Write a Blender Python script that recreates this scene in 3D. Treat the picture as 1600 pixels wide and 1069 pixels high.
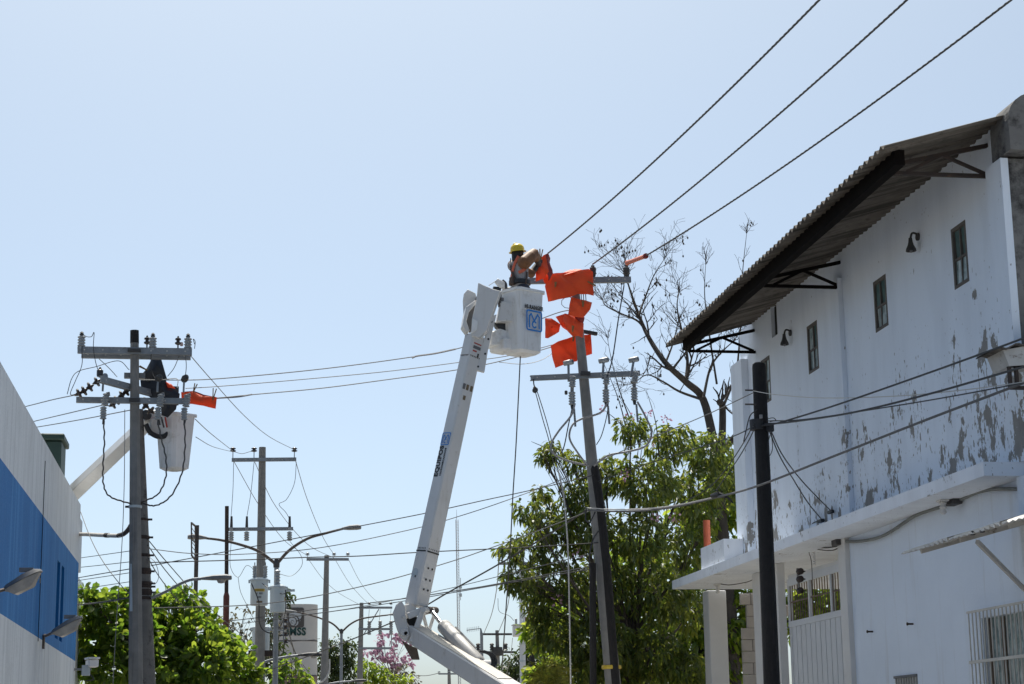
import bpy, bmesh, math, random
import numpy as np
from mathutils import Vector, Matrix

random.seed(11)
rng = np.random.default_rng(11)
scene = bpy.context.scene
for o in list(bpy.data.objects):
    bpy.data.objects.remove(o)
R = math.radians

# ------------------------------------------------------------------ camera
F, CX, CY, EYE = 2900.0, 800.0, 534.5, 1.6          # focal length in pixels of the 1600 x 1069 photograph
VPX, VPY, VVX = 345.0, 1178.0, 600.0                # vanishing point of the street, x of the vertical one
dY = Vector((VPX - CX, -(VPY - CY), -F))
dZ = Vector((VVX - CX, ((VVX - CX) * (VPX - CX) + F * F) / (VPY - CY), -F))
dY.normalize(); dZ.normalize(); dX = dY.cross(dZ)
RCW = Matrix((dX, dY, dZ))                          # camera to world
CAM = Vector((0, 0, EYE))
cam_data = bpy.data.cameras.new('camera')
cam_data.sensor_width = 36.0
cam_data.lens = 36.0 * F / 1600.0
cam_data.clip_end = 4000
cam_data.clip_start = 0.1
cam = bpy.data.objects.new('camera', cam_data)
scene.collection.objects.link(cam)
cam.matrix_world = Matrix.Translation(CAM) @ RCW.to_4x4()
scene.camera = cam

# ------------------------------------------------------------------ sky and sun
SUN_EL, SUN_AZ = 64.0, 1.0                         # azimuth measured from +Y (up the street) towards +X
world = bpy.data.worlds.new('World'); scene.world = world
world.use_nodes = True
wn = world.node_tree.nodes; wl = world.node_tree.links
wn.clear()
sky = wn.new('ShaderNodeTexSky'); sky.sky_type = 'NISHITA'
sky.sun_disc = False
sky.sun_elevation = R(SUN_EL); sky.sun_rotation = R(SUN_AZ)
sky.altitude = 0; sky.air_density = 0.42; sky.dust_density = 2.8; sky.ozone_density = 1.0
bg = wn.new('ShaderNodeBackground'); bg.inputs['Strength'].default_value = 0.15
wo = wn.new('ShaderNodeOutputWorld')
wb = wn.new('ShaderNodeMix'); wb.data_type = 'RGBA'; wb.blend_type = 'MULTIPLY'; wb.inputs[0].default_value = 1.0   # white balance
wb.inputs[7].default_value = (0.95, 1.06, 0.985, 1)
wl.new(sky.outputs[0], wb.inputs[6]); wl.new(wb.outputs[2], bg.inputs[0]); wl.new(bg.outputs[0], wo.inputs[0])
sd = bpy.data.lights.new('sun', 'SUN'); sd.energy = 4.4; sd.angle = R(0.53); sd.color = (1.0, 0.95, 0.87)
so = bpy.data.objects.new('sun', sd); scene.collection.objects.link(so)
sdir = Vector((math.sin(R(SUN_AZ)) * math.cos(R(SUN_EL)), math.cos(R(SUN_AZ)) * math.cos(R(SUN_EL)), math.sin(R(SUN_EL))))
so.rotation_euler = sdir.to_track_quat('Z', 'Y').to_euler(); so.location = sdir * 60
vs = scene.view_settings
vs.view_transform = 'Standard'; vs.look = 'None'; vs.gamma = 1.0; vs.use_curve_mapping = False
vs.exposure = 0.40
scene.cycles.max_bounces = 6; scene.cycles.transparent_max_bounces = 6
scene.cycles.use_adaptive_sampling = True

# ------------------------------------------------------------------ helpers
def P(px, py, X=None, Y=None, Z=None):
    """The point of the place seen at a pixel of the photograph, at a known X, Y or Z."""
    d = RCW @ Vector((px - CX, -(py - CY), -F))
    if X is not None: s = (X - CAM.x) / d.x
    elif Y is not None: s = (Y - CAM.y) / d.y
    else: s = (Z - CAM.z) / d.z
    return CAM + d * s

ORG = {}
LABELS = {}
def root_org(o):
    return ORG.get(o.name, Vector((0, 0, 0))) if o else Vector((0, 0, 0))

def tag(o, label=None, cat=None, group=None, kind=None):
    if label:
        o['label'] = label
        n = len(label.split())
        if not 4 <= n <= 16: print('LABEL LENGTH', n, label)
        if label in LABELS and not group: print('SAME LABEL', label)
        LABELS[label] = o.name
    if cat: o['category'] = cat
    if group: o['group'] = group
    if kind: o['kind'] = kind
    return o

def empty(name, loc, label=None, cat=None, group=None):
    o = bpy.data.objects.new(name, None); scene.collection.objects.link(o)
    o.location = loc; o.empty_display_size = 0.2
    ORG[o.name] = Vector(loc)
    return tag(o, label, cat, group)

class MB:
    def __init__(s): s.v = []; s.f = []; s.m = []
    def add(s, vs_, fs, mi=0):
        b = len(s.v); s.v.extend(Vector(v) for v in vs_)
        for f in fs: s.f.append([b + i for i in f]); s.m.append(mi)
    def box(s, c, size, rz=0.0, mi=0, mat=None):
        c = Vector(c); hx, hy, hz = size[0] / 2, size[1] / 2, size[2] / 2
        pts = [Vector((x, y, z)) for z in (-hz, hz) for x, y in ((-hx, -hy), (hx, -hy), (hx, hy), (-hx, hy))]
        M = mat if mat is not None else Matrix.Rotation(rz, 3, 'Z')
        s.add([c + M @ p for p in pts], [(3, 2, 1, 0), (4, 5, 6, 7), (0, 1, 5, 4), (1, 2, 6, 5), (2, 3, 7, 6), (3, 0, 4, 7)], mi)
        return s
    def span(s, a, b, mi=0):
        a = Vector(a); b = Vector(b)
        return s.box((a + b) / 2, [abs(b[i] - a[i]) for i in range(3)], mi=mi)
    def tube(s, pts, r, n=8, mi=0, cap=True, phase=0.0):
        pts = [Vector(p) for p in pts]; k = len(pts)
        rs = [r] * k if not hasattr(r, '__len__') else list(r)
        if len(rs) == 2 and k > 2: rs = [rs[0] + (rs[1] - rs[0]) * i / (k - 1) for i in range(k)]
        rings = []; u = None
        for i, p in enumerate(pts):
            d = (pts[min(i + 1, k - 1)] - pts[max(i - 1, 0)])
            if d.length < 1e-9: d = Vector((0, 0, 1))
            d.normalize()
            if u is None:
                u = Vector((0, -1, 0)) if abs(d.y) < 0.9 else Vector((1, 0, 0))
            u = (u - d * u.dot(d)); u.normalize(); w = d.cross(u)
            rings.append([p + (u * math.cos(2 * math.pi * (j + phase) / n) + w * math.sin(2 * math.pi * (j + phase) / n)) * rs[i] for j in range(n)])
        vs_ = [v for r_ in rings for v in r_]
        fs = [(i * n + j, i * n + (j + 1) % n, (i + 1) * n + (j + 1) % n, (i + 1) * n + j) for i in range(k - 1) for j in range(n)]
        if cap:
            fs.append(tuple(range(n - 1, -1, -1))); fs.append(tuple((k - 1) * n + j for j in range(n)))
        s.add(vs_, fs, mi); return s
    def beam(s, p0, p1, w0, h0, w1=None, h1=None, roll=0.0, mi=0, ref=(0, -1, 0)):
        """A four-sided bar; w lies along the direction nearest REF turned by roll, h across it."""
        p0 = Vector(p0); p1 = Vector(p1); w1 = w0 if w1 is None else w1; h1 = h0 if h1 is None else h1
        d = (p1 - p0).normalized(); u = Vector(ref); u = (u - d * u.dot(d)).normalized()
        u = Matrix.Rotation(roll, 3, d) @ u; w = d.cross(u)
        vs_ = []
        for p, a, b in ((p0, w0, h0), (p1, w1, h1)):
            for x, y in ((-1, -1), (1, -1), (1, 1), (-1, 1)):
                vs_.append(p + u * (x * a / 2) + w * (y * b / 2))
        s.add(vs_, [(3, 2, 1, 0), (4, 5, 6, 7), (0, 1, 5, 4), (1, 2, 6, 5), (2, 3, 7, 6), (3, 0, 4, 7)], mi); return s
    def prism(s, poly, vec, mi=0):
        poly = [Vector(p) for p in poly]; vec = Vector(vec); n = len(poly)
        s.add(poly + [p + vec for p in poly], [tuple(range(n - 1, -1, -1)), tuple(range(n, 2 * n))] +
              [(i, (i + 1) % n, n + (i + 1) % n, n + i) for i in range(n)], mi); return s
    def lathe(s, prof, org, axis=(0, 0, 1), n=12, mi=0):
        org = Vector(org); d = Vector(axis).normalized()
        u = Vector((1, 0, 0)) if abs(d.x) < 0.9 else Vector((0, 1, 0))
        u = (u - d * u.dot(d)).normalized(); w = d.cross(u); k = len(prof)
        vs_ = [org + d * h + (u * math.cos(2 * math.pi * j / n) + w * math.sin(2 * math.pi * j / n)) * max(r, 1e-4) for r, h in prof for j in range(n)]
        fs = [(i * n + j, i * n + (j + 1) % n, (i + 1) * n + (j + 1) % n, (i + 1) * n + j) for i in range(k - 1) for j in range(n)]
        fs.append(tuple(range(n - 1, -1, -1))); fs.append(tuple((k - 1) * n + j for j in range(n)))
        s.add(vs_, fs, mi); return s
    def quad(s, a, b, c, d, mi=0):
        s.add([a, b, c, d], [(0, 1, 2, 3)], mi); return s
    def build(s, name, mats, parent=None, smooth=False, bevel=0.0, fix=True):
        if not isinstance(mats, (list, tuple)): mats = [mats]
        if parent is not None: org = root_org(parent)
        else:
            lo = [min(v[i] for v in s.v) for i in range(3)]; hi = [max(v[i] for v in s.v) for i in range(3)]
            org = Vector(((lo[0] + hi[0]) / 2, (lo[1] + hi[1]) / 2, lo[2]))
        me = bpy.data.meshes.new(name)
        me.from_pydata([tuple(v - org) for v in s.v], [], s.f)
        for m in mats: me.materials.append(m)
        me.polygons.foreach_set('material_index', s.m)
        if fix or bevel:
            bm = bmesh.new(); bm.from_mesh(me)
            if fix: bmesh.ops.recalc_face_normals(bm, faces=bm.faces)
            if bevel:
                es = [e for e in bm.edges if len(e.link_faces) == 2 and e.calc_face_angle(0) > 0.6]
                bmesh.ops.bevel(bm, geom=es, offset=bevel, segments=1, affect='EDGES', clamp_overlap=True)
            bm.to_mesh(me); bm.free()
        if smooth:
            me.polygons.foreach_set('use_smooth', [True] * len(me.polygons))
            me.set_sharp_from_angle(angle=R(40))
        return link(name, me, org, parent)

def link(name, me, org, parent):
    o = bpy.data.objects.new(name, me); scene.collection.objects.link(o)
    if parent is not None:
        o.parent = parent; ORG[o.name] = Vector(org)
    else:
        o.location = org; ORG[o.name] = Vector(org)
    return o

def smoothpath(pts, sub=8):
    """Catmull-Rom through the points."""
    pts = [Vector(p) for p in pts]; out = []
    q = [pts[0] * 2 - pts[1]] + pts + [pts[-1] * 2 - pts[-2]]
    for i in range(1, len(q) - 2):
        a, b, c, d = q[i - 1], q[i], q[i + 1], q[i + 2]
        for j in range(sub):
            t = j / sub
            out.append(0.5 * ((2 * b) + (c - a) * t + (2 * a - 5 * b + 4 * c - d) * t * t + (3 * b - a - 3 * c + d) * t ** 3))
    out.append(pts[-1]); return out

# ------------------------------------------------------------------ materials
def mat(name, col, rough=0.6, col2=None, scale=4.0, amount=0.5, metal=0.0, bump=0.0, bscale=None, streak=None, dirt=None, detail=5.0, spec=0.5):
    """Principled surface: two colours mixed by noise, optional vertical streaks (world space) and dirt patches."""
    m = bpy.data.materials.new(name); m.use_nodes = True
    nt = m.node_tree; n = nt.nodes; l = nt.links
    b = n['Principled BSDF']; b.inputs['Roughness'].default_value = rough; b.inputs['Metallic'].default_value = metal
    b.inputs['Specular IOR Level'].default_value = spec
    geo = n.new('ShaderNodeNewGeometry')
    def noise(sc, vec=None, det=detail, rg=0.6):
        t = n.new('ShaderNodeTexNoise'); t.inputs['Scale'].default_value = sc; t.inputs['Detail'].default_value = det; t.inputs['Roughness'].default_value = rg
        l.new(vec or geo.outputs['Position'], t.inputs['Vector']); return t
    def ramp(src, lo, hi):
        r = n.new('ShaderNodeMapRange'); r.inputs['From Min'].default_value = lo; r.inputs['From Max'].default_value = hi
        l.new(src, r.inputs['Value']); return r.outputs[0]
    def mix(fac, a, c):
        x = n.new('ShaderNodeMix'); x.data_type = 'RGBA'
        if isinstance(fac, float): x.inputs[0].default_value = fac
        else: l.new(fac, x.inputs[0])
        for k, val in ((6, a), (7, c)):
            if isinstance(val, tuple): x.inputs[k].default_value = (*val, 1)
            else: l.new(val, x.inputs[k])
        return x.outputs[2]
    c2 = col2 or tuple(c * 0.75 for c in col)
    t = noise(scale)
    out = mix(ramp(t.outputs[0], 0.5 - 0.35 * (1.2 - amount) , 0.5 + 0.35 * (1.2 - amount)), col, c2)
    if streak:
        mp = n.new('ShaderNodeMapping'); mp.inputs['Scale'].default_value = streak.get('scale', (9, 9, 0.5))
        l.new(geo.outputs['Position'], mp.inputs['Vector'])
        t2 = noise(1.0, mp.outputs[0], 6.0, 0.65)
        out = mix(ramp(t2.outputs[0], streak.get('lo', 0.52), streak.get('hi', 0.75)), out, streak['col'])
    if dirt:
        t3 = noise(dirt.get('scale', 3.0), None, 8.0, 0.7)
        out = mix(ramp(t3.outputs[0], dirt.get('lo', 0.58), dirt.get('hi', 0.66)), out, dirt['col'])
    l.new(out, b.inputs['Base Color'])
    if bump:
        t4 = noise(bscale or scale * 6)
        bp = n.new('ShaderNodeBump'); bp.inputs['Strength'].default_value = bump; bp.inputs['Distance'].default_value = 0.02
        l.new(t4.outputs[0], bp.inputs['Height']); l.new(bp.outputs[0], b.inputs['Normal'])
    return m

def leaf_mat(name, c1, c2, tr1, tr2, tw=0.5, rough=0.45):
    m = bpy.data.materials.new(name); m.use_nodes = True
    nt = m.node_tree; n = nt.nodes; l = nt.links
    b = n['Principled BSDF']; b.inputs['Roughness'].default_value = rough
    geo = n.new('ShaderNodeNewGeometry')
    def mx(a, c):
        x = n.new('ShaderNodeMix'); x.data_type = 'RGBA'; l.new(geo.outputs['Random Per Island'], x.inputs[0])
        x.inputs[6].default_value = (*a, 1); x.inputs[7].default_value = (*c, 1); return x.outputs[2]
    l.new(mx(c1, c2), b.inputs['Base Color'])
    t = n.new('ShaderNodeBsdfTranslucent'); l.new(mx(tr1, tr2), t.inputs['Color'])
    ms = n.new('ShaderNodeMixShader'); ms.inputs[0].default_value = tw
    l.new(b.outputs[0], ms.inputs[1]); l.new(t.outputs[0], ms.inputs[2])
    l.new(ms.outputs[0], n['Material Output'].inputs['Surface'])
    return m

def peel_mat(name, paint, paint2, bare, zlo, zhi, strength):
    """Old limewash flaking off in upright patches, more of it low on the wall and towards its weathered end."""
    m = bpy.data.materials.new(name); m.use_nodes = True
    nt = m.node_tree; n = nt.nodes; l = nt.links
    b = n['Principled BSDF']; b.inputs['Roughness'].default_value = 0.85; b.inputs['Specular IOR Level'].default_value = 0.2
    geo = n.new('ShaderNodeNewGeometry')
    sep = n.new('ShaderNodeSeparateXYZ'); l.new(geo.outputs['Position'], sep.inputs[0])
    def mapped(sc):
        mp = n.new('ShaderNodeMapping'); mp.inputs['Scale'].default_value = sc; l.new(geo.outputs['Position'], mp.inputs['Vector']); return mp.outputs[0]
    def noise(vec, sc, det, rg=0.6):
        t = n.new('ShaderNodeTexNoise'); t.inputs['Scale'].default_value = sc; t.inputs['Detail'].default_value = det; t.inputs['Roughness'].default_value = rg
        l.new(vec, t.inputs['Vector']); return t.outputs[0]
    def math_(op, a, c):
        x = n.new('ShaderNodeMath'); x.operation = op
        for k, v in ((0, a), (1, c)):
            if isinstance(v, (int, float)): x.inputs[k].default_value = v
            else: l.new(v, x.inputs[k])
        return x.outputs[0]
    def rng_(src, a, c, d=0.0, e=1.0):
        r = n.new('ShaderNodeMapRange'); r.inputs['From Min'].default_value = a; r.inputs['From Max'].default_value = c
        r.inputs['To Min'].default_value = d; r.inputs['To Max'].default_value = e; l.new(src, r.inputs['Value']); return r.outputs[0]
    big = noise(mapped((1.3, 1.3, 0.75)), 1.0, 3.0)
    flake = noise(mapped((5.2, 5.2, 3.4)), 1.0, 7.0, 0.6)
    chips = noise(mapped((26, 26, 9)), 1.0, 3.0, 0.5)
    low = rng_(sep.outputs[2], zlo, zhi, 0.125 * strength, -0.025)
    near = rng_(sep.outputs[1], 19.0, 27.0, 0.045 * strength, 0.0)
    bias = math_('ADD', low, near)
    patch = rng_(math_('ADD', math_('ADD', math_('MULTIPLY', big, 0.42), math_('MULTIPLY', flake, 0.58)), bias), 0.655, 0.668)
    chip = rng_(math_('ADD', math_('ADD', math_('MULTIPLY', chips, 0.7), math_('MULTIPLY', big, 0.3)), math_('MULTIPLY', bias, 0.55)), 0.655, 0.67)
    mask = math_('MAXIMUM', patch, chip)
    soil = noise(mapped((2.2, 2.2, 0.5)), 1.0, 6.0)
    def mix(fac, a, c):
        x = n.new('ShaderNodeMix'); x.data_type = 'RGBA'; l.new(fac, x.inputs[0])
        for k, val in ((6, a), (7, c)):
            if isinstance(val, tuple): x.inputs[k].default_value = (*val, 1)
            else: l.new(val, x.inputs[k])
        return x.outputs[2]
    pc = mix(rng_(soil, 0.42, 0.7), paint, paint2)
    bc = mix(noise(mapped((9, 9, 6)), 1.0, 4.0), bare, tuple(c * 0.62 for c in bare))
    l.new(mix(mask, pc, bc), b.inputs['Base Color'])
    bp = n.new('ShaderNodeBump'); bp.inputs['Strength'].default_value = 0.5; bp.inputs['Distance'].default_value = 0.01
    l.new(math_('SUBTRACT', math_('MULTIPLY', noise(mapped((30, 30, 30)), 1.0, 3.0), 0.25), mask), bp.inputs['Height']); l.new(bp.outputs[0], b.inputs['Normal'])
    return m

M = {}
M['asphalt'] = mat('asphalt', (.085, .083, .082), .9, (.065, .064, .064), 3, bump=.4)
M['pavement'] = mat('pavement_concrete', (.30, .285, .26), .9, (.24, .23, .21), 2, bump=.3)
M['earth'] = mat('pale_limestone_earth', (.29, .26, .215), .95, (.22, .195, .155), .6)
M['kerb'] = mat('kerb_concrete', (.42, .40, .36), .9)
M['concrete'] = mat('pole_concrete', (.27, .262, .248), .9, (.19, .185, .175), 5, streak=dict(col=(.09, .088, .084), scale=(14, 14, .7), lo=.55, hi=.8), bump=.35, bscale=40)
M['concrete_old'] = mat('weathered_concrete', (.22, .21, .195), .95, (.145, .14, .13), 6, dirt=dict(col=(.06, .056, .053), scale=5, lo=.55, hi=.7), bump=.5, bscale=35)
M['steel'] = mat('galvanised_steel', (.29, .31, .33), .55, (.20, .215, .23), 7, metal=.35, dirt=dict(col=(.16, .13, .11), scale=9, lo=.62, hi=.75))
M['dark_steel'] = mat('dark_steel', (.06, .06, .062), .6, (.04, .036, .034), 8)
M['rust'] = mat('rusty_steel', (.055, .036, .028), .85, (.03, .024, .022), 9, dirt=dict(col=(.17, .09, .05), scale=8, lo=.6, hi=.72))
M['redbrown'] = mat('red_brown_paint', (.16, .045, .03), .7, (.09, .03, .022), 5, dirt=dict(col=(.06, .03, .022), scale=7))
M['redpipe'] = mat('orange_red_pipe', (.42, .09, .03), .6, (.3, .06, .025), 5)
M['porcelain'] = mat('grey_porcelain', (.34, .36, .37), .35, (.27, .285, .295), 6)
M['darkporc'] = mat('dark_porcelain', (.045, .03, .027), .25, (.03, .022, .02), 9)
M['wire'] = mat('aluminium_wire', (.17, .17, .17), .55, (.12, .12, .12), 30, metal=.3)
M['conductor'] = mat('weathered_conductor', (.07, .07, .07), .6, (.045, .045, .045), 30)
M['blackwire'] = mat('black_wire', (.022, .022, .024), .6, (.035, .035, .037), 20)
M['palewire'] = mat('pale_cable', (.55, .53, .5), .6, (.45, .44, .42), 12)
M['cable'] = mat('weathered_cable', (.12, .105, .095), .7, (.06, .055, .05), 18)
M['graycable'] = mat('grey_cable', (.33, .32, .32), .6, (.24, .235, .235), 14)
M['bundle'] = mat('cable_bundle', (.13, .13, .135), .6, (.08, .08, .085), 10)
M['rope'] = mat('rope', (.12, .11, .1), .9, (.07, .065, .06), 30)
M['black'] = mat('black_rubber', (.014, .015, .017), .45, (.022, .023, .026), 6)
M['tar'] = mat('tarred_pole', (.011, .010, .010), .85, (.02, .018, .018), 8, bump=.6, bscale=30, streak=dict(col=(.035, .033, .033), scale=(30, 30, 1.5), lo=.55, hi=.75))
M['navy'] = mat('black_blanket', (.012, .015, .023), .4, (.02, .023, .03), 4)
M['orange'] = mat('orange_rubber', (.92, .135, .035), .5, (.80, .095, .026), 3, spec=.4, dirt=dict(col=(.62, .045, .016), scale=5, lo=.6, hi=.8))
def add_translucent(m, col, w):
    nt = m.node_tree; b = nt.nodes['Principled BSDF']; t = nt.nodes.new('ShaderNodeBsdfTranslucent'); t.inputs['Color'].default_value = (*col, 1)
    x = nt.nodes.new('ShaderNodeMixShader'); x.inputs[0].default_value = w
    nt.links.new(b.outputs[0], x.inputs[1]); nt.links.new(t.outputs[0], x.inputs[2]); nt.links.new(x.outputs[0], nt.nodes['Material Output'].inputs['Surface'])
add_translucent(M['orange'], (.95, .17, .045), .30)
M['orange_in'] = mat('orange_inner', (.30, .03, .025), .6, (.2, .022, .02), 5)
M['peg'] = mat('wooden_peg', (.30, .19, .07), .8, (.2, .12, .05), 20)
M['white'] = mat('white_gelcoat', (.86, .855, .84), .4, (.76, .75, .73), 3, dirt=dict(col=(.46, .42, .36), scale=6, lo=.56, hi=.80), streak=dict(col=(.60, .57, .52), scale=(14, 14, 1.5), lo=.55, hi=.8))
M['boomwhite'] = mat('boom_paint', (.72, .71, .695), .4, (.64, .63, .61), 2.5, dirt=dict(col=(.42, .385, .33), scale=7, lo=.60, hi=.78), streak=dict(col=(.58, .555, .51), scale=(10, 10, 1.2), lo=.56, hi=.8))
M['dirtywhite'] = mat('dirty_boom_top', (.62, .58, .52), .6, (.47, .43, .37), 4)
M['cylgrey'] = mat('cylinder_paint', (.47, .455, .43), .5, (.42, .405, .38), 5)
M['fgrey'] = mat('grey_rubber_liner', (.16, .16, .165), .6, (.11, .11, .115), 5)
M['ink'] = mat('black_ink', (.015, .015, .016), .5, (.02, .02, .02), 3)
M['blueink'] = mat('blue_ink', (.02, .21, .60), .5, (.025, .23, .62), 3)
M['redink'] = mat('red_ink', (.5, .07, .05), .5)
M['yellow'] = mat('yellow_paint', (.62, .44, .04), .5, (.55, .38, .03), 5)
M['brownmark'] = mat('worn_sticker', (.22, .16, .09), .7, (.14, .1, .06), 20)
M['chrome'] = mat('chrome_rod', (.65, .68, .72), .15, (.6, .63, .67), 3, metal=1.0)
M['tank'] = mat('transformer_paint', (.50, .56, .59), .45, (.44, .5, .53), 3, dirt=dict(col=(.35, .37, .37), scale=6, lo=.62, hi=.75))
M['lampgrey'] = mat('lamp_housing', (.22, .22, .22), .5, (.16, .16, .16), 8)
M['lens'] = mat('lamp_lens', (.40, .39, .37), .25, (.28, .27, .26), 14)
M['lamparm'] = mat('brown_lamp_arm', (.11, .085, .07), .7, (.07, .055, .048), 7)
M['wallwhite'] = mat('left_wall_white', (.74, .77, .80), .9, (.66, .69, .72), .9, streak=dict(col=(.50, .525, .555), scale=(5, 5, .25), lo=.47, hi=.72), dirt=dict(col=(.56, .58, .60), scale=1.6, lo=.56, hi=.75), bump=.3, bscale=22, spec=.2)
M['wallblue'] = mat('left_wall_blue', (.022, .19, .50), .85, (.016, .145, .40), .8, streak=dict(col=(.055, .26, .58), scale=(6, 6, .22), lo=.5, hi=.72), bump=.3, bscale=22, spec=.25)
M['joint'] = mat('dark_joint', (.03, .035, .045), .9)
M['slotblue'] = mat('deep_blue_glass', (.012, .04, .10), .25, (.01, .035, .085), 2)
M['green'] = mat('dark_green_tank', (.022, .05, .04), .6, (.03, .06, .045), 3)
M['peel'] = peel_mat('peeling_limewash', (.77, .83, .91), (.70, .755, .83), (.33, .315, .295), 4.6, 7.0, 1.0)
M['peel_ledge'] = peel_mat('worn_ledge_paint', (.79, .83, .89), (.70, .735, .79), (.36, .345, .33), 3.9, 5.2, .45)
M['limewash'] = mat('limewash', (.75, .82, .91), .9, (.69, .755, .84), 1.2, streak=dict(col=(.55, .565, .58), scale=(4, 4, .35), lo=.55, hi=.85), bump=.2, bscale=25, spec=.2)
M['column'] = mat('column_paint', (.72, .71, .69), .85, (.63, .62, .60), 2, dirt=dict(col=(.5, .48, .46), scale=4, lo=.64, hi=.74), spec=.2)
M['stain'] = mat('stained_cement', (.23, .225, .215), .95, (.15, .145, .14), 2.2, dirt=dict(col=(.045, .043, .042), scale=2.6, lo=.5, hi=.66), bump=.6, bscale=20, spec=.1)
M['block'] = mat('cement_block', (.50, .465, .43), .95, (.42, .39, .36), 6, bump=.6, bscale=40, spec=.1)
M['mortar'] = mat('mortar', (.25, .235, .22), .95)
M['roof'] = mat('fibre_cement_sheet', (.19, .168, .145), .9, (.11, .098, .084), 3.5, streak=dict(col=(.065, .058, .05), scale=(.45, 15, .45), lo=.45, hi=.62), dirt=dict(col=(.05, .045, .04), scale=5, lo=.55, hi=.72), bump=.3, spec=.15)  # dark streaks along the ridges stand in for shading of the corrugations
M['beam'] = mat('dark_beam', (.006, .005, .005), .95, (.010, .008, .007), 6, spec=.08)
M['frame'] = mat('window_frame_wood', (.13, .115, .10), .8, (.09, .08, .07), 12)
M['glass'] = mat('green_window_glass', (.12, .185, .175), .25, (.075, .125, .12), 6)
M['curtain'] = mat('pale_streaked_glass', (.34, .42, .41), .3, (.12, .17, .165), 9, amount=.9, streak=dict(col=(.55, .6, .58), scale=(22, 22, 2.0), lo=.5, hi=.62))
M['dark'] = mat('dark_interior', (.02, .02, .02), .9)
M['gatepaint'] = mat('gate_paint', (.66, .675, .69), .6, (.58, .59, .6), 3, dirt=dict(col=(.42, .36, .3), scale=7, lo=.66, hi=.76))
M['gaterust'] = mat('rusty_bars', (.20, .15, .11), .8, (.12, .085, .06), 15)
M['grille'] = mat('grille_paint', (.60, .585, .54), .6, (.48, .46, .42), 9, dirt=dict(col=(.25, .18, .12), scale=12, lo=.62, hi=.72))
M['tinwhite'] = mat('old_white_tin', (.55, .54, .52), .6, (.42, .4, .37), 6, dirt=dict(col=(.16, .12, .09), scale=9, lo=.58, hi=.68))
M['conduit'] = mat('conduit', (.21, .225, .215), .6, (.15, .16, .155), 8)
M['bark'] = mat('bark', (.075, .062, .052), .95, (.045, .038, .033), 10, bump=.6, bscale=30)
M['twig'] = mat('grey_twig', (.06, .05, .045), .9, (.04, .035, .032), 10)
M['cream'] = mat('cream_render', (.60, .575, .545), .9, (.54, .52, .49), .5, spec=.2)
M['terracotta'] = mat('terracotta_plinth', (.30, .20, .165), .9)
M['logogrey'] = mat('logo_grey', (.10, .09, .085), .7)
M['logogreen'] = mat('logo_green', (.012, .06, .05), .6)
M['logolight'] = mat('logo_light', (.55, .58, .60), .6)
M['shirt'] = mat('grey_shirt', (.40, .385, .39), .9, (.32, .31, .315), 14, bump=.5, bscale=18)
M['sleeve'] = mat('tan_rubber_sleeve', (.22, .095, .035), .6, (.17, .07, .026), 8)
M['glove'] = mat('dark_glove', (.025, .02, .02), .6, (.04, .03, .03), 14)
M['skin'] = mat('skin', (.16, .08, .05), .6, (.13, .065, .042), 12)
M['trousers'] = mat('dark_trousers', (.05, .055, .075), .9)
M['hair'] = mat('black_hair', (.012, .01, .01), .6)
M['helmet'] = mat('yellow_helmet', (.75, .55, .03), .3, (.70, .50, .025), 3)
M['strap'] = mat('harness_strap', (.10, .06, .045), .8, (.05, .04, .035), 12)
M['orstrap'] = mat('orange_strap', (.75, .16, .08), .7)
M['truckglass'] = mat('truck_glass', (.03, .035, .04), .1)
M['tyre'] = mat('tyre', (.02, .02, .02), .85)
M['masts'] = mat('mast_paint', (.42, .42, .43), .6, (.36, .36, .37), 1)
M['leaf_dark'] = leaf_mat('dark_leaf', (.036, .065, .018), (.075, .10, .024), (.12, .20, .025), (.36, .38, .05), .45)
M['leaf_mid'] = leaf_mat('mid_leaf', (.05, .095, .02), (.09, .14, .025), (.24, .40, .03), (.50, .56, .06), .55)
M['leaf_almond'] = leaf_mat('almond_leaf', (.04, .085, .016), (.08, .125, .022), (.17, .33, .025), (.46, .56, .055), .52)
M['leaf_far'] = leaf_mat('far_leaf', (.03, .05, .018), (.05, .075, .022), (.06, .10, .02), (.12, .16, .03), .35)
M['leaf_pale'] = leaf_mat('dry_leaf', (.10, .095, .06), (.15, .13, .085), (.14, .13, .07), (.2, .18, .1), .35)
M['leaf_pink'] = leaf_mat('pink_blossom', (.40, .22, .31), (.52, .34, .42), (.38, .2, .3), (.46, .28, .38), .4, .7)
M['leaf_palm'] = leaf_mat('palm_leaf', (.10, .12, .02), (.2, .19, .03), (.25, .28, .03), (.4, .36, .05), .5)

# ------------------------------------------------------------------ setting: ground, road, pavements
def structure(o, name=None):
    o['kind'] = 'structure'; return o
g = MB(); g.quad((-900, -300, -.13), (900, -300, -.13), (900, 2400, -.13), (-900, 2400, -.13)); structure(g.build('ground', M['earth'], fix=False))
g = MB(); g.span((-.9, -40, -.12), (5.75, 600, 0)); structure(g.build('road', M['asphalt']))
for nm, a, b in (('pavement_left', -2.55, -1.05), ('pavement_right', 5.9, 8.45)):
    g = MB(); g.span((a, -40, -.12), (b, 300, .14)); structure(g.build(nm, M['pavement']))
for nm, a in (('kerb_left', -1.05), ('kerb_right', 5.75)):
    g = MB(); g.span((a + .003, -40, -.12), (a + .147, 300, .15)); structure(g.build(nm, M['kerb']))

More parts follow.
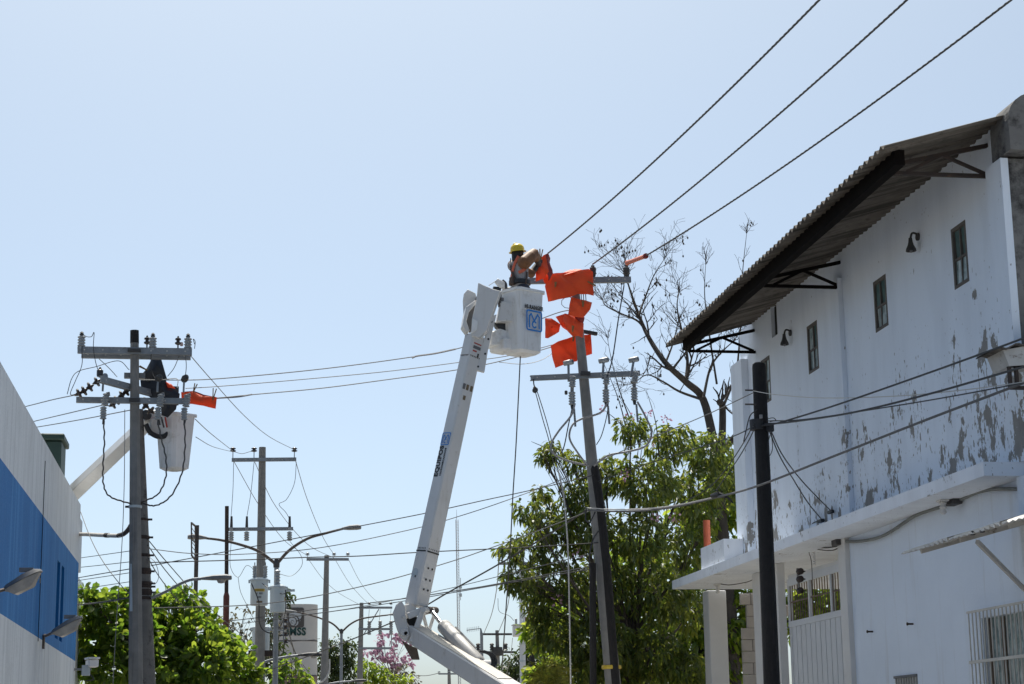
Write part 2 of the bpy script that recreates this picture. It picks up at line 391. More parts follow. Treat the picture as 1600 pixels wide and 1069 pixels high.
# ------------------------------------------------------------------ walls with openings
def wall_mesh(X, back, y0, y1, z0, z1, holes):
    """A wall between the planes X (face) and back, with real openings right through it."""
    mb = MB()
    ys = sorted({y0, y1} | {h[0] for h in holes} | {h[1] for h in holes}); zs = sorted({z0, z1} | {h[2] for h in holes} | {h[3] for h in holes})
    def hole(y, z): return any(h[0] < y < h[1] and h[2] < z < h[3] for h in holes)
    idx = {}
    def v(x, y, z):
        k = (x, y, z)
        if k not in idx: idx[k] = len(mb.v); mb.v.append(Vector(k))
        return idx[k]
    def face(*q): mb.f.append([v(*p) for p in q]); mb.m.append(0)
    ny, nz = len(ys) - 1, len(zs) - 1
    solid = [[not hole((ys[i] + ys[i + 1]) / 2, (zs[j] + zs[j + 1]) / 2) for j in range(nz)] for i in range(ny)]
    for i in range(ny):
        for j in range(nz):
            if not solid[i][j]: continue
            a, b, c, d = ys[i], ys[i + 1], zs[j], zs[j + 1]
            for x in (X, back): face((x, a, c), (x, b, c), (x, b, d), (x, a, d))
            if i == 0 or not solid[i - 1][j]: face((X, a, c), (X, a, d), (back, a, d), (back, a, c))
            if i == ny - 1 or not solid[i + 1][j]: face((X, b, c), (X, b, d), (back, b, d), (back, b, c))
            if j == 0 or not solid[i][j - 1]: face((X, a, c), (X, b, c), (back, b, c), (back, a, c))
            if j == nz - 1 or not solid[i][j + 1]: face((X, a, d), (X, b, d), (back, b, d), (back, a, d))
    return mb

# ------------------------------------------------------------------ left building, white and blue
LX = -2.6
lb = empty('building', (LX, 24, 0), 'white building with a broad blue painted band and two slit windows', 'building')
yj, yf, yn = P(67, 800, X=LX).y, 34.4, 6.0
zt, zb1, zb0 = 6.06, 5.0, 3.255
s1 = (P(89, 900, X=LX).y, P(93.6, 900, X=LX).y); s2 = (P(96, 900, X=LX).y, P(100.3, 900, X=LX).y)
sz = (P(91, 1000, X=LX).z, P(91, 876, X=LX).z)
holes = [(s1[0], s1[1], sz[0], sz[1]), (s2[0], s2[1], sz[0], sz[1])]
for a, b in ((yn, yj - .012), (yj + .012, yf)):
    hs = holes if b > 30 else []
    wall_mesh(LX, LX - .25, a, b, 0, zb0, []).build('lower_wall', M['wallwhite'], lb)
    wall_mesh(LX, LX - .25, a, b, zb0, zb1, hs).build('blue_band', M['wallblue'], lb)
    wall_mesh(LX, LX - .25, a, b if b < 30 else yf + .0, zb1, zt, []).build('parapet', M['wallwhite'], lb)
m = MB(); m.span((LX - .22, yj - .0115, 0), (LX - .03, yj + .0115, zt - .01)); m.build('expansion_joint', M['joint'], lb)
MB().tube([(LX + .005, yj, 3.2), (LX + .005, yj, P(67, 715, X=LX).z)], .005, 8).build('wall_conduit', M['joint'], lb, smooth=True)
m = MB(); m.span((LX - 9, yf - .26, 0), (LX - .26, yf - .003, zt - .02)); m.build('end_wall', M['wallwhite'], lb)
m = MB(); m.span((LX - 9, yf + .003, zb1 - .12), (LX + .0, yf + .55, zt - .24)); m.build('end_cornice', M['wallwhite'], lb)
m = MB(); m.span((LX - 9, yn, zt - .5), (LX - .26, yf - .27, zt - .35)); m.build('roof', M['concrete_old'], lb)
for a, b in (s1, s2):
    w = MB().span((LX - .17, a + .002, sz[0] + .002), (LX - .14, b - .002, sz[1] - .002)).build('window', M['slotblue'], lb)

# green water tank behind the parapet
t = empty('rooftop_tank', P(86, 735, Y=36), 'dark green box tank with a flat lid on the blue and white building', 'tank')
a = P(70, 735, Y=36); b = P(99, 694, Y=36)
MB().span((a.x - .5, 35.6, 5.2), (b.x, 36.6, b.z)).build('tank_body', M['green'], t, bevel=.02)
a = P(68, 694, Y=36); b = P(104, 684, Y=36)
MB().span((a.x - .5, 35.5, b.z - .12), (b.x, 36.7, b.z)).build('tank_lid', M['green'], t, bevel=.02)

# flood lamps on arms
def flood(px, py, sc, Y, label, px_arm, py_arm):
    c = P(px, py, Y=Y); base = Vector((LX, P(px_arm, py_arm, X=LX).y, 0)); base.z = P(px_arm, py_arm, X=LX).z
    t = empty('wall_floodlight', base, label, 'floodlight', 'floodlights on the blue and white building')
    ax = Vector((.78, -.15, .42)).normalized()
    inner = c - ax * .22
    arm = smoothpath([base, base + Vector((.025, 0, .09)), base.lerp(inner, .35) + Vector((0, 0, .05)), inner + Vector((0, 0, .02))], 5)
    MB().tube(arm, .021, 8).build('arm', M['lamparm'], t, smooth=True)
    MB().box(base + Vector((.015, 0, 0)), (.03, .12, .2)).build('wall_plate', M['lamparm'], t)
    side = ax.cross(Vector((0, 0, 1))).normalized(); up = side.cross(ax).normalized()
    h = MB(); prof = [(-.23, .07, .03), (-.17, .11, .055), (.05, .135, .075), (.19, .115, .065), (.25, .05, .03)]
    vs_, fs = [], []
    for s_, w_, hh in prof:
        for u_, v_ in ((-1, 0), (-.75, .8), (0, 1), (.75, .8), (1, 0)):
            vs_.append(c + ax * s_ + side * (u_ * w_) + up * (v_ * hh))
    for i in range(4):
        for j in range(4): fs.append((i * 5 + j, i * 5 + j + 1, (i + 1) * 5 + j + 1, (i + 1) * 5 + j))
        fs.append((i * 5 + 4, i * 5, (i + 1) * 5, (i + 1) * 5 + 4))
    fs += [(0, 1, 2, 3, 4), (24, 23, 22, 21, 20)]
    h.add(vs_, fs); hd = h.build('housing', M['lampgrey'], t, smooth=True)
    g = MB(); vs_ = []
    for s_, w_, d_ in ((-.21, .09, -.01), (-.13, .12, -.10), (.08, .12, -.11), (.23, .06, -.01)):
        for u_ in (-1, -.6, .6, 1): vs_.append(c + ax * s_ + side * (u_ * w_) + up * (d_ if abs(u_) < 1 else -.004))
    g.add(vs_, [(i * 4 + j, i * 4 + j + 1, i * 4 + 5 + j, i * 4 + 4 + j) for i in range(3) for j in range(3)])
    g.build('lens', M['lens'], t, smooth=True)
    MB().box(c + ax * .1 + up * .1, (.16, .07, .05)).build('photocell', M['lampgrey'], t)
    for k in range(4):
        MB().box(c + ax * (-.02 + .06 * k) - up * .06 - side * .125, (.012, .02, .06)).build('lens_rib', M['lampgrey'], hd)
flood(35, 909, 1, 22.3, 'grey floodlight on a rusty arm nearest the photo left edge on blue wall', -12, 935)
flood(104, 979, 1, 27.2, 'grey floodlight on a curved arm beside the two slit windows', 66.5, 1003)

# security camera at the corner
c = P(133, 1037, Y=34.2)
t = empty('security_camera', Vector((LX, 34.2, c.z - .1)), 'small white security camera on a bracket at the blue building corner', 'camera')
MB().beam((LX, 34.2, c.z - .1), (LX + .3, 34.2, c.z - .1), .04, .04).build('bracket', M['steel'], t)
MB().box(c + Vector((.12, 0, 0)), (.17, .3, .13), .3).build('camera_body', M['white'], t, bevel=.012)
MB().box(c + Vector((.12, 0, .09)), (.2, .36, .03), .3).build('sun_hood', M['white'], t)
MB().box(c + Vector((.02, -.02, -.12)), (.14, .12, .18)).build('junction_box', M['tank'], t)
MB().tube(smoothpath([c + Vector((.1, 0, -.2)), c + Vector((.16, -.05, -.28)), c + Vector((.02, 0, -.3))], 5), .012, 6).build('cable', M['blackwire'], t)

# ------------------------------------------------------------------ right building
RX = 8.5
rb = empty('building', (RX, 24, 0), 'whitewashed two storey warehouse with peeling paint and corrugated overhanging roof', 'building')
Y0, Y1 = 18.7, 29.55                                # near and far end of the upper storey
ZU, ZL = 4.38, 4.53                                 # underside and top of the ledge
LEX = 8.0                                           # outer edge of the ledge
wins = [(19.86, 20.30, 6.84, 7.58), (22.55, 23.03, 6.93, 7.62), (25.45, 25.93, 6.95, 7.67), (27.88, 28.36, 6.93, 7.66)]
vz = (P(1215, 522, X=RX), P(1204, 480, X=RX))
vent = (vz[0].y, vz[1].y, vz[0].z, vz[1].z)
ROOFZ = 8.40
wall_mesh(RX, RX + .2, Y0, Y1, ZL, ROOFZ, wins + [vent]).build('upper_wall', M['peel'], rb)
MB().span((RX + .06, vent[0] - .05, vent[2] - .05), (RX + .19, vent[1] + .05, vent[3] + .05)).build('vent_recess', M['dark'], rb)
for i, (a, b, c, d) in enumerate(wins):
    w = MB(); fw = .045
    x0, x1 = RX - .004, RX + .055
    for q in (((x0, a, c), (x1, a + fw, d)), ((x0, b - fw, c), (x1, b, d)), ((x0, a + fw, c), (x1, b - fw, c + fw)), ((x0, a + fw, d - fw), (x1, b - fw, d))):
        w.span(*q)
    win = w.build('window', M['frame'], rb)
    my = (a + b) / 2 + (.02 if i % 2 else -.01); mz = c + (d - c) * .47
    MB().span((x0 + .01, my - .013, c + fw), (x1 - .01, my + .013, d - fw)).build('muntin', M['frame'], win)
    for (p, q) in ((a + fw, my - .013), (my + .013, b - fw)):
        MB().span((x0 + .012, p, mz - .014), (x1 - .012, q, mz + .014)).build('muntin', M['frame'], win)
        for (r_, s_, mm) in ((c + fw, mz - .014, 'curtain'), (mz + .014, d - fw, 'glass' if (i + int(p * 10)) % 3 else 'curtain')):
            tilt = .012 * math.sin(p * 37 + r_ * 11)
            pm = MB(); pm.add([(x0 + .03 + tilt, p, r_), (x0 + .03 - tilt, q, r_), (x0 + .03, q, s_), (x0 + .03 + tilt / 2, p, s_)], [(0, 1, 2, 3)])
            pm.prism([(x0 + .045, p, r_), (x0 + .045, q, r_), (x0 + .045, q, s_), (x0 + .045, p, s_)], (.01, 0, 0))
            pm.build('pane', M[mm], win)
    MB().span((RX + .11, a - .02, c - .02), (RX + .19, b + .02, d + .02)).build('dark_backing', M['dark'], win)  # near-black panel behind the panes, coloured as the dark interior
# pilasters
yp = P(1317, 600, X=RX).y
MB().span((RX - .07, yp - .20, ZL), (RX - .002, yp + .16, 8.0)).build('pilaster', M['peel'], rb)
MB().span((RX - .11, Y1 - .42, ZL), (RX - .002, Y1 + .22, 7.86)).build('pilaster', M['peel'], rb)
MB().span((RX - .05, Y1 + .222, ZL), (RX + .2, Y1 + .45, 7.84)).build('pilaster', M['limewash'], rb)
MB().span((RX - .09, Y0 - .12, ZL), (RX - .002, Y0 + .30, 7.92)).build('pilaster', M['peel'], rb)
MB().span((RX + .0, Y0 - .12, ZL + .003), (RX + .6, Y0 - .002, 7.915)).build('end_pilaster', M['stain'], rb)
def gable(y_a, y_b, zlow, x0): return MB().prism([(x0, y_a, zlow), (RX + 5, y_a, zlow), (RX + 5, y_a, WZ + 5 * slope - .06), (x0, y_a, WZ + (x0 - RX) * slope - .06)], (0, y_b - y_a, 0))
EX, EZ, WZ = 7.05, 7.985, 8.405                     # eave edge, its height, height over the wall face
slope = (WZ - EZ) / (RX - EX)
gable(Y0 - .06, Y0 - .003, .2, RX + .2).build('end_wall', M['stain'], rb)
# rounded cap of the end wall
m = MB(); prof = [(RX - .06, 7.95)] + [(RX - .06 + .34 * (1 - math.cos(t_)), 8.3 + .32 * math.sin(t_)) for t_ in [i * math.pi / 12 for i in range(7)]] + [(RX + 2.2, 8.95), (RX + 2.2, 7.95)]
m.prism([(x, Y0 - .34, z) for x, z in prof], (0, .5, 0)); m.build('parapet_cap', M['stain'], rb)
# inner walls that close the storey
gable(Y1 - .2, Y1, ZL + .002, RX + .2).build('far_wall', M['limewash'], rb)
MB().span((RX + 4.8, Y0, ZL + .002), (RX + 5, Y1 - .2, WZ + 4.8 * slope - .06)).build('rear_wall', M['limewash'], rb)

# corrugated roof: one sheet after another, ridges running up the slope
ny_ = 11; ya, yb = 18.5, 28.72; sw = (yb - ya) / ny_
for k in range(ny_):
    m = MB(); y_0 = ya + k * sw; y_1 = y_0 + sw + .07; nn = 30; lift = .004 * (k % 2) + .004
    ex = EX + random.uniform(-.018, .018)
    xs = (ex, RX + .9, RX + 5.0)
    top = []
    for x in xs:
        row = []
        for j in range(nn + 1):
            y = y_0 + (y_1 - y_0) * j / nn
            z = EZ + (x - EX) * slope + .033 * math.sin(2 * math.pi * y / .177) + lift
            row.append(Vector((x, y, z)))
        top.append(row)
    vs_ = [v for r_ in top for v in r_]; nb = len(vs_); vs_ += [v - Vector((0, 0, .009)) for v in vs_]
    w_ = nn + 1; fs = []
    for i in range(len(xs) - 1):
        for j in range(nn):
            q = (i * w_ + j, i * w_ + j + 1, (i + 1) * w_ + j + 1, (i + 1) * w_ + j); fs.append(q); fs.append(tuple(nb + z for z in reversed(q)))
    for j in range(nn): fs.append((j, nb + j, nb + j + 1, j + 1))
    for i in range(len(xs) - 1):
        for e in (0, nn): fs.append((i * w_ + e, (i + 1) * w_ + e, nb + (i + 1) * w_ + e, nb + i * w_ + e))
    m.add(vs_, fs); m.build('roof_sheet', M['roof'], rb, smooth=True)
# eave beam and brackets
MB().span((7.26, 18.75, EZ - .13), (7.37, 28.55, EZ + .045)).build('eave_beam', M['beam'], rb)
def bracket(y, rusty):
    mm = M['rust'] if rusty else M['beam']
    z0 = 7.87
    top_w = WZ - .17; top_e = EZ - .01
    b = MB().beam((7.38, y, z0), (RX, y, z0), .05, .04).build('bracket', mm, rb)
    MB().beam((7.40, y, top_e), (RX, y, top_w), .05, .045).build('top_chord', mm, b)
    MB().beam((7.40, y, z0 + .02), (7.40, y, top_e), .04, .04).build('post', mm, b)
    xm = 7.95; zm = top_e + (xm - 7.4) / (RX - 7.4) * (top_w - top_e)
    MB().beam((7.52, y, z0 + .02), (xm, y, zm), .035, .035).build('brace', mm, b)
    MB().beam((xm, y, zm), (RX - .03, y, z0 + .02), .035, .035).build('brace', mm, b)
bracket(29.0 - .35, False); bracket(24.3, False); bracket(19.1, True)

# ledge with fascia
YL0, YL1 = 18.66, 32.85
MB().span((LEX, YL0, ZU), (RX + 4, YL1, ZL)).build('ledge', M['peel_ledge'], rb)
# low parapet block at the far end of the ledge
zk = P(1092, 858, X=LEX + .05).z
MB().span((LEX + .06, Y1 - .1, ZL + .002), (RX - .115, 30.95, zk)).build('parapet_block', M['peel_ledge'], rb)
MB().span((RX - .113, Y1 + .46, ZL + .002), (RX + .5, 30.95, zk - .004)).build('parapet_block', M['peel_ledge'], rb)
# lower storey
gy0, gy1 = P(1331, 960, X=RX).y, P(1216, 960, X=RX).y       # gate opening
gr = (P(1600, 940, X=RX).y - .25, P(1526, 957, X=RX).y - .1, 1.35, P(1526, 956, X=RX).z - .08)
vt = (P(1432, 1052, X=RX).y, P(1397, 1057, X=RX).y, 1.75, P(1397, 1057, X=RX).z)
wall_mesh(RX + .01, RX + .21, 12.6, gy0, 0, ZU - .002, [gr, vt]).build('lower_wall', M['limewash'], rb)
MB().span((RX - .06, gy0 - .02, .1), (RX + .3, gy0 + .28, ZU - .002)).build('gate_jamb', M['column'], rb)
MB().span((RX - .10, Y0 - .5, .1), (RX + .008, Y0 + .05, ZU - .003)).build('corner_pilaster', M['limewash'], rb)
MB().span((RX + .3, gy1 - .25, .1), (RX + 4, gy1 - .15, .12)).build('threshold', M['kerb'], rb)
MB().span((RX + .01, 12.6, ZU), (RX + 5, Y0 - .52, ZU + .12)).build('annex_roof', M['limewash'], rb)
MB().span((RX + .22, 12.6, 0), (RX + 5, 12.8, ZU - .002)).build('annex_wall', M['limewash'], rb)
# porch columns
for (pa, pb, zz) in (((1097, 925), (1134, 921), 0), ((1174, 897), (1206, 890), 0)):
    c0 = P(*pa, Z=ZU)
    w = .40
    MB().span((c0.x + .0, c0.y - w - .02, .14), (c0.x + .34, c0.y - .02, ZU - .002)).build('column', M['column'], rb, bevel=.015)
# white inner post by the gate
MB().span((RX + .02, gy1 + .03, .14), (RX + .14, gy1 + .13, ZU - .002)).build('gate_post', M['column'], rb)
# brown steel beam under the ledge
MB().beam((RX + .28, gy0 + .3, ZU - .10), (RX + .28, YL1 - .7, ZU - .10), .09, .17).build('lintel_beam', M['redbrown'], rb)
# gate: framed boards, open barred transom
gx = RX + .16
zr = P(1270, 963, X=gx).z; zt_ = P(1270, 905, X=gx).z
gate = MB().span((gx, gy0 + .29, zr - .09), (gx + .06, gy1, zr)).build('gate', M['gatepaint'], rb)
MB().span((gx, gy0 + .29, zt_), (gx + .06, gy1, zt_ + .11)).build('top_rail', M['gatepaint'], gate)
MB().span((gx + .02, gy0 + .29, zt_ + .112), (gx + .1, gy1, ZU - .2)).build('fascia_board', M['column'], gate)
for k in range(4):
    y = gy0 + .29 + (gy1 - gy0 - .29 - .06) * k / 3
    MB().span((gx + .003, y, zr + .001), (gx + .057, y + .06, zt_ - .001)).build('mullion', M['gatepaint'], gate)
nb_ = 26
bar0 = None
for k in range(nb_):
    y = gy0 + .34 + (gy1 - gy0 - .4) * k / (nb_ - 1)
    MB().tube([(gx + .03, y, zr), (gx + .03, y, zt_)], .008, 6).build('bar', M['gaterust'], gate)
MB().span((gx + .022, gy0 + .3, zr + (zt_ - zr) * .52), (gx + .038, gy1, zr + (zt_ - zr) * .52 + .02)).build('cross_bar', M['gaterust'], gate)
npl = 27
pw = (gy1 - gy0 - .29) / npl
for k in range(npl):
    y = gy0 + .29 + k * pw
    MB().span((gx + .008 + .006 * (k % 2), y + .004, .22), (gx + .04, y + pw - .004, zr - .092)).build('plank', M['gatepaint'], gate)
MB().span((gx + .042, gy0 + .29, .22), (gx + .05, gy1, zr - .095)).build('backing', M['gaterust'], gate)
# barred window and vent
gm = MB().span((RX - .10, gr[0] - .06, gr[2]), (RX - .082, gr[1] + .16, gr[2] + .03)).build('window_grille', M['grille'], rb)
MB().span((RX - .10, gr[0] - .06, gr[3] + .06), (RX - .082, gr[1] + .16, gr[3] + .085)).build('grille_rail', M['grille'], gm)
zc = P(1530, 1036, X=RX - .1).z
MB().span((RX - .108, gr[0] - .06, zc), (RX - .088, gr[1] + .16, zc + .035)).build('grille_rail', M['grille'], gm)
y = gr[1] + .15
while y > gr[0] - .05:
    MB().tube([(RX - .079, y, gr[2]), (RX - .079, y, gr[3] + .085)], .0085, 6).build('grille_bar', M['grille'], gm); y -= .105
w = MB().span((RX + .10, gr[0], gr[2]), (RX + .12, gr[1], gr[3])).build('window', M['curtain'], rb)
for yy in (gr[1] - .04, gr[1] - .42):
    MB().span((RX + .07, yy - .03, gr[2] + .01), (RX + .098, yy + .03, gr[3] - .01)).build('frame', M['gaterust'], w)
vg = MB().span((RX - .01, vt[0], vt[3] - .03), (RX + .03, vt[1], vt[3])).build('vent_grille', M['fgrey'], rb)
for k in range(9):
    yy = vt[0] + (vt[1] - vt[0]) * (k + .5) / 9
    MB().span((RX - .004, yy - .009, vt[2]), (RX + .02, yy + .009, vt[3] - .032)).build('bar', M['grille'], vg)
MB().span((RX + .16, vt[0] - .05, vt[2]), (RX + .19, vt[1] + .05, vt[3])).build('vent_back', M['dark'], rb)
# dark room behind the lower windows
MB().span((RX + 1.2, Y0, 0), (RX + 1.3, gy0, ZU - .003)).build('inner_wall', M['dark'], rb)
MB().span((RX + .31, gy0 + .02, 0), (RX + 4, gy0 + .2, ZU - .003)).build('inner_wall', M['limewash'], rb)
# block wall at the back of the porch, laid block by block
bw = MB().span((9.43, 33.004, .14), (10.1, 33.14, ZU - .05)).build('block_wall', M['mortar'], rb)
row = 0; z = .16
while z < ZU - .1:
    x = 9.3 if row not in (17, 18) else 9.42
    first = .19 if row % 2 else .385
    while x < 9.85:
        L_ = first; first = .385
        jx = random.uniform(-.006, .006)
        MB().span((x + .004, 32.99 + jx, z), (x + L_, 33.06, z + .199)).build('block', M['block'], bw, bevel=.006)
        x += L_ + .012
    z += .208; row += 1

# things on the right building -------------------------------------------------
def bell_lamp(px, py, label):
    c = P(px, py, X=RX - .11); y = c.y
    wall_pt = Vector((RX, y, c.z + .11))
    t = empty('wall_lamp', wall_pt, label, 'wall lamp', 'bell lamps under the warehouse eave')
    MB().tube(smoothpath([wall_pt, wall_pt + Vector((-.035, 0, .04)), wall_pt + Vector((-.085, 0, .04)), c + Vector((0, 0, .08))], 5), .014, 8).build('arm', M['dark_steel'], t, smooth=True)
    MB().lathe([(.022, .09), (.028, .04), (.038, .0), (.062, -.05), (.066, -.08), (.06, -.08), (.03, -.02)], c, n=14).build('shade', M['dark_steel'], t, smooth=True)
    MB().lathe([(.015, -.05), (.022, -.075), (.01, -.1)], c, n=8).build('bulb', M['lampgrey'], t, smooth=True)
    MB().lathe([(.05, 0), (.05, .025)], wall_pt + Vector((0, 0, 0)), (-1, 0, 0), 10).build('rosette', M['dark_steel'], t)
bell_lamp(1423, 383, 'dark bell lamp on the wall between the two windows nearest the weathered corner')
bell_lamp(1225.5, 531, 'dark bell lamp on the wall beneath the small dark vent')

# conduit along the wall below the ledge, junction boxes, porcelain knobs
pts = [P(x, y, X=RX - .03) for x, y in ((1600, 764), (1540, 766), (1500, 781), (1474, 791), (1430, 806), (1395, 829), (1370, 841), (1340, 846), (1318, 846))]
t = MB().tube(smoothpath(pts, 4), .022, 8).build('conduit', M['conduit'], smooth=True)
tag(t, 'grey green conduit bending along the wall under the ledge', 'conduit')
for (px, py, lab, sz_) in ((1309, 847, 'black junction box where the conduit ends by the gate jamb', (.12, .22, .1)), (1490, 784, 'black junction box on the conduit above the tin canopy', (.12, .26, .08))):
    c = P(px, py, X=RX - .07)
    tag(MB().box(c, sz_).build('junction_box', M['dark_steel'], bevel=.01), lab, 'junction box', 'junction boxes under the ledge')
for (px, py, lab) in ((1473, 787, 'pale porcelain knob bracket hanging under the ledge beside black box'), (1121, 915, 'pale porcelain knob under the ledge above the outermost column')):
    c = P(px, py, Z=ZU - .03) if px < 1200 else P(px, py, X=RX - .2)
    c.z = ZU
    t = empty('porcelain_knob', c, lab, 'insulator', 'porcelain knobs under the ledge')
    MB().box(c + Vector((0, 0, -.012)), (.10, .16, .02)).build('plate', M['column'], t)
    MB().lathe([(.03, -.02), (.045, -.04), (.03, -.06), (.045, -.09), (.03, -.11), (.04, -.15), (.02, -.17)], c, n=10).build('knob', M['column'], t, smooth=True)
# insulator rack hanging by the gate
c = P(1247, 903, X=RX - .05); t = empty('insulator_rack', Vector((RX, c.y, c.z)), 'black two armed insulator rack hanging in front of the gate transom', 'insulator')
MB().beam(P(1246, 888, X=RX - .04), P(1249, 925, X=RX - .04), .035, .03).build('strap', M['lampgrey'], t)
for py in (893, 905, 923):
    q = P(1250, py, X=RX - .10); MB().lathe([(.02, -.05), (.05, -.04), (.03, 0), (.05, .04), (.02, .05)], q, (0, 1, 0), 10).build('spool', M['darkporc'], t, smooth=True)
    MB().beam(q + Vector((.08, 0, 0)), q + Vector((-.02, 0, 0)), .02, .02).build('pin', M['dark_steel'], t)
# coil spring insulator
c = P(1272, 872, X=RX - .1)
m = MB(); m.tube([c + Vector((.022 * math.cos(i * .9), .022 * math.sin(i * .9), .09 - i * .0045)) for i in range(44)], .006, 5)
tag(m.build('coil_insulator', M['column']), 'pale coiled wire tie hanging under the ledge near the black pole', 'coil')
# bolts
for (px, py, lab) in ((1364, 987, 'rusty bolt sticking out of the lower white wall, the left one'), (1427, 975, 'rusty bolt sticking out of the lower white wall, the right one')):
    c = P(px, py, X=RX); tag(MB().lathe([(.012, 0), (.012, .07), (.02, .07), (.02, .085)], c, (-1, 0, 0), 8).build('wall_bolt', M['rust']), lab, 'bolt', 'bolts in the lower wall')
# red pipe standing on the parapet
a = P(1105, 848, X=LEX + .25); b = P(1105, 813, X=LEX + .25)
t = MB().lathe([(.062, -.2), (.062, (b - a).length), (.05, (b - a).length), (.05, -.1)], a, n=14).build('pipe_stub', M['redpipe'], smooth=True)
tag(t, 'short orange red pipe standing on the ledge end parapet', 'pipe')
# tin canopy over the barred window
t = empty('canopy', (RX, 18.0, 3.5), 'old white tin canopy on a steel rail over the barred window', 'canopy')
cx0 = 7.3
pA = P(1433, 870, X=cx0)
za = pA.z
MB().beam((cx0, pA.y, za), (cx0, 13.5, za), .05, .05).build('front_rail', M['tinwhite'], t)
for k in range(3):
    m = MB(); ya_, yb_ = pA.y + .12 - k * 1.3, pA.y + .12 - (k + 1) * 1.3 - .05; nn = 40
    vs_ = []; fs = []
    for x, zz in ((cx0 - .13, za + .05), (RX - .005, za + .42)):
        for j in range(nn + 1):
            yy = ya_ + (yb_ - ya_) * j / nn
            vs_.append((x + (.02 * math.sin(j * 1.7) if x < 8 else 0), yy, zz + .018 * math.sin(2 * math.pi * yy / .13) + .003 * k))
    nv = len(vs_); vs_ += [(a_[0], a_[1], a_[2] - .006) for a_ in vs_]
    for j in range(nn):
        q = (j, j + 1, nn + 2 + j, nn + 1 + j); fs += [q, tuple(nv + i for i in reversed(q)), (j, nv + j, nv + j + 1, j + 1)]
    m.add(vs_, fs); m.build('canopy_sheet', M['tinwhite'], t, smooth=True)
for yy in (pA.y - .12, pA.y - 1.2, pA.y - 2.4):
    MB().beam((cx0, yy, za + .045), (RX, yy, za + .36), .04, .05).build('rafter', M['tinwhite'], t)
q0 = P(1527, 846, X=cx0)
MB().beam((cx0 + .0, q0.y, za - .02), P(1604, 924, X=RX - .01), .035, .04).build('brace', M['tinwhite'], t)
for px, py in ((1535, 829), (1520, 833)):
    c = P(px, py, X=cx0 - .1); MB().box(c, (.03, .05, .04)).build('clip', M['dark_steel'], t)
# box bay at the weathered corner: white hood, corrugated lid, open dark frame
t = empty('window_hood', (RX + .1, Y0 - .4, 5.5), 'small white hood with corrugated lid and dark frame at the weathered corner', 'hood')
qa = P(1577, 572, Y=Y0 - .55); qb = P(1567, 547, Y=Y0 - .55)
MB().prism([qb, qb + Vector((1.2, 0, .22)), (qa.x + 1.2, qa.y, qa.z + .10), qa], (0, .42, 0)).build('hood', M['tinwhite'], t)
m = MB(); c0 = P(1554, 547, Y=Y0 - .62); vs_ = []; fs = []
for yy in (0, .5):
    for j in range(33):
        vs_.append(c0 + Vector((j * .04, yy, j * .04 * .20 + .018 * math.sin(j * 1.25) + .015)))
nv = len(vs_); vs_ += [v - Vector((0, 0, .012)) for v in vs_]
for j in range(32):
    q = (j, j + 1, 33 + j + 1, 33 + j); fs += [q, tuple(nv + i for i in reversed(q)), (j, nv + j, nv + j + 1, j + 1), (33 + j, 33 + j + 1, nv + 33 + j + 1, nv + 33 + j)]
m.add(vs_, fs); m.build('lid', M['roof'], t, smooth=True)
qc = P(1579, 606, Y=Y0 - .5)
for dx in (0, .075, .6):
    MB().beam((qc.x + dx, Y0 - .5, qc.z), (qc.x + dx, Y0 - .5, qa.z + .05), .05, .03).build('upright', M['rust'], t)
MB().beam((qc.x - .02, Y0 - .5, qc.z), (qc.x + 1.2, Y0 - .5, qc.z), .05, .035).build('bottom_rail', M['rust'], t)
MB().beam((qc.x - .02, Y0 - .5, qa.z + .02), (qc.x + 1.2, Y0 - .5, qa.z + .02), .05, .04).build('top_rail', M['beam'], t)
MB().beam((qc.x, Y0 - .5, qc.z), (qc.x, Y0 - .13, qc.z), .03, .03).build('stay', M['rust'], t)

# ------------------------------------------------------------------ utility poles
def up_to(p0, p1, z):
    """The point of the line p0-p1 at height z."""
    t_ = (z - p0.z) / (p1.z - p0.z); return p0 + (p1 - p0) * t_

def stack(mb, p, r, h, n, axis=(0, 0, 1), seg=12):
    """A ribbed insulator body starting at p."""
    prof = [(r * .5, 0)]
    for k in range(n):
        z0 = h * k / n; dz = h / n
        prof += [(r * .74, z0 + dz * .05), (r, z0 + dz * .3), (r, z0 + dz * .55), (r * .74, z0 + dz * .78)]
    prof += [(r * .4, h)]
    mb.lathe(prof, p, axis, seg); return mb

def post_insulator(parent, p, r=.05, h=.17, n=4, m='porcelain', clamp=True):
    p = Vector(p); i = stack(MB(), p, r, h, n).build('insulator', M[m], parent, smooth=True)
    if clamp and False: pass
    return i

def pin_insulator(parent, p, r=.045, m='darkporc'):
    p = Vector(p)
    mb = MB().lathe([(.012, -.06), (.012, 0), (r * .6, .0), (r, .015), (r, .035), (r * .55, .045), (r * .55, .07), (r * .95, .078), (r * .9, .1), (r * .4, .112), (.01, .14)], p, n=12)
    return mb.build('insulator', M[m], parent, smooth=True)

def crossarm(parent, a, b, h=.1, d=.08, m='steel', name='crossarm'):
    """A steel channel: web and two flanges."""
    a = Vector(a); b = Vector(b); mb = MB()
    mb.beam(a, b, .012, h)
    return_ = None
    ax = (b - a).normalized(); side = Vector((0, 0, 1)).cross(ax).normalized(); up = ax.cross(side)
    for s_ in (-1, 1):
        mb.beam(a + side * d / 2 + up * s_ * (h / 2 - .006), b + side * d / 2 + up * s_ * (h / 2 - .006), d - .014, .0115)
    o = mb.build(name, M[m], parent)
    for k in (.06, .22, .36, .64, .78, .94):
        c = a + (b - a) * k - side * .008
        MB().lathe([(.013, 0), (.013, .004)], c, -side, 8).build('bolt_hole', M['palewire'], o)
    return o

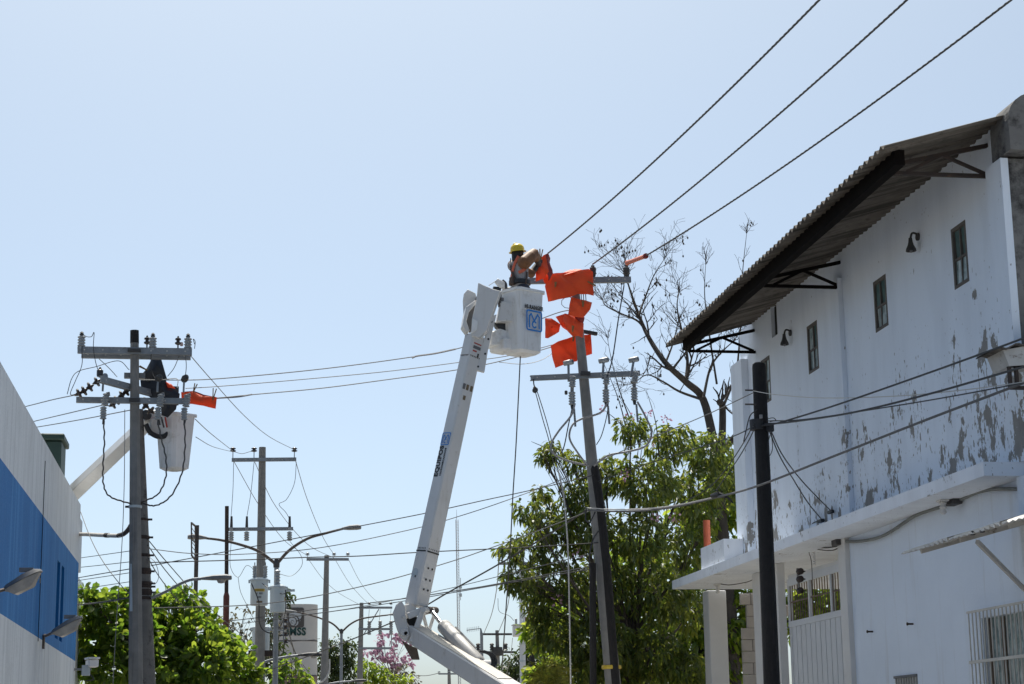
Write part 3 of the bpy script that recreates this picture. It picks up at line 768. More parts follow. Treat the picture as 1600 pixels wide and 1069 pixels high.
def cutout(arm, p, s=1.0, lean=(0, 0, 1), m='porcelain', top='lampgrey'):
    """A fuse cut-out or cable termination: ribbed body hanging from the arm, fuse barrel above."""
    p = Vector(p); ax = Vector(lean).normalized()
    b = stack(MB(), p - ax * .30 * s, .045 * s, .17 * s, 5, ax).build('cutout', M[m], arm, smooth=True)
    return b

# --- left pole -------------------------------------------------------------
pt, pb_ = P(210.2, 517, Y=29), P(212, 1069, Y=29)
base = up_to(pt, pb_, .14)
lp = empty('utility_pole', base, 'octagonal grey concrete pole with two crossarms beside the blue building', 'utility pole', 'utility poles along the street')
MB().tube([base, pt], (.135, .068), 8, phase=.5).build('pole_shaft', M['concrete'], lp)
top_a = pt - (pt - base).normalized() * .0
MB().tube([up_to(base, pt, pt.z - .20), pt + Vector((0, 0, .004))], (.0735, .0712), 8, phase=.5).build('tarred_top', M['tar'], lp)
zc_ = P(210, 550, Y=29).z
pc = up_to(base, pt, zc_)
a1 = crossarm(lp, (P(121, 550, Y=28.9).x, 28.9, zc_), (P(300, 550, Y=28.9).x, 28.9, zc_), .105)
a1b = crossarm(lp, (P(127, 557, Y=29.12).x, 29.12, zc_ - .03), (P(298, 557, Y=29.12).x, 29.12, zc_ - .03), .1)
for x0 in (pc.x,):
    MB().box((x0, 28.88, zc_), (.2, .05, .05)).build('clamp', M['dark_steel'], lp)
for px in (127, 238.5, 293.5):
    q = P(px, 544, Y=28.95); q.z = zc_ + .055
    i = post_insulator(a1, q, .062, .18, 4)
    MB().lathe([(.06, -.04), (.06, .0)], q, n=10).build('base_cap', M['porcelain'], i)
    MB().lathe([(.02, .175), (.035, .185), (.035, .205), (.012, .21), (.035, .22), (.012, .245)], q, n=8).build('top_clamp', M['dark_steel'], i)
for px in (229.5, 278):
    q = P(px, 544, Y=29.15); q.z = zc_ + .16
    i = pin_insulator(a1b, q, .05); MB().tube([q + Vector((0, 0, -.16)), q], .011, 6).build('pin', M['steel'], i)
    MB().lathe([(.02, 0), (.03, .02), (.02, .06)], q + Vector((.055, 0, -.02)), n=8).build('tape_wrap', mat('pale_tape', (.6, .45, .42), .8), i)
zl_ = P(208, 625.5, Y=28.9).z
a2 = crossarm(lp, (P(119, 625, Y=28.9).x, 28.9, zl_), (P(297, 625, Y=28.9).x, 28.9, zl_), .088)
MB().box((up_to(base, pt, zl_).x, 28.88, zl_), (.16, .05, .06)).build('clamp', M['dark_steel'], lp)
for px in (162, 247.5, 288.5):
    q = P(px, 625, Y=28.82); q.z = zl_ + .04
    c = stack(MB(), q + Vector((.02, 0, -.15)), .058, .20, 5, (.12, 0, 1)).build('cutout', M['porcelain'], a2, smooth=True)
    q2 = q + Vector((0, 0, -.36))
    stack(MB(), q2, .052, .2, 5).build('lower_insulator', M['porcelain'], c, smooth=True)
    MB().tube([q2 + Vector((.01, 0, 0)), q2 + Vector((0, 0, -.08))], (.02, .012), 8).build('lug', M['dark_steel'], c)
    MB().beam(q + Vector((-.02, 0, .08)), q + Vector((-.015, 0, .30)), .03, .03).build('bracket', M['steel'], c)
    MB().lathe([(.03, -.075), (.052, -.06), (.058, 0), (.04, .06), (.015, .07)], q + Vector((0, -.02, .30)), (.35, -1, .3), 10).build('fuse_head', M['dark_steel' if px > 200 else 'steel'], c, smooth=True)
    MB().lathe([(.022, 0), (.022, .05)], q + Vector((.04, -.01, .04)), (1, -.2, .2), 8).build('eye', M['lampgrey'], c)
# oblique arm with strings of disc insulators behind the pole
oa = crossarm(lp, P(158, 592, Y=28.2), P(268, 622, Y=30.2), .1)
q = P(156, 590, Y=28.3)
MB().tube([q, q + Vector((0, 0, .1))], .016, 8).build('stud', M['steel'], oa)
MB().lathe([(.03, 0), (.05, .01), (.05, .09), (.03, .1), (.012, .14)], P(156, 588, Y=28.3), n=12).build('insulator', M['darkporc'], oa, smooth=True)
MB().box(P(195, 592, Y=29.1) + Vector((.15, 0, .05)), (.32, .10, .08)).build('switch_box', M['lampgrey'], oa)
for (pts, lab) in ((((151, 597), (140, 605), (131, 611), (123, 615)), 0), (((197, 612), (190, 618), (182, 626), (176, 632)), 1), (((222, 627), (228, 634), (236, 642)), 2)):
    prev = None
    for (px, py) in pts:
        q = P(px, py, Y=28.4 + .7 * lab)
        d = Vector((-.8, 0, -.45)) if lab < 2 else Vector((.7, 0, -.6))
        MB().lathe([(.02, -.05), (.028, -.03), (.075, -.022), (.082, .0), (.07, .012), (.03, .022), (.02, .05)], q, d, 12).build('disc_insulator', M['darkporc'], oa, smooth=True)
        MB().tube([q - d.normalized() * .07, q + d.normalized() * .07], .013, 6).build('link', M['peg'], oa)
# ring and stub near the cables
MB().lathe([(.105, -.02), (.105, .02)], up_to(base, pt, P(210, 792, Y=29).z), n=10).build('band', M['tank'], lp)
MB().box(up_to(base, pt, P(210, 792, Y=29).z) + Vector((-.12, 0, 0)), (.06, .04, .03)).build('band_bolt', M['dark_steel'], lp)
# faint blue paint mark
MB().prism([P(203.2, 881, Y=28.885), P(206, 881, Y=28.87), P(207, 955, Y=28.86), P(202.6, 955, Y=28.88)], (0, .03, 0)).build('paint_mark', M['tank'], lp)

# --- concrete pole just behind ----------------------------------------------
qt, qb = P(217, 640, Y=30.4), P(227, 1069, Y=30.4)
b2 = up_to(qt, qb, .14)
sp = empty('utility_pole', b2, 'tapered old concrete pole with dark bands right behind the octagonal pole', 'utility pole', 'utility poles along the street')
MB().tube([b2, qb, qt], (.205, .165, .07), 14).build('pole_shaft', M['concrete_old'], sp, smooth=True)
for py, h in ((840, .03), (868, .025), (893, .05), (912, .03), (917, .02), (926, .05), (935, .025), (812, .02)):
    c = up_to(qb, qt, P(225, py, Y=30.4).z)
    r_ = .07 + (.165 - .07) * (qt.z - c.z) / (qt.z - qb.z)
    MB().lathe([(r_ + .004, -h), (r_ + .012, -h * .5), (r_ + .012, h * .5), (r_ + .004, h)], c, n=14).build('band', M['rust'], sp)
    MB().box(c + Vector((r_ + .03, -.02, 0)), (.07, .04, .03)).build('band_bolt', M['dark_steel'], sp)

def lamp_head(t, c, ax, L=.62, w=.2, mm='lampgrey', lens=True):
    """Cobra-head lantern: rounded housing with a glass bowl below."""
    c = Vector(c); ax = Vector(ax).normalized(); side = ax.cross(Vector((0, 0, 1))).normalized(); up = side.cross(ax)
    vs_, fs = [], []
    ring = ((-1, 0), (-.85, .55), (0, .85), (.85, .55), (1, 0), (.8, -.25), (-.8, -.25))
    secs = ((0, .45, .4), (.12, .6, .55), (.4, .95, .9), (.8, 1, 1), (.97, .75, .8), (1, .5, .5))
    for s_, a_, b_ in secs:
        for u_, v_ in ring: vs_.append(c + ax * (s_ * L) + side * (u_ * w / 2 * a_) + up * (v_ * w * .42 * b_))
    n = len(ring)
    for i in range(len(secs) - 1):
        for j in range(n): fs.append((i * n + j, i * n + (j + 1) % n, (i + 1) * n + (j + 1) % n, (i + 1) * n + j))
    fs += [tuple(range(n)), tuple((len(secs) - 1) * n + j for j in range(n - 1, -1, -1))]
    mb = MB(); mb.add(vs_, fs); h = mb.build('lantern', M[mm], t, smooth=True)
    if lens:
        g = MB(); g.lathe([(.001, -.06), (w * .25, -.05), (w * .38, 0)], c + ax * L * .66 - up * w * .09, up, 12)
        g.build('lens', M['lens'], h, smooth=True)
    return h

# street lamp arm on that pole
t = empty('street_lamp', P(238, 934, Y=30.3), 'single grey street lamp on an upswept arm from the old concrete pole', 'street lamp', 'street lamps')
arm = smoothpath([P(x, y, Y=30.3) for x, y in ((236, 935), (258, 925), (280, 913), (298, 906), (314, 904.5))], 5)
MB().tube(arm, .024, 8).build('arm', M['steel'], t, smooth=True)
lamp_head(t, P(313, 905, Y=30.3), (1, 0, .02), .50, .2)

# pipe between building and pole
pts = [P(x, y, Y=Y_) for x, y, Y_ in ((121, 835, 34.6), (135, 835, 33.8), (165, 836.5, 32), (185, 837, 30.8), (194, 834, 30.2), (201, 827, 29.5), (204, 822, 29.1))]
t = empty('conduit_pipe', pts[0], 'rusty white pipe running from the building corner to the octagonal pole', 'pipe')
MB().tube(smoothpath(pts, 4), .036, 10).build('pipe', M['tinwhite'], t, smooth=True)
MB().tube([pts[2], pts[2] + (pts[3] - pts[2]) * .25], .042, 10).build('coupling', M['rust'], t, smooth=True)
MB().tube(smoothpath(pts[3:], 4), .0375, 10).build('elbow', M['rust'], t, smooth=True)

# three cables hanging in loops from the cut-outs
for i, (pp, lab) in enumerate(((((162, 655, 28.82), (163, 690, 28.8), (161, 730, 28.75), (162, 758, 28.75), (172, 776, 28.8), (203, 787, 28.95)), 'looping cable from the leftmost cut-out of the octagonal pole'),
        (((247, 660, 28.82), (252, 685, 28.8), (259, 715, 28.75), (259, 745, 28.75), (247, 772, 28.8), (221, 785, 29.0)), 'looping cable from the middle cut-out of the octagonal pole'),
        (((288.5, 655, 28.82), (289, 700, 28.8), (284, 740, 28.75), (267, 775, 28.75), (243, 790, 28.8), (221, 786, 29.02)), 'looping cable from the rightmost cut-out of the octagonal pole'))):
    pts = smoothpath([P(x, y, Y=Y_) for x, y, Y_ in pp], 10)
    pts = [p + Vector((.006 * math.sin(k * 1.3 + i), 0, .004 * math.sin(k * 2.1))) for k, p in enumerate(pts)]
    tag(MB().tube(pts, .013, 6).build('cable', M['cable'], smooth=True), lab, 'cable', 'cable loops on the left pole')

# --- black blanket, orange blanket, second bucket truck ----------------------
def sheet(name, outline, mats, parent=None, thick=.012, bulge=.05, rings=5, wob=.012, seed=0):
    """A rubber sheet with its own thickness: an outline in the place filled with rings, bulged and creased."""
    r_ = random.Random(seed); out = [Vector(p) for p in outline]; n0 = len(out)
    pts = []
    for i in range(n0):
        for k in range(4): pts.append(out[i].lerp(out[(i + 1) % n0], k / 4))
    n = len(pts); c = sum(pts, Vector()) / n
    nrm = Vector()
    for i in range(n): nrm += (pts[i] - c).cross(pts[(i + 1) % n] - c)
    nrm.normalize()
    if nrm.y > 0: nrm = -nrm
    ph = [r_.uniform(0, 6.28) for _ in range(4)]
    vs_ = []
    for k in range(rings):
        f_ = 1 - k / rings
        for p in pts:
            q = c + (p - c) * f_
            dd = bulge * (1 - f_ * f_) + 2.2 * wob * math.sin(q.x * 11 + q.z * 4 + ph[0]) + 1.2 * wob * math.cos(q.z * 14 - q.x * 7 + ph[1]) + wob * .6 * math.sin((q.x + q.z) * 31 + ph[2])
            vs_.append(q + nrm * dd)
    vs_.append(c + nrm * bulge); nv = len(vs_)
    vs_ += [v - nrm * thick for v in vs_]
    fs = []
    for k in range(rings - 1):
        for i in range(n):
            q = (k * n + i, k * n + (i + 1) % n, (k + 1) * n + (i + 1) % n, (k + 1) * n + i); fs.append(q); fs.append(tuple(nv + z for z in reversed(q)))
    for i in range(n):
        q = ((rings - 1) * n + i, (rings - 1) * n + (i + 1) % n, nv - 1); fs.append(q); fs.append(tuple(nv + z for z in reversed(q)))
        fs.append((i, nv + i, nv + (i + 1) % n, (i + 1) % n))
    mb = MB(); mb.add(vs_, fs)
    return mb.build(name, mats, parent, smooth=True)

def peg(parent, p, d=(.1, 0, .3), L=.14):
    p = Vector(p); d = Vector(d).normalized(); s_ = Vector((.25, .1, 0))
    a = MB(); a.beam(p - d * L * .5, p + (d + s_) .normalized() * L * .6, .02, .016); a.beam(p - d * L * .5 + Vector((0, .012, 0)), p + (d - s_).normalized() * L * .6, .02, .016)
    return a.build('clothes_peg_clamp', M['peg'], parent)

bt = empty('insulating_blanket', P(250, 655, Y=29.6), 'black rubber blanket draped in a peak behind the octagonal pole', 'blanket')
PB = lambda x, y, Y_=29.6: P(x, y, Y=Y_)
sheet('peak', [PB(239, 556), PB(250, 556), PB(254, 575), PB(260, 594), PB(231, 596), PB(219, 588), PB(229, 575)], M['navy'], bt, bulge=.06, seed=1)
sheet('peak', [PB(241, 557, 29.75), PB(250, 556, 29.7), PB(262, 594, 29.9), PB(240, 597, 30.0)], M['navy'], bt, bulge=-.05, seed=2)
sheet('drape', [PB(219, 594), PB(258, 591), PB(263, 605), PB(281, 615), PB(279, 634), PB(262, 636), PB(240, 624), PB(221, 612)], M['navy'], bt, bulge=.05, seed=3)
sheet('drape', [PB(250, 620, 29.55), PB(280, 618, 29.55), PB(275, 640, 29.55), PB(262, 652, 29.55), PB(252, 648, 29.55)], M['navy'], bt, bulge=.04, seed=4)
MB().box(PB(268, 610, 29.75), (.2, .2, .1), .2).build('clamp', M['dark_steel'], bt)
peg(bt, PB(257, 557), (1, 0, -.1)); peg(bt, PB(225, 576), (-.8, 0, .4))
o_ = sheet('insulating_blanket', [PB(259, 596, 29.5), PB(268, 600, 29.5), PB(274, 607, 29.5), PB(262, 605, 29.5)], M['orange'], None, seed=5, bulge=.02)
tag(o_, 'small orange corner of blanket beside the black blanket', 'blanket', 'orange insulating blankets')
ob = empty('insulating_blanket', PB(312, 636, 29.4), 'orange blanket clipped over a wire right of the octagonal pole', 'blanket', 'orange insulating blankets')
sheet('front_fold', [PB(283, 613, 29.35), PB(302, 612, 29.35), PB(316, 618, 29.35), PB(339, 621, 29.35), PB(337, 638, 29.35), PB(318, 634, 29.35), PB(284, 630, 29.35)], M['orange'], ob, bulge=.03, seed=6)
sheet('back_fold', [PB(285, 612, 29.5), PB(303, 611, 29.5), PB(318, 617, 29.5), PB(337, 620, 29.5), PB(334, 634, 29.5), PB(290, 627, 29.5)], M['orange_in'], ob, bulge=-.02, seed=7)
peg(ob, PB(304, 607, 29.38), (.3, 0, 1)); peg(ob, PB(334, 617, 29.33), (.15, 0, 1), .18)

# bucket truck behind the left building
tr = empty('bucket_truck', (-6.0, 40.5, 0), 'second white bucket truck, its bucket raised beside the octagonal pole', 'bucket truck')
bA, bB = P(236, 655, Y=30.6), P(117, 768, Y=36.5)
bC = bB + (bB - bA) * .55
MB().beam(bA, bC, .19, .19, .27, .27, roll=R(30)).build('boom', M['boomwhite'], tr, bevel=.012)
MB().box(P(233, 651, Y=30.55), (.2, .22, .2), .3).build('boom_tip', M['boomwhite'], tr, bevel=.02)
MB().lathe([(.05, -.15), (.08, -.14), (.08, .14), (.05, .15)], P(230, 650, Y=30.5), (.1, 1, 0), 12).build('pivot', M['dark_steel'], tr, smooth=True)
MB().tube(smoothpath([P(x, y, Y=30.35) for x, y in ((228, 663), (234, 675), (246, 682), (258, 681), (266, 672), (266, 664))], 5), .042, 10).build('hose', M['black'], tr, smooth=True)
for k, (x0, y0, x1, y1) in enumerate(((252, 652, 256, 668), (258, 652, 261, 668), (248, 655, 250, 664))):
    MB().tube([P(x0, y0, Y=30.25), P(x1, y1, Y=30.25)], .016, 6).build('hose_fitting', M['redink' if k == 1 else 'dark_steel'], tr)
MB().box(P(243, 668, Y=30.5), (.22, .14, .26), .4).build('bucket_mount', M['boomwhite'], tr, bevel=.015)
def bucket(parent, corner, zt_, zb_, u, v, lu, lv, taper=.06, m='white'):
    """Open tapered tub with a rolled rim; CORNER is its near upright edge, u and v run along the two faces."""
    u = Vector(u).normalized(); v = Vector(v).normalized(); c = Vector(corner) + u * lu / 2 + v * lv / 2
    def ring(z, g, ch=.05):
        out = []
        for su, sv in ((-1, -1), (1, -1), (1, 1), (-1, 1)):
            cu, cv = su * (lu / 2 + g), sv * (lv / 2 + g)
            first, second = (((cu, cv - sv * ch), (cu - su * ch, cv)) if su == sv else ((cu - su * ch, cv), (cu, cv - sv * ch)))
            for a_, b_ in (first, second): out.append(Vector((c.x, c.y, z)) + u * a_ + v * b_)
        return out
    H_ = zt_ - zb_
    lv_ = [ring(zb_, -taper - .05, .05), ring(zb_ + .04, -taper, .05), ring(zb_ + H_ * .5, -taper * .5), ring(zt_ - .045, 0), ring(zt_ - .04, .025), ring(zt_, .025), ring(zt_, -.03), ring(zb_ + .1, -taper - .035)]
    vs_ = [p for r_ in lv_ for p in r_]; fs = [tuple(range(7, -1, -1)), tuple(7 * 8 + j for j in range(8))]
    for i in range(7):
        for j in range(8): fs.append((i * 8 + j, i * 8 + (j + 1) % 8, (i + 1) * 8 + (j + 1) % 8, (i + 1) * 8 + j))
    mb = MB(); mb.add(vs_, fs); return mb.build('bucket', M[m], parent), c
k0 = P(271, 700, Y=30.2)
bk2, _ = bucket(tr, (k0.x, 30.2, 0), P(272, 645, Y=30.3).z, P(270, 733, Y=30.3).z, (.80, .6, 0), (-.75, .66, 0), .45, .45, .05)
MB().tube([bC + Vector((-.3, .2, -1.0)), bC + Vector((0, 0, 0))], (.2, .14), 10).build('turret', M['boomwhite'], tr)
tc = bC + Vector((-.3, .2, 0))
MB().span((tc.x - 1.1, tc.y - 2.6, .9), (tc.x + 1.0, tc.y + 2.4, bC.z - 1.0)).build('body', M['white'], tr, bevel=.04)
MB().span((tc.x - 1.0, tc.y + 2.42, .6), (tc.x + .9, tc.y + 4.2, 2.5)).build('cab', M['white'], tr, bevel=.08)
for sx in (-1, .9):
    for yy in (-1.6, 3.2):
        MB().lathe([(.2, -.14), (.46, -.13), (.48, 0), (.46, .13), (.2, .14)], (tc.x + sx * .9, tc.y + yy, .355), (1, 0, 0), 18).build('wheel', M['tyre'], tr, smooth=True)
tr.location = tr.location

# --- sign frame and dark posts ----------------------------------------------
t = empty('sign_post', P(309, 1069, Y=46) * 1.0, 'brown steel post with a narrow framed panel seen edge on', 'sign post')
a = P(308, 821, Y=46)
MB().beam((a.x, 46, 0), a, .10, .10).build('post', M['lamparm'], t)
f4 = [P(299, 817, Y=45.2), P(305, 822, Y=45.9), P(305.5, 876, Y=45.9), P(299.5, 868, Y=45.2)]
fr = MB()
for i in range(4): fr.beam(f4[i], f4[(i + 1) % 4], .035, .035)
fo = fr.build('panel_frame', M['lamparm'], t)
MB().beam(f4[0].lerp(f4[3], .5), f4[1].lerp(f4[2], .5), .02, .02).build('lattice_bar', M['lamparm'], fo)
for k in range(1, 7):
    MB().beam(f4[0].lerp(f4[3], k / 7), f4[1].lerp(f4[2], (k + .6) / 7.6), .012, .012).build('lattice_bar', M['lamparm'], fo)
t = empty('steel_post', (P(355, 900, Y=50).x, 50, 0), 'slim dark post with a thicker red brown lower half', 'post')
a = P(354.5, 791, Y=50); b = P(354.5, 926, Y=50)
MB().tube([(a.x + .03, 50, b.z), a], .055, 10).build('upper_post', M['rust'], t, smooth=True)
MB().tube([(a.x + .05, 50, 0), (a.x + .03, 50, b.z - .1), (a.x + .03, 50, b.z)], (.085, .085, .056), 10).build('lower_post', M['redbrown'], t, smooth=True)

# ------------------------------------------------------------------ poles further down the street
def round_pole(px_t, py_t, px_b, Y, label, rt, rb_, m='concrete', n=12):
    a = P(px_t, py_t, Y=Y); b = P(px_b, 1069, Y=Y); g0 = up_to(a, b, 0)
    r0 = rt + (rb_ - rt) * (a.z - 0) / (a.z - b.z)
    t = empty('utility_pole', g0, label, 'utility pole', 'utility poles along the street')
    MB().tube([g0, a], (r0, rt), n).build('pole_shaft', M[m], t, smooth=True)
    return t, g0, a
def arm_px(t, x0, x1, y, Y, h=.1, y1=None, m='steel'):
    a = P(x0, y, Y=Y); b = P(x1, y if y1 is None else y1, Y=Y)
    return crossarm(t, a, b, h, .09, m)

# pole with the transformers
t410, g410, a410 = round_pole(410, 699, 405.5, 52, 'tall round pole carrying grey drum transformers behind the almond tree', .095, .15)
ar = arm_px(t410, 362, 463, 718.5, 51.88, .1, 717.5)
for px in (364, 397, 460):
    q = P(px, 706, Y=51.9); i = pin_insulator(ar, q, .085); MB().tube([q + Vector((0, 0, -.22)), q], .014, 6).build('pin', M['steel'], i)
ar = arm_px(t410, 355, 458, 827, 51.88, .09, 826)
for px in (361.5, 385.5, 452.5):
    q = P(px, 826, Y=51.8)
    c = MB().tube([q, q + Vector((0, 0, .34))], (.045, .03), 10).build('cutout', M['dark_steel'], ar, smooth=True)
    stack(MB(), q + Vector((0, 0, -.34)), .075, .26, 4).build('lower_insulator', M['porcelain'], c, smooth=True)
    MB().lathe([(.05, 0), (.05, .08)], q + Vector((0, -.02, -.05)), n=10).build('bracket', M['porcelain'], c)
def transformer(t, px0, px1, py0, py1, Y, plate=None, bush=()):
    a = P(px0, py0, Y=Y); b = P(px1, py1, Y=Y); r_ = (b.x - a.x) / 2; c = Vector(((a.x + b.x) / 2, Y, b.z)); h = a.z - b.z
    o = MB().lathe([(r_ * .9, 0), (r_ * .93, .03), (r_ * .93, h * .88), (r_ * 1.02, h * .89), (r_ * 1.02, h * .93), (r_ * .98, h * .95), (r_ * .6, h), (.02, h * 1.01)], c, n=28).build('transformer', M['tank'], t, smooth=True)
    MB().lathe([(r_ * .95, h * .70), (r_ * .955, h * .72), (r_ * .95, h * .74)], c, n=28).build('weld_ring', M['tank'], o)
    for s_ in (-1, 1):
        MB().box(c + Vector((s_ * r_ * 1.06, -.05, h * .86)), (.05, .05, .09)).build('lug', M['tank'], o)
    for dx in bush:
        q = c + Vector((dx, 0, h)); stack(MB(), q, .06, .34, 5).build('bushing', M['porcelain'], o, smooth=True)
        MB().tube([q + Vector((0, 0, .34)), q + Vector((0, 0, .42))], .015, 6).build('stud', M['dark_steel'], o)
    return o, c, r_, h
def curved_plate(o, c, r_, z0, z1, a0, a1, m, name):
    vs_ = []; n = 8
    for z in (z0, z1):
        for k in range(n + 1):
            a = a0 + (a1 - a0) * k / n; vs_.append(c + Vector((math.sin(a) * r_, -math.cos(a) * r_, z)))
    mb = MB(); mb.add(vs_, [(k, k + 1, n + 2 + k, n + 1 + k) for k in range(n)]); return mb.build(name, M[m], o, fix=False)
o, c, r_, h = transformer(t410, 390.5, 419.5, 903, 946, 51.35, bush=(-.13, .16))
curved_plate(o, c, r_ * .95, h * .48, h * .58, -.55, .62, 'yellow', 'warning_plate')
for k in range(7):
    curved_plate(o, c, r_ * .956, h * .495, h * .56, -.45 + k * .14, -.37 + k * .14, 'brownmark', 'plate_lettering')
for row, z in ((0, .37), (1, .24)):
    for k in range(6 - row):
        if (k + row) % 4 == 1: continue
        curved_plate(o, c, r_ * .955, h * z, h * (z + .075), -.3 + k * .14, -.21 + k * .14, 'fgrey', 'stencil_mark')
curved_plate(o, c, r_ * .955, h * .07, h * .14, -.3, .35, 'brownmark', 'name_plate')
o, c, r_, h = transformer(t410, 393, 422, 978, 1018, 52.5)
MB().beam(P(388, 1021, Y=52), P(430, 1021, Y=52), .12, .16).build('platform', M['rust'], t410)
# insulator rack of the low voltage lines
rk = MB().beam(P(443, 968, Y=51), P(443, 1003, Y=51), .03, .03).build('secondary_rack', M['steel'], t410)
for py in (970, 980, 991, 1002):
    q = P(446.5, py, Y=51); MB().lathe([(.03, -.06), (.07, -.05), (.04, 0), (.07, .05), (.03, .06)], q, n=10).build('spool', M['darkporc'], rk, smooth=True)
    MB().beam(P(437, py, Y=51), q, .02, .02).build('pin', M['steel'], rk)
MB().beam(P(411, 985, Y=51.6), P(443, 985, Y=51), .03, .03).build('rack_arm', M['steel'], t410)

# street lamps ------------------------------------------------------------------
def double_lamp(px, py, px_b, Y, left, right, label, r_=.05, headL=.9, mm='lamparm', lheads=(True, True)):
    a = P(px, py, Y=Y); b = P(px_b, 1069, Y=Y); g0 = up_to(a, b, 0)
    t = empty('street_lamp', g0, label, 'street lamp', 'street lamps')
    MB().tube([g0, a], (r_ * 1.5, r_), 10).build('post', M['steel'], t, smooth=True)
    MB().lathe([(r_ * 1.3, -.1), (r_ * 1.4, 0), (r_ * .8, .14)], a, n=10).build('collar', M['dark_steel'], t)
    for pts in (left, right):
        pp = smoothpath([P(x, y, Y=Y) for x, y in pts], 6)
        MB().tube(pp, (r_ * .7, r_ * .5), 8).build('arm', M[mm], t, smooth=True)
        d = (pp[-1] - pp[-3]).normalized()
        lamp_head(t, pp[-1] - d * .05, Vector((d.x, 0, d.z * .2)), headL, .30, 'lampgrey', False)
    return t
double_lamp(432, 881, 430, 50, ((432, 882), (405, 862), (375, 851), (345, 844), (321, 841)), ((432, 882), (452, 860), (480, 842), (510, 833), (537, 826)),
            'tall street lamp with two long curved arms beside the drum transformers', .062, .52)
o, c, r_, h = transformer(t410, 421, 447, 914, 957, 49.6)
MB().beam(c + Vector((r_ * .6, 0, h * .78)), c + Vector((r_ * 2.0, 0, h * .80)), .07, .06).build('bracket_arm', M['tank'], o)
curved_plate(o, c, r_ * .96, h * .4, h * .55, 1.0, 1.35, 'yellow', 'warning_plate')
q = P(433, 914, Y=49.6); stack(MB(), q, .085, .40, 5).build('bushing', M['porcelain'], o, smooth=True)
double_lamp(533.5, 987, 533, 95, ((533.5, 988), (520, 975), (500, 966), (480, 960), (462, 956)), ((533.5, 988), (548, 975), (565, 967), (590, 963), (607, 961)),
            'far street lamp with two curved arms between the tapered pole and the three armed pole', .07, .8)
def single_lamp(pts, Y, label, L, w):
    pp = smoothpath([P(x, y, Y=Y) for x, y in pts], 6)
    t = empty('street_lamp', pp[0], label, 'street lamp', 'street lamps')
    MB().tube(pp, .035, 8).build('arm', M['steel'], t, smooth=True); d = (pp[-1] - pp[-3]).normalized()
    lamp_head(t, pp[-1] - d * .05, (1, 0, 0), L, w, 'dark_steel')
single_lamp(((409, 1036), (425, 1031), (445, 1027), (468, 1024)), 51.6, 'black street lamp head on a pale arm in front of the sign tower', .66, .26)
single_lamp(((512, 1069), (530, 1066), (551, 1064.5)), 78, 'black street lamp head low at the foot of the photo', .62, .26)

# pole 510, pole 565 and the rest
t, g0, a = round_pole(510.5, 868, 506.5, 79, 'tapered concrete pole with a single crossarm next to the sign tower', .10, .17)
ar = arm_px(t, 479, 545, 874, 78.85, .11)
for px in (480.5, 522, 543.5):
    q = P(px, 868, Y=78.85); pin_insulator(ar, q, .09, 'porcelain')
t, g0, a = round_pole(565, 942, 562, 105, 'distant pole with three crossarms in front of the pink tree', .11, .17)
for y, x0, x1 in ((949.5, 561, 613), (983, 560, 612), (1013, 560, 611)):
    ar = arm_px(t, x0, x1, y, 104.85, .12)
    if y < 1000:
        for px in (577, 594, 611):
            q = P(px, y - 5, Y=104.85)
            if y < 960: pin_insulator(ar, q, .1)
            else: stack(MB(), q + Vector((0, 0, -.5)), .11, .8, 6).build('insulator', M['porcelain'], ar, smooth=True)
MB().beam(P(611.5, 984, Y=104.85), P(611.5, 1013, Y=104.85), .05, .05).build('side_strut', M['steel'], t)
t, g0, a = round_pole(815, 872, 817, 70, 'white painted pole with a box transformer half hidden by the tree', .10, .115, 'gatepaint')
ar = arm_px(t, 779, 836, 880.5, 69.9, .1); ar2 = arm_px(t, 800, 840, 918, 69.9, .1)
for px in (780, 802, 834): pin_insulator(ar, P(px, 877, Y=69.9), .08, 'porcelain')
for py in (980, 1006, 1033): MB().lathe([(.125, -.03), (.125, .03)], P(816, py, Y=70), n=12).build('band', M['tank'], t)
a = P(801, 978, Y=69.7); b = P(823, 995, Y=69.7)
o = MB().span((a.x, 69.3, b.z), (b.x, 69.8, a.z)).build('transformer', M['column'], t, bevel=.03)
MB().span((a.x - .03, 69.27, a.z), (b.x + .03, 69.83, a.z + .04)).build('transformer_lid', M['column'], o)
stack(MB(), Vector((a.x + .1, 69.5, a.z + .04)), .05, .22, 4).build('bushing', M['porcelain'], o, smooth=True)
t, g0, a = round_pole(776.5, 985, 779, 110, 'dark far pole with three crossarms above the truck boom', .10, .14)
for y, x0, x1 in ((991, 750, 800), (1019, 742, 806), (1043, 762, 789)): ar = arm_px(t, x0, x1, y, 109.85, .12, m='dark_steel')
for px in (747, 768.5, 790):
    q = P(px, 1009, Y=109.8); stack(MB(), q + Vector((0, 0, -.3)), .13, .45, 3).build('insulator', M['dark_steel'], t, smooth=True)
MB().lathe([(.3, -.25), (.32, 0), (.3, .25)], P(777, 1018, Y=109.8), n=12).build('cluster_clamp', M['dark_steel'], t)
t, g0, a = round_pole(701.5, 1045, 702, 170, 'very distant pole with one crossarm under the truck boom', .13, .16)
ar = arm_px(t, 685, 716, 1053, 169.8, .14)
for px in (686, 702, 715): pin_insulator(ar, P(px, 1051, Y=169.8), .14, 'porcelain')
# antenna post
q = P(752.5, 1040, Y=108); t = empty('television_antenna', (q.x, 108, 0), 'thin aerial on a mast left of the dark far pole', 'antenna')
MB().tube([(q.x, 108, 0), P(752.5, 992, Y=108), P(751, 982, Y=108)], (.12, .09, .04), 8).build('mast', M['steel'], t)
MB().tube([P(729, 985, Y=108), P(751, 982, Y=108)], .025, 6).build('boom', M['steel'], t)
for k in range(7):
    q = P(730 + k * 3, 984.6 - k * .4, Y=108); MB().tube([q + Vector((0, -.02, -.14)), q + Vector((0, .02, .14))], .012, 5).build('element', M['steel'], t)
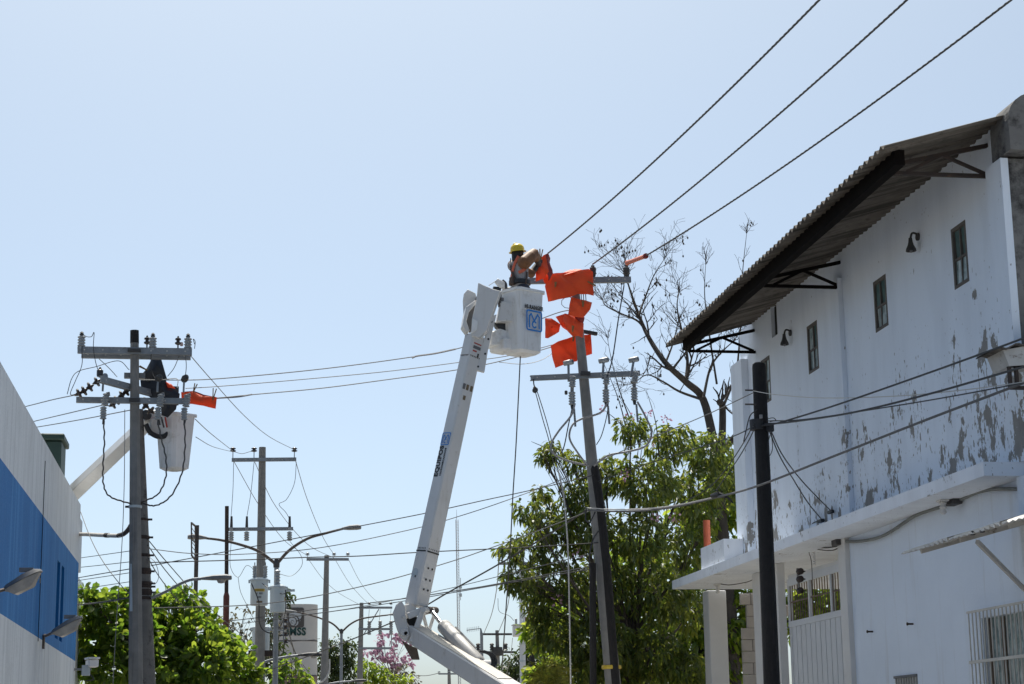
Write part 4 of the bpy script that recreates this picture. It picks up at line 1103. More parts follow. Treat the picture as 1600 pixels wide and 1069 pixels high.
# red brown cross shaped post
q = P(831, 1000, Y=74); t = empty('steel_cross_post', (q.x, 74, 0), 'dark red cross shaped steel post half hidden by the tree', 'post')
a = P(831, 938, Y=74); MB().beam((q.x, 74, P(831, 1000, Y=74).z), a, .22, .22).build('upright', M['redbrown'], t)
MB().beam((q.x, 74, 0), (q.x, 74, P(831, 1000, Y=74).z - .002), .19, .19).build('lower_post', M['tar'], t)
MB().beam(P(817, 969, Y=74.0), P(846, 964, Y=74.0), .18, .2).build('arm', M['redbrown'], t)
MB().beam(P(827, 966, Y=73.7), P(827, 948, Y=73.7), .12, .12).build('stub', M['redbrown'], t)
# lattice mast
ma, mb_ = P(713.5, 812, Y=400), P(717.5, 1069, Y=400)
gm_ = up_to(ma, mb_, 0); t = empty('radio_mast', gm_, 'pale thin lattice radio mast far away against the sky', 'mast')
w = .34
legs = [Vector((math.cos(k * 2.094) * w, math.sin(k * 2.094) * w, 0)) for k in range(3)]
for L_ in legs: MB().tube([gm_ + L_, ma + L_], .05, 5).build('mast_leg', M['masts'], t)
m = MB(); N_ = 84
for k in range(N_):
    p0 = gm_.lerp(ma, k / N_); p1 = gm_.lerp(ma, (k + 1) / N_)
    for j in range(3):
        m.tube([p0 + legs[j], p1 + legs[(j + 1) % 3]], .028, 4, cap=False); m.tube([p0 + legs[j], p0 + legs[(j + 1) % 3]], .028, 4, cap=False)
o = m.build('lattice', M['masts'], t, fix=False); o['kind'] = 'stuff'
MB().tube([ma, ma + Vector((0, 0, 2.2))], (.06, .03), 6).build('whip', M['masts'], t)
q = P(719.5, 912, Y=400); MB().tube([P(719.5, 903, Y=400), P(719.5, 938, Y=400)], .07, 6).build('aerial', M['masts'], t)
for py in (918, 930): MB().box(P(719.8, py, Y=400) + Vector((0, 0, 0)), (.5, .5, .7 if py > 920 else .5)).build('aerial_box', M['tank'], t)

# ------------------------------------------------------------------ sign tower with emblem
IY = 130.0
t = empty('sign_tower', (P(466, 1069, Y=IY).x, IY, 0), 'cream sign tower with a grey emblem and green letters', 'sign tower')
tl, trr = P(433, 944, Y=IY), P(497.5, 942.5, Y=IY)
zt0 = P(470, 1056, Y=IY).z
def tower(z0, z1, m, nm, g=0.0, curve=True):
    a = [(tl.x - g, IY), (trr.x + g - .9, IY - g)] + [(trr.x + g - .9 + .9 * math.sin(k * math.pi / 12), IY - g + .9 - .9 * math.cos(k * math.pi / 12)) for k in range(1, 7)] + [(trr.x + g, IY + 3), (tl.x - g, IY + 3)]
    return MB().prism([(x, y, z0) for x, y in a], (0, 0, z1 - z0)).build(nm, M[m], t, smooth=True)
tower(zt0, tl.z, 'cream', 'shaft'); tower(0, zt0 - .002, 'terracotta', 'plinth', .02)
zz = P(470, 1001, Y=IY).z; tower(zz - .04, zz + .04, 'logogrey', 'groove_line', .012)
zz = P(470, 1056, Y=IY).z; tower(zz - .03, zz + .05, 'logogrey', 'base_line', .025)
def text_mesh(body, size, org, right, up, m, parent, name='lettering', bold=0.0, sx=1.0, depth=.004, align='CENTER', shear=0.0):
    cu = bpy.data.curves.new(name, 'FONT'); cu.body = body; cu.size = size; cu.extrude = depth; cu.offset = bold; cu.align_x = align; cu.align_y = 'CENTER'; cu.space_character = 1.08; cu.resolution_u = 3; cu.shear = shear
    tmp = bpy.data.objects.new('tmp', cu); scene.collection.objects.link(tmp)
    dg = bpy.context.evaluated_depsgraph_get(); dg.update()
    me = bpy.data.meshes.new_from_object(tmp.evaluated_get(dg)); me.name = name
    bpy.data.objects.remove(tmp); bpy.data.curves.remove(cu)
    right = Vector(right).normalized(); up = Vector(up); up = (up - right * up.dot(right)).normalized(); nn = right.cross(up)
    Mx = Matrix((right * sx, up, nn)).transposed()
    ro = root_org(parent); org = Vector(org)
    for v in me.vertices: v.co = org + Mx @ v.co - ro
    me.materials.clear(); me.materials.append(M[m])
    return link(name, me, ro, parent)
rt_ = Vector((1, 0, 0)); upv = Vector((0, 0, 1))
text_mesh('IMSS', .72, P(463, 987.5, Y=IY - .02), rt_, upv, 'logogreen', t, bold=.03, sx=.88, depth=.02)
ec = P(461.5, 965, Y=IY - .02)
def flat(poly, m, parent, name, d, dep=.02):
    return MB().prism([ec + Vector((x, -d, z)) for x, z in poly], (0, dep, 0)).build(name, M[m], parent)
S_ = .62
def rr(w, h, r_, n=5):
    out = []
    for cx_, cz_, a0 in ((w - r_, h - r_, 0), (-w + r_, h - r_, 90), (-w + r_, -h + r_, 180), (w - r_, -h + r_, 270)):
        for k in range(n + 1):
            a = R(a0 + 90 * k / n); out.append((cx_ + r_ * math.cos(a), cz_ + r_ * math.sin(a)))
    return out
em = flat(rr(.60, .68, .16), 'logogrey', t, 'emblem', .02)
flat([(-.46, .40), (-.42, -.25), (-.25, -.52), (.02, -.58), (.25, -.45), (.42, .0), (.46, .42), (.3, .3), (.05, .42), (-.2, .33)], 'logolight', em, 'emblem_field', .045)
def arc(cx_, cz_, r0, a0, a1, w0, w1, n=14):
    o_, i_ = [], []
    for k in range(n + 1):
        a = R(a0 + (a1 - a0) * k / n); w_ = w0 + (w1 - w0) * k / n
        o_.append((cx_ + (r0 + w_ / 2) * math.cos(a), cz_ + (r0 + w_ / 2) * math.sin(a))); i_.append((cx_ + (r0 - w_ / 2) * math.cos(a), cz_ + (r0 - w_ / 2) * math.sin(a)))
    return o_ + i_[::-1]
for A in ((-.22, -.3, .48, 110, -35, .05, .1), (-.22, -.28, .30, 150, -60, .04, .07), (.1, .1, .34, 20, -100, .03, .08), (-.2, -.3, .1, 0, 300, .03, .03)):
    flat(arc(*A), 'logogrey', em, 'emblem_stroke', .065)

# ------------------------------------------------------------------ centre pole under repair
CYP = 30.0
ct, cb = P(897, 432, Y=CYP), P(958, 1069, Y=CYP)
g0 = up_to(ct, cb, .14)
cp = empty('utility_pole', g0, 'leaning concrete pole wrapped in orange blankets beside the raised bucket', 'utility pole', 'utility poles along the street')
MB().tube([g0, cb, ct], (.150, .128, .066), 14).build('pole_shaft', M['concrete'], cp, smooth=True)
def on_pole(py): return up_to(cb, ct, P(920, py, Y=CYP).z)
# conduit on the pole, black
pp = [on_pole(y) + Vector((dx, -.10, 0)) for y, dx in ((735, .02), (800, .055), (880, .06), (1069, .02))]
pp.append(up_to(pp[-2], pp[-1], .2)); 
MB().tube(pp, .072, 12).build('cable_duct', M['tar'], cp, smooth=True)
MB().lathe([(.06, -.05), (.075, 0), (.05, .06)], pp[0], n=12).build('duct_mouth', M['tar'], cp)
a = P(926, 880, Y=29.85); b = P(927, 1069, Y=29.85)
MB().tube([a, b, up_to(a, b, .15)], .055, 10).build('cable_duct', M['tar'], cp, smooth=True)
MB().lathe([(.16, -.03), (.165, 0), (.16, .03)], on_pole(1043), n=14).build('paint_ring', M['yellow'], cp)
# arms
zu = P(905, 437.5, Y=29.88); zl = P(905, 588, Y=29.88)
ua = crossarm(cp, P(826, 438.5, Y=29.86), P(986, 436.5, Y=29.86), .098)
la = crossarm(cp, P(829, 590.5, Y=29.86), P(1000, 583, Y=29.86), .085, m='steel')
for py in (437, 587): MB().box(on_pole(py) + Vector((0, -.17, 0)), (.16, .05, .07)).build('clamp', M['dark_steel'], cp)
for px, py in ((926.5, 432), (979, 432)):
    q = P(px, py, Y=29.88)
    i = MB().lathe([(.02, -.01), (.045, 0), (.055, .06), (.055, .15), (.035, .16), (.03, .19)], q, n=12).build('insulator', M['dark_steel'], ua, smooth=True)
    MB().lathe([(.05, .035), (.066, .05), (.05, .065)], q, n=12).build('skirt', M['dark_steel'], i, smooth=True)
    MB().lathe([(.05, .10), (.064, .115), (.05, .13)], q, n=12).build('skirt', M['dark_steel'], i, smooth=True)
def term(px, py, hx, hy, dx):
    q = P(px, py + 8, Y=29.66)
    c = stack(MB(), q, .060, .19, 5, (dx, -.1, 1)).build('cable_termination', M['porcelain'], la, smooth=True)
    q2 = P(px + dx * 2, py + 36, Y=29.68)
    stack(MB(), q2, .060, .23, 5).build('lower_insulator', M['porcelain'], c, smooth=True)
    MB().tube([q2 + Vector((.0, 0, .16)), q], .03, 8).build('neck', M['lampgrey'], c)
    MB().tube([q2 + Vector((0, 0, -.07)), q2 + Vector((0, 0, .01))], (.022, .035), 8).build('boot', M['black'], c)
    h = P(hx, hy, Y=29.7)
    MB().beam(q + Vector((-.05, .03, .10)), h + Vector((-.01, 0, -.02)), .035, .035).build('bracket', M['steel'], c)
    e = MB().lathe([(.02, -.095), (.043, -.09), (.047, .06), (.04, .07)], h, (1, -.6, .12), 12).build('arrester', M['porcelain'], c, smooth=True)
    MB().lathe([(.036, .07), (.036, .076)], h, (1, -.6, .12), 12).build('arrester_end', M['black'], e)
    MB().tube([q2 + Vector((.03, 0, -.06)), q2 + Vector((.045, 0, -.36))], .018, 8).build('fuse_tube', M['steel'], c)
term(894, 597, 889, 566.5, .05); term(947, 593, 944, 563, .08); term(991, 590, 991, 562, .2)
# grey bar end right of the pole and bundle tie
MB().beam(P(900, 516, Y=30.1), P(933, 522, Y=30.1), .08, .05).build('stub_arm', M['dark_steel'], cp)
for x in (908, 911.5, 915): MB().tube([P(x, 460, Y=30), P(x + 1, 475, Y=30)], .008, 6).build('strand', M['wire'], cp)
cl = [P(888 + 11 * math.cos(k * .7), 473 + 9 * math.sin(k * .7), Y=29.6 + .01 * k) for k in range(20)]
tag(MB().tube(cl, .006, 5).build('wire_coil', M['graycable'], smooth=True), 'grey wire coil tied to the pole between the orange blankets', 'wire')

G_ = 'orange insulating blankets'
OB = lambda x, y, Y_=29.6: P(x, y, Y=Y_)
def blanket(label, parts, base, pegs=()):
    t = empty('insulating_blanket', base, label, 'blanket', G_)
    for i, (nm, pts, m, bl) in enumerate(parts): sheet(nm, pts, M[m], t, bulge=bl, seed=40 + i + int(pts[0].x * 100), wob=.014, rings=7)
    for p, d, L in pegs: peg(t, p, d, L)
    return t
blanket('large orange blanket draped over the upper crossarm', [
    ('front_fold', [OB(856, 431), OB(863, 428), OB(890, 424), OB(919, 421), OB(926, 425), OB(927, 463), OB(918, 460), OB(904, 458), OB(888, 465), OB(857, 471), OB(852, 447)], 'orange', .04),
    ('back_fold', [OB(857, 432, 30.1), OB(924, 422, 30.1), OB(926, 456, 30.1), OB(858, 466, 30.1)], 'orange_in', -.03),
    ('top_strip', [OB(856, 431), OB(926, 424), OB(924, 421, 30.1), OB(858, 428, 30.1)], 'orange', .0)], OB(890, 465), ((OB(924, 443, 29.55), (1, 0, -.5), .14), (OB(868, 445, 29.52), (.1, 0, 1), .08)))
blanket('orange blanket folded round the pole under the large blanket', [
    ('front_fold', [OB(893, 463), OB(905, 468), OB(925, 473), OB(922, 484), OB(912, 496), OB(898, 494), OB(888, 491), OB(890, 476)], 'orange', .09),
    ('lower_fold', [OB(896, 494, 29.7), OB(913, 497, 29.7), OB(911, 505, 29.7), OB(900, 502, 29.7)], 'orange_in', .02)], OB(905, 500), ((OB(911, 475, 29.5), (0, 0, 1), .1),))
blanket('orange blanket twisted diagonally across the pole', [
    ('front_fold', [OB(882, 490, 29.75), OB(896, 493, 29.7), OB(912, 505, 29.7), OB(911, 528, 29.72), OB(904, 525, 29.72), OB(895, 526, 29.74), OB(887, 518, 29.75), OB(879, 500, 29.78)], 'orange', .09),
    ('side_fold', [OB(866, 496, 29.9), OB(884, 490, 29.85), OB(880, 502, 29.85), OB(890, 520, 29.9), OB(878, 512, 29.95)], 'orange', .04)], OB(898, 528), ((OB(895, 514, 29.55), (.1, 0, 1), .1),))
blanket('orange blanket sticking out to the left just right of the bucket', [
    ('front_fold', [OB(852, 497, 29.9), OB(862, 497, 29.9), OB(876, 507, 29.9), OB(874, 518, 29.9), OB(857, 528, 29.9), OB(852, 528, 29.9)], 'orange', .04),
    ('back_fold', [OB(853, 497, 30.05), OB(876, 506, 30.05), OB(873, 516, 30.05), OB(853, 527, 30.05)], 'orange_in', -.02)], OB(864, 528))
blanket('lowest orange blanket hanging behind the pole above the lower crossarm', [
    ('front_fold', [OB(860, 541, 30.15), OB(872, 534, 30.15), OB(900, 524, 30.15), OB(905, 545, 30.15), OB(902, 564, 30.15), OB(885, 569, 30.15), OB(868, 575, 30.15), OB(863, 556, 30.15)], 'orange', .04),
    ('side_fold', [OB(906, 522, 30.2), OB(923, 523, 30.2), OB(926, 552, 30.2), OB(914, 556, 30.2), OB(905, 550, 30.2)], 'orange', .03)], OB(885, 575), ((OB(896, 529, 30.05), (.1, 0, 1), .1),))
blanket('orange blanket held up by the worker at the end of the crossarm', [
    ('front_fold', [OB(837, 405, 28.75), OB(846, 401, 28.75), OB(853, 397, 28.75), OB(855, 408, 28.75), OB(858, 424, 28.75), OB(851, 434, 28.75), OB(837, 441, 28.75), OB(836, 420, 28.75)], 'orange', .03),
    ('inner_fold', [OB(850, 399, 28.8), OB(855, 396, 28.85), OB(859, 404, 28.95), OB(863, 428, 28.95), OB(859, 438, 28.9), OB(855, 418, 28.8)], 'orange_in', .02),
    ('back_fold', [OB(848, 432, 28.95), OB(857, 424, 28.95), OB(863, 430, 29.0), OB(862, 444, 29.0), OB(852, 443, 29.0)], 'orange', -.01)], OB(848, 441, 28.8),
    ((OB(845, 399, 28.7), (.1, 0, 1), .18), (OB(841, 398, 28.72), (-.4, 0, 1), .14)))
# orange line hose on the third conductor
ha, hb = P(980, 411, Y=29.5), P(1008, 400.5, Y=28.6)
t = empty('line_hose', ha, 'faded orange line hose sleeve on the conductor at the crossarm tip', 'line hose')
MB().tube([ha, ha.lerp(hb, .2), hb], (.045, .036, .034), 10).build('sleeve', mat('faded_orange', (.72, .22, .12), .5, (.62, .16, .09), 6), t, smooth=True)
MB().lathe([(.03, -.01), (.046, 0), (.046, .05), (.03, .06)], hb, hb - ha, 10).build('collar', M['orange_in'], t, smooth=True)
# pulley block with its rope
q = P(835.5, 607, Y=29.8)
t = empty('pulley_block', P(835.5, 620, Y=29.8), 'small brown pulley block hanging from the left end of lower crossarm', 'pulley')
MB().tube([P(833.5, 592, Y=29.82), P(834, 600, Y=29.82), P(835, 604, Y=29.8)], .011, 6).build('hook', M['dark_steel'], t)
MB().box(q + Vector((0, 0, -.02)), (.055, .05, .11)).build('cheek', M['peg'], t, bevel=.02)
MB().lathe([(.045, -.032), (.045, .032)], q + Vector((.006, 0, -.03)), (0, 1, 0), 12).build('sheave', M['dark_steel'], t)
q = P(884.5, 614, Y=29.75); tag(MB().lathe([(.01, .04), (.026, .03), (.026, -.02), (.015, -.03)], q, n=8).build('hanging_weight', M['dark_steel'], smooth=True), 'tiny dark fitting dangling left of the leaning pole', 'fitting')

# ------------------------------------------------------------------ main bucket truck
el = P(643, 972, Y=28.3)
lowB = P(790, 1080, Y=26.1)
dlo = (lowB - el)
tur = up_to(el, lowB, 1.75)
mt = empty('bucket_truck', (tur.x, tur.y, 0), 'white bucket truck boom reaching up to the leaning pole', 'bucket truck')
ub0, ub1 = P(650, 948, Y=28.2), P(742, 524, Y=28.2)
boom = MB().beam(ub0, ub1, .27, .27, .235, .235, roll=R(33)).build('upper_boom', M['boomwhite'], mt, bevel=.022)
# markings on the boom: bands of bolts, stickers, letters
ud = (ub1 - ub0).normalized()
fu = Vector((0, -1, 0)); fu = (fu - ud * fu.dot(ud)).normalized(); fu = Matrix.Rotation(R(33), 3, ud) @ fu; fw = ud.cross(fu)
faces = [v for v in (fu, -fu, fw, -fw) if v.y < 0]
faces.sort(key=lambda v: v.x)
nL, nR = faces[0], faces[1]                         # left facing and camera-right facing sides
def boom_pt(t_, n_, side=0.0, lift=.002):
    w_ = (.27 + (.235 - .27) * t_) / 2
    c = ub0.lerp(ub1, t_) + n_ * (w_ + lift); tang = ud.cross(n_) if ud.cross(n_).x > 0 else n_.cross(ud)
    return c + tang * side, tang
def boom_t(py): return (948 - py) / (948 - 524)
def patch(t_, n_, side, w_, h_, m, nm, lift=.002):
    c, tg = boom_pt(t_, n_, side, lift); return MB().prism([c - tg * w_ / 2 - ud * h_ / 2, c + tg * w_ / 2 - ud * h_ / 2, c + tg * w_ / 2 + ud * h_ / 2, c - tg * w_ / 2 + ud * h_ / 2], n_ * .002).build(nm, M[m], boom)
for n_ in (nL, nR):
    for k in range(6): patch(boom_t(560), n_, -.085 + k * .034, .012, .02, 'ink', 'rivet_mark')
    patch(boom_t(559), n_, 0, .215, .006, 'brownmark', 'seam')
    patch(boom_t(866), n_, 0, .235, .022, 'ink', 'black_band')
    for k in range(6): patch(boom_t(862), n_, -.09 + k * .036, .012, .02, 'ink', 'rivet_mark')
for py, sd_ in ((890, -.03), (890, .05), (907, -.03), (907, .05), (922, -.03), (922, .05), (905, 0)):
    n_ = nL if py == 905 else nR
    c, tg = boom_pt(boom_t(py), n_, sd_)
    MB().lathe([(.017, 0), (.017, .004)], c, n_, 10).build('bolt', M['ink'], boom)
c, tg = boom_pt(boom_t(900), nL, -.03); MB().lathe([(.075, 0), (.075, .003)], c, nL, 16).build('round_cover', M['tank'], boom)
patch(boom_t(528), nR, .02, .06, .018, 'yellow', 'sticker'); patch(boom_t(539), nR, 0, .15, .02, 'redink', 'sticker'); patch(boom_t(545), nR, 0, .15, .05, 'fgrey', 'sticker_text', .001)
patch(boom_t(551), nR, -.03, .08, .025, 'redink', 'sticker'); patch(boom_t(556), nR, .05, .03, .06, 'ink', 'pictogram')
for sd_, mm in ((-.09, 'fgrey'), (-.02, 'brownmark'), (.06, 'brownmark')): patch(boom_t(609), nR, sd_, .05, .09, mm, 'worn_sticker')
patch(boom_t(626), nR, -.04, .05, .07, 'brownmark', 'worn_sticker')
# letters run up the left face
c, tg = boom_pt(boom_t(728), nL, -.03, .003)
upl = tg if tg.dot(nL.cross(ud)) > 0 else -tg
def boom_text(body, size, py, side, bold, sx=1.0, m='ink'):
    c, tg = boom_pt(boom_t(py), nL, side, .003)
    right = ud; up_ = nL.cross(right)
    return text_mesh(body, size, c, right, up_, m, boom, bold=bold, sx=sx, depth=.0015)
boom_text('EQUIPOS', .125, 728, -.045, .006, .92)
boom_text('HIDROMECANICOS', .05, 729, .055, .002, .95)
# emblem: two peaks in a box
def strokes(segs, org, right, up_, w_, m, parent, nn, name):
    mb = MB(); right = Vector(right).normalized(); up_ = Vector(up_).normalized(); nn = Vector(nn).normalized()
    for i, (x0, y0, x1, y1) in enumerate(segs):
        a = Vector(org) + right * x0 + up_ * y0; b = Vector(org) + right * x1 + up_ * y1; d = (b - a).normalized(); s_ = nn.cross(d) * w_ / 2
        e_ = d * w_ * .45; lf = nn * (.0002 * i)
        mb.prism([a - e_ - s_ + lf, b + e_ - s_ + lf, b + e_ + s_ + lf, a - e_ + s_ + lf], nn * .002)
    return mb.build(name, M[m], parent)
def mc_segs(s_):
    box = rr(.5, .5, .1, 3); n = len(box)
    segs = [(box[i][0], box[i][1], box[(i + 1) % n][0], box[(i + 1) % n][1]) for i in range(n)]
    segs += [(-.33, -.36, -.33, .22), (-.33, .22, -.22, .34), (-.22, .34, 0, -.02), (0, -.02, .22, .34), (.22, .34, .33, .22), (.33, .22, .33, -.36)]
    cs = [(.13 * math.cos(R(a)), -.2 + .16 * math.sin(R(a))) for a in range(45, 316, 30)]
    segs += [(cs[i][0], cs[i][1], cs[i + 1][0], cs[i + 1][1]) for i in range(len(cs) - 1)]
    return [tuple(v * s_ for v in q) for q in segs]
c, tg = boom_pt(boom_t(693), nL, 0, .003)
strokes(mc_segs(.19), c, nL.cross(ud) * -1 if (nL.cross(ud) * -1).x > 0 else nL.cross(ud), ud, .014, 'blueink', boom, nL, 'emblem')

# elbow: two cheek plates, pins, links
def plate_px(pts, Y, thick, m, nm, parent, bevel=.008):
    return MB().prism([P(x, y, Y=Y) for x, y in pts], (0, thick, 0)).build(nm, M[m], parent, bevel=bevel)
cheek = [(627, 938), (619, 945), (614, 957), (617, 972), (621, 985), (627, 998), (634, 1002), (640, 993), (637, 978), (634, 962), (633, 948)]
plate_px(cheek, 28.02, .05, 'boomwhite', 'elbow_plate', mt)
plate_px([(x + 17, y - 3) for x, y in cheek], 28.42, .05, 'boomwhite', 'elbow_plate', mt)
plate_px([(632, 945), (649, 942), (652, 960), (648, 975), (638, 972), (634, 960)], 28.1, .28, 'boomwhite', 'elbow_block', mt)
plate_px([(636, 966), (652, 964), (650, 980), (646, 987), (638, 974)], 28.06, .3, 'dark', 'elbow_recess', mt)
for px, py, r_ in ((631, 988, .055), (630.5, 964, .022), (634, 990, .03)):
    MB().lathe([(r_, -.03), (r_, .42), (r_ * .7, .43)], P(px, py, Y=28.0), (0, 1, 0), 14).build('pin', M['boomwhite'], mt, smooth=True)
MB().beam(P(637, 963, Y=28.05), P(662, 953, Y=28.05), .05, .10).build('link', M['boomwhite'], mt, bevel=.01)
MB().beam(P(660, 955, Y=28.0), P(643, 1004, Y=28.0), .05, .085).build('link', M['boomwhite'], mt, bevel=.01)
MB().beam(P(660, 955, Y=28.42), P(669, 990, Y=28.42), .04, .05).build('link', M['boomwhite'], mt, bevel=.008)
MB().beam(P(678, 962, Y=28.5), P(668, 992, Y=28.5), .05, .05).build('link', M['boomwhite'], mt, bevel=.008)
MB().beam(P(662, 959, Y=28.4), P(672, 956, Y=28.4), .06, .06).build('link', M['boomwhite'], mt, bevel=.008)
pa_, pb2 = P(661, 953, Y=27.95), P(682, 954, Y=28.5)
MB().tube([pa_, pb2], .042, 12).build('pin', M['boomwhite'], mt, smooth=True)
for k in (.35, .5, .75, .9): MB().tube([pa_.lerp(pb2, k - .04), pa_.lerp(pb2, k + .04)], .055, 12).build('bushing', M['lamparm'], mt, smooth=True)
plate_px([(627, 1000), (640, 1008), (652, 1013), (656, 1031), (644, 1031)], 28.25, .03, 'lamparm', 'guard_plate', mt)
# lower boom
lb0 = P(640, 985, Y=28.3)
low = MB().beam(lb0, tur + Vector((0, 0, .1)), .26, .27, .30, .34, ref=(0, 0, 1), roll=R(0)).build('lower_boom', M['boomwhite'], mt, bevel=.018)
ld = (tur + Vector((0, 0, .1)) - lb0); lu = Vector((0, 0, 1)); lu = (lu - ld.normalized() * lu.dot(ld.normalized())).normalized()
MB().beam(lb0 + lu * .137 + ld * .06, lb0 + lu * .150 + ld * .62, .006, .245, ref=lu).build('worn_top', M['dirtywhite'], low)
# lift cylinder and rod
r0, r1, r2 = P(676, 957, Y=28.2), P(692, 977, Y=27.85), P(749, 1037, Y=26.9)
MB().tube([r0, r1], .035, 12).build('piston_rod', M['chrome'], mt, smooth=True)
MB().tube([r1, r1.lerp(r2, .03), r1.lerp(r2, .97), r2], (.085, .108, .108, .09), 18).build('cylinder', M['cylgrey'], mt, smooth=True)
MB().beam(r1.lerp(r2, .25) + Vector((.06, 0, .11)), r1.lerp(r2, .8) + Vector((.06, 0, .11)), .02, .02).build('hydraulic_line', M['lampgrey'], mt)
MB().lathe([(.07, -.15), (.085, -.14), (.085, .14), (.07, .15)], r2 + Vector((.04, 0, -.03)), (1, .6, 0), 14).build('trunnion', M['boomwhite'], mt, smooth=True)
for k in range(3):
    q = r2 + Vector((.1 + .03 * k, -.02, .06)); MB().tube(smoothpath([q + Vector((-.1, 0, .12)), q + Vector((.05, 0, .06)), q + Vector((.08, 0, -.08)), q + Vector((-.02, 0, -.16))], 5), .016, 8).build('hose', M['black'], mt, smooth=True)
q = r2 + Vector((-.06, -.12, -.02)); MB().tube(smoothpath([q, q + Vector((-.02, -.06, -.18)), q + Vector((-.10, -.03, -.34))], 5), .012, 6).build('hose', M['lampgrey'], mt, smooth=True)

# boom tip covers
YT = 28.05
plate_px([(723.5, 470), (725, 459), (731, 452), (743, 458), (746, 470), (736, 480), (728, 494), (724.5, 492)], YT + .30, .05, 'boomwhite', 'tip_cover', mt)
plate_px([(747.5, 441.5), (757, 446), (769, 451), (782, 454.5), (777, 468), (768, 494), (760, 517), (748, 528), (736.5, 524.5), (738, 498), (745, 468)], YT - .05, .06, 'boomwhite', 'tip_cover', mt)
plate_px([(782, 454.5), (785, 456), (779, 472), (763, 518), (750, 530), (748, 528), (760, 517), (768, 494)], YT + .0, .20, 'boomwhite', 'tip_side', mt)
plate_px([(743, 468.5), (748, 471), (743, 500), (736, 519), (731, 516), (729, 500), (734, 482)], YT + .13, .1, 'fgrey', 'knuckle_gap', mt)
plate_px([(728.5, 479), (743, 468.5), (744, 474), (733, 487), (729, 502), (734, 517), (730, 519), (722.6, 509), (725, 495)], YT + .05, .26, 'boomwhite', 'knuckle_ring', mt)
plate_px([(738.5, 498), (747, 501), (745.5, 515), (736, 521)], YT - .09, .035, 'white', 'small_cover', mt)
plate_px([(746, 460), (751, 462), (750, 472), (745, 470)], YT + .1, .2, 'black', 'seal', mt)
arm_o = plate_px([(769, 494), (776, 491), (763, 545), (757, 582), (744, 578.5), (753, 540)], YT + .1, .07, 'boomwhite', 'levelling_arm', mt)
for px, py in ((768, 503), (763, 530), (758, 553), (747, 573)):
    MB().lathe([(.017, 0), (.017, .008)], P(px, py, Y=YT + .1), (0, -1, 0), 8).build('bolt', M['ink'], arm_o)
MB().tube([P(764, 446, Y=YT + .1), P(775, 439, Y=YT + .25)], .006, 6).build('stay', M['lampgrey'], mt)
# bucket mount
plate_px([(783, 472), (800, 473), (801, 502), (776, 502)], 28.15, .25, 'boomwhite', 'mount_box', mt, .012)
plate_px([(799, 476), (806, 474), (807, 503), (800, 503)], 28.3, .2, 'dark', 'mount_gap', mt)
plate_px([(772, 503), (805, 500), (802, 516), (786, 519), (775, 510)], 28.3, .16, 'black', 'rotator', mt)
plate_px([(786, 449), (808, 448), (810, 478), (801, 472), (785, 470), (780, 462)], 28.45, .10, 'boomwhite', 'mount_plate', mt)
plate_px([(766, 519), (781, 513), (804, 521), (813, 518), (814, 532), (787, 539), (766, 540)], 28.25, .3, 'white', 'mount_step', mt, .015)
plate_px([(773, 440), (778, 435), (789, 441), (789, 451), (780, 449)], 28.3, .06, 'white', 'control_panel', mt)
plate_px([(771, 447), (784, 449), (782, 456), (771, 451)], 28.32, .10, 'black', 'control_box', mt)
MB().tube(smoothpath([P(785, 438, Y=28.35), P(790, 443, Y=28.35), P(791, 451, Y=28.35)], 4), .022, 8).build('control_lever', M['fgrey'], mt, smooth=True)
for k, (px, py) in enumerate(((781, 463), (784, 468), (780, 471))): MB().box(P(px, py, Y=28.2), (.05, .05, .05), .4 * k).build('valve', M['lampgrey'], mt)
MB().beam(P(779, 465, Y=28.18), P(780, 480, Y=28.18), .03, .03).build('valve', M['lamparm'], mt)
# the bucket itself
ang = R(33)
bu, bv = Vector((math.cos(ang), math.sin(ang), 0)), Vector((-math.sin(ang), math.cos(ang), 0))
k0 = P(811, 500, Y=28.0)
zt_b, zb_b = P(811, 447.5, Y=28.0).z, P(813, 547, Y=28.0).z
bk, bc = bucket(mt, (k0.x, 28.0, 0), zt_b, zb_b, bu, bv, .56, .52, .035)
fn = Vector((math.sin(ang), -math.cos(ang), 0))
def face_pt(px, py):
    d = RCW @ Vector((px - CX, -(py - CY), -F)); pl = Vector((k0.x, 28.0, 0)) + fn * .004 + fn * 0
    s_ = (pl - CAM).dot(fn) / d.dot(fn); return CAM + d * s_
upf = (Vector((0, 0, 1)) + fn * .03).normalized()
text_mesh('HI-RANGER', .094, face_pt(834.5, 481), bu, upf, 'ink', bk, bold=.0022, sx=.76, depth=.0025)
strokes(mc_segs(.31), face_pt(834.5, 501.5) + fn * .002, bu, upf, .026, 'blueink', bk, fn, 'emblem')
MB().box((bc.x - .28, bc.y + .02, zb_b + .14), (.30, .4, .20), ang).build('bucket_step', M['white'], bk, bevel=.03)

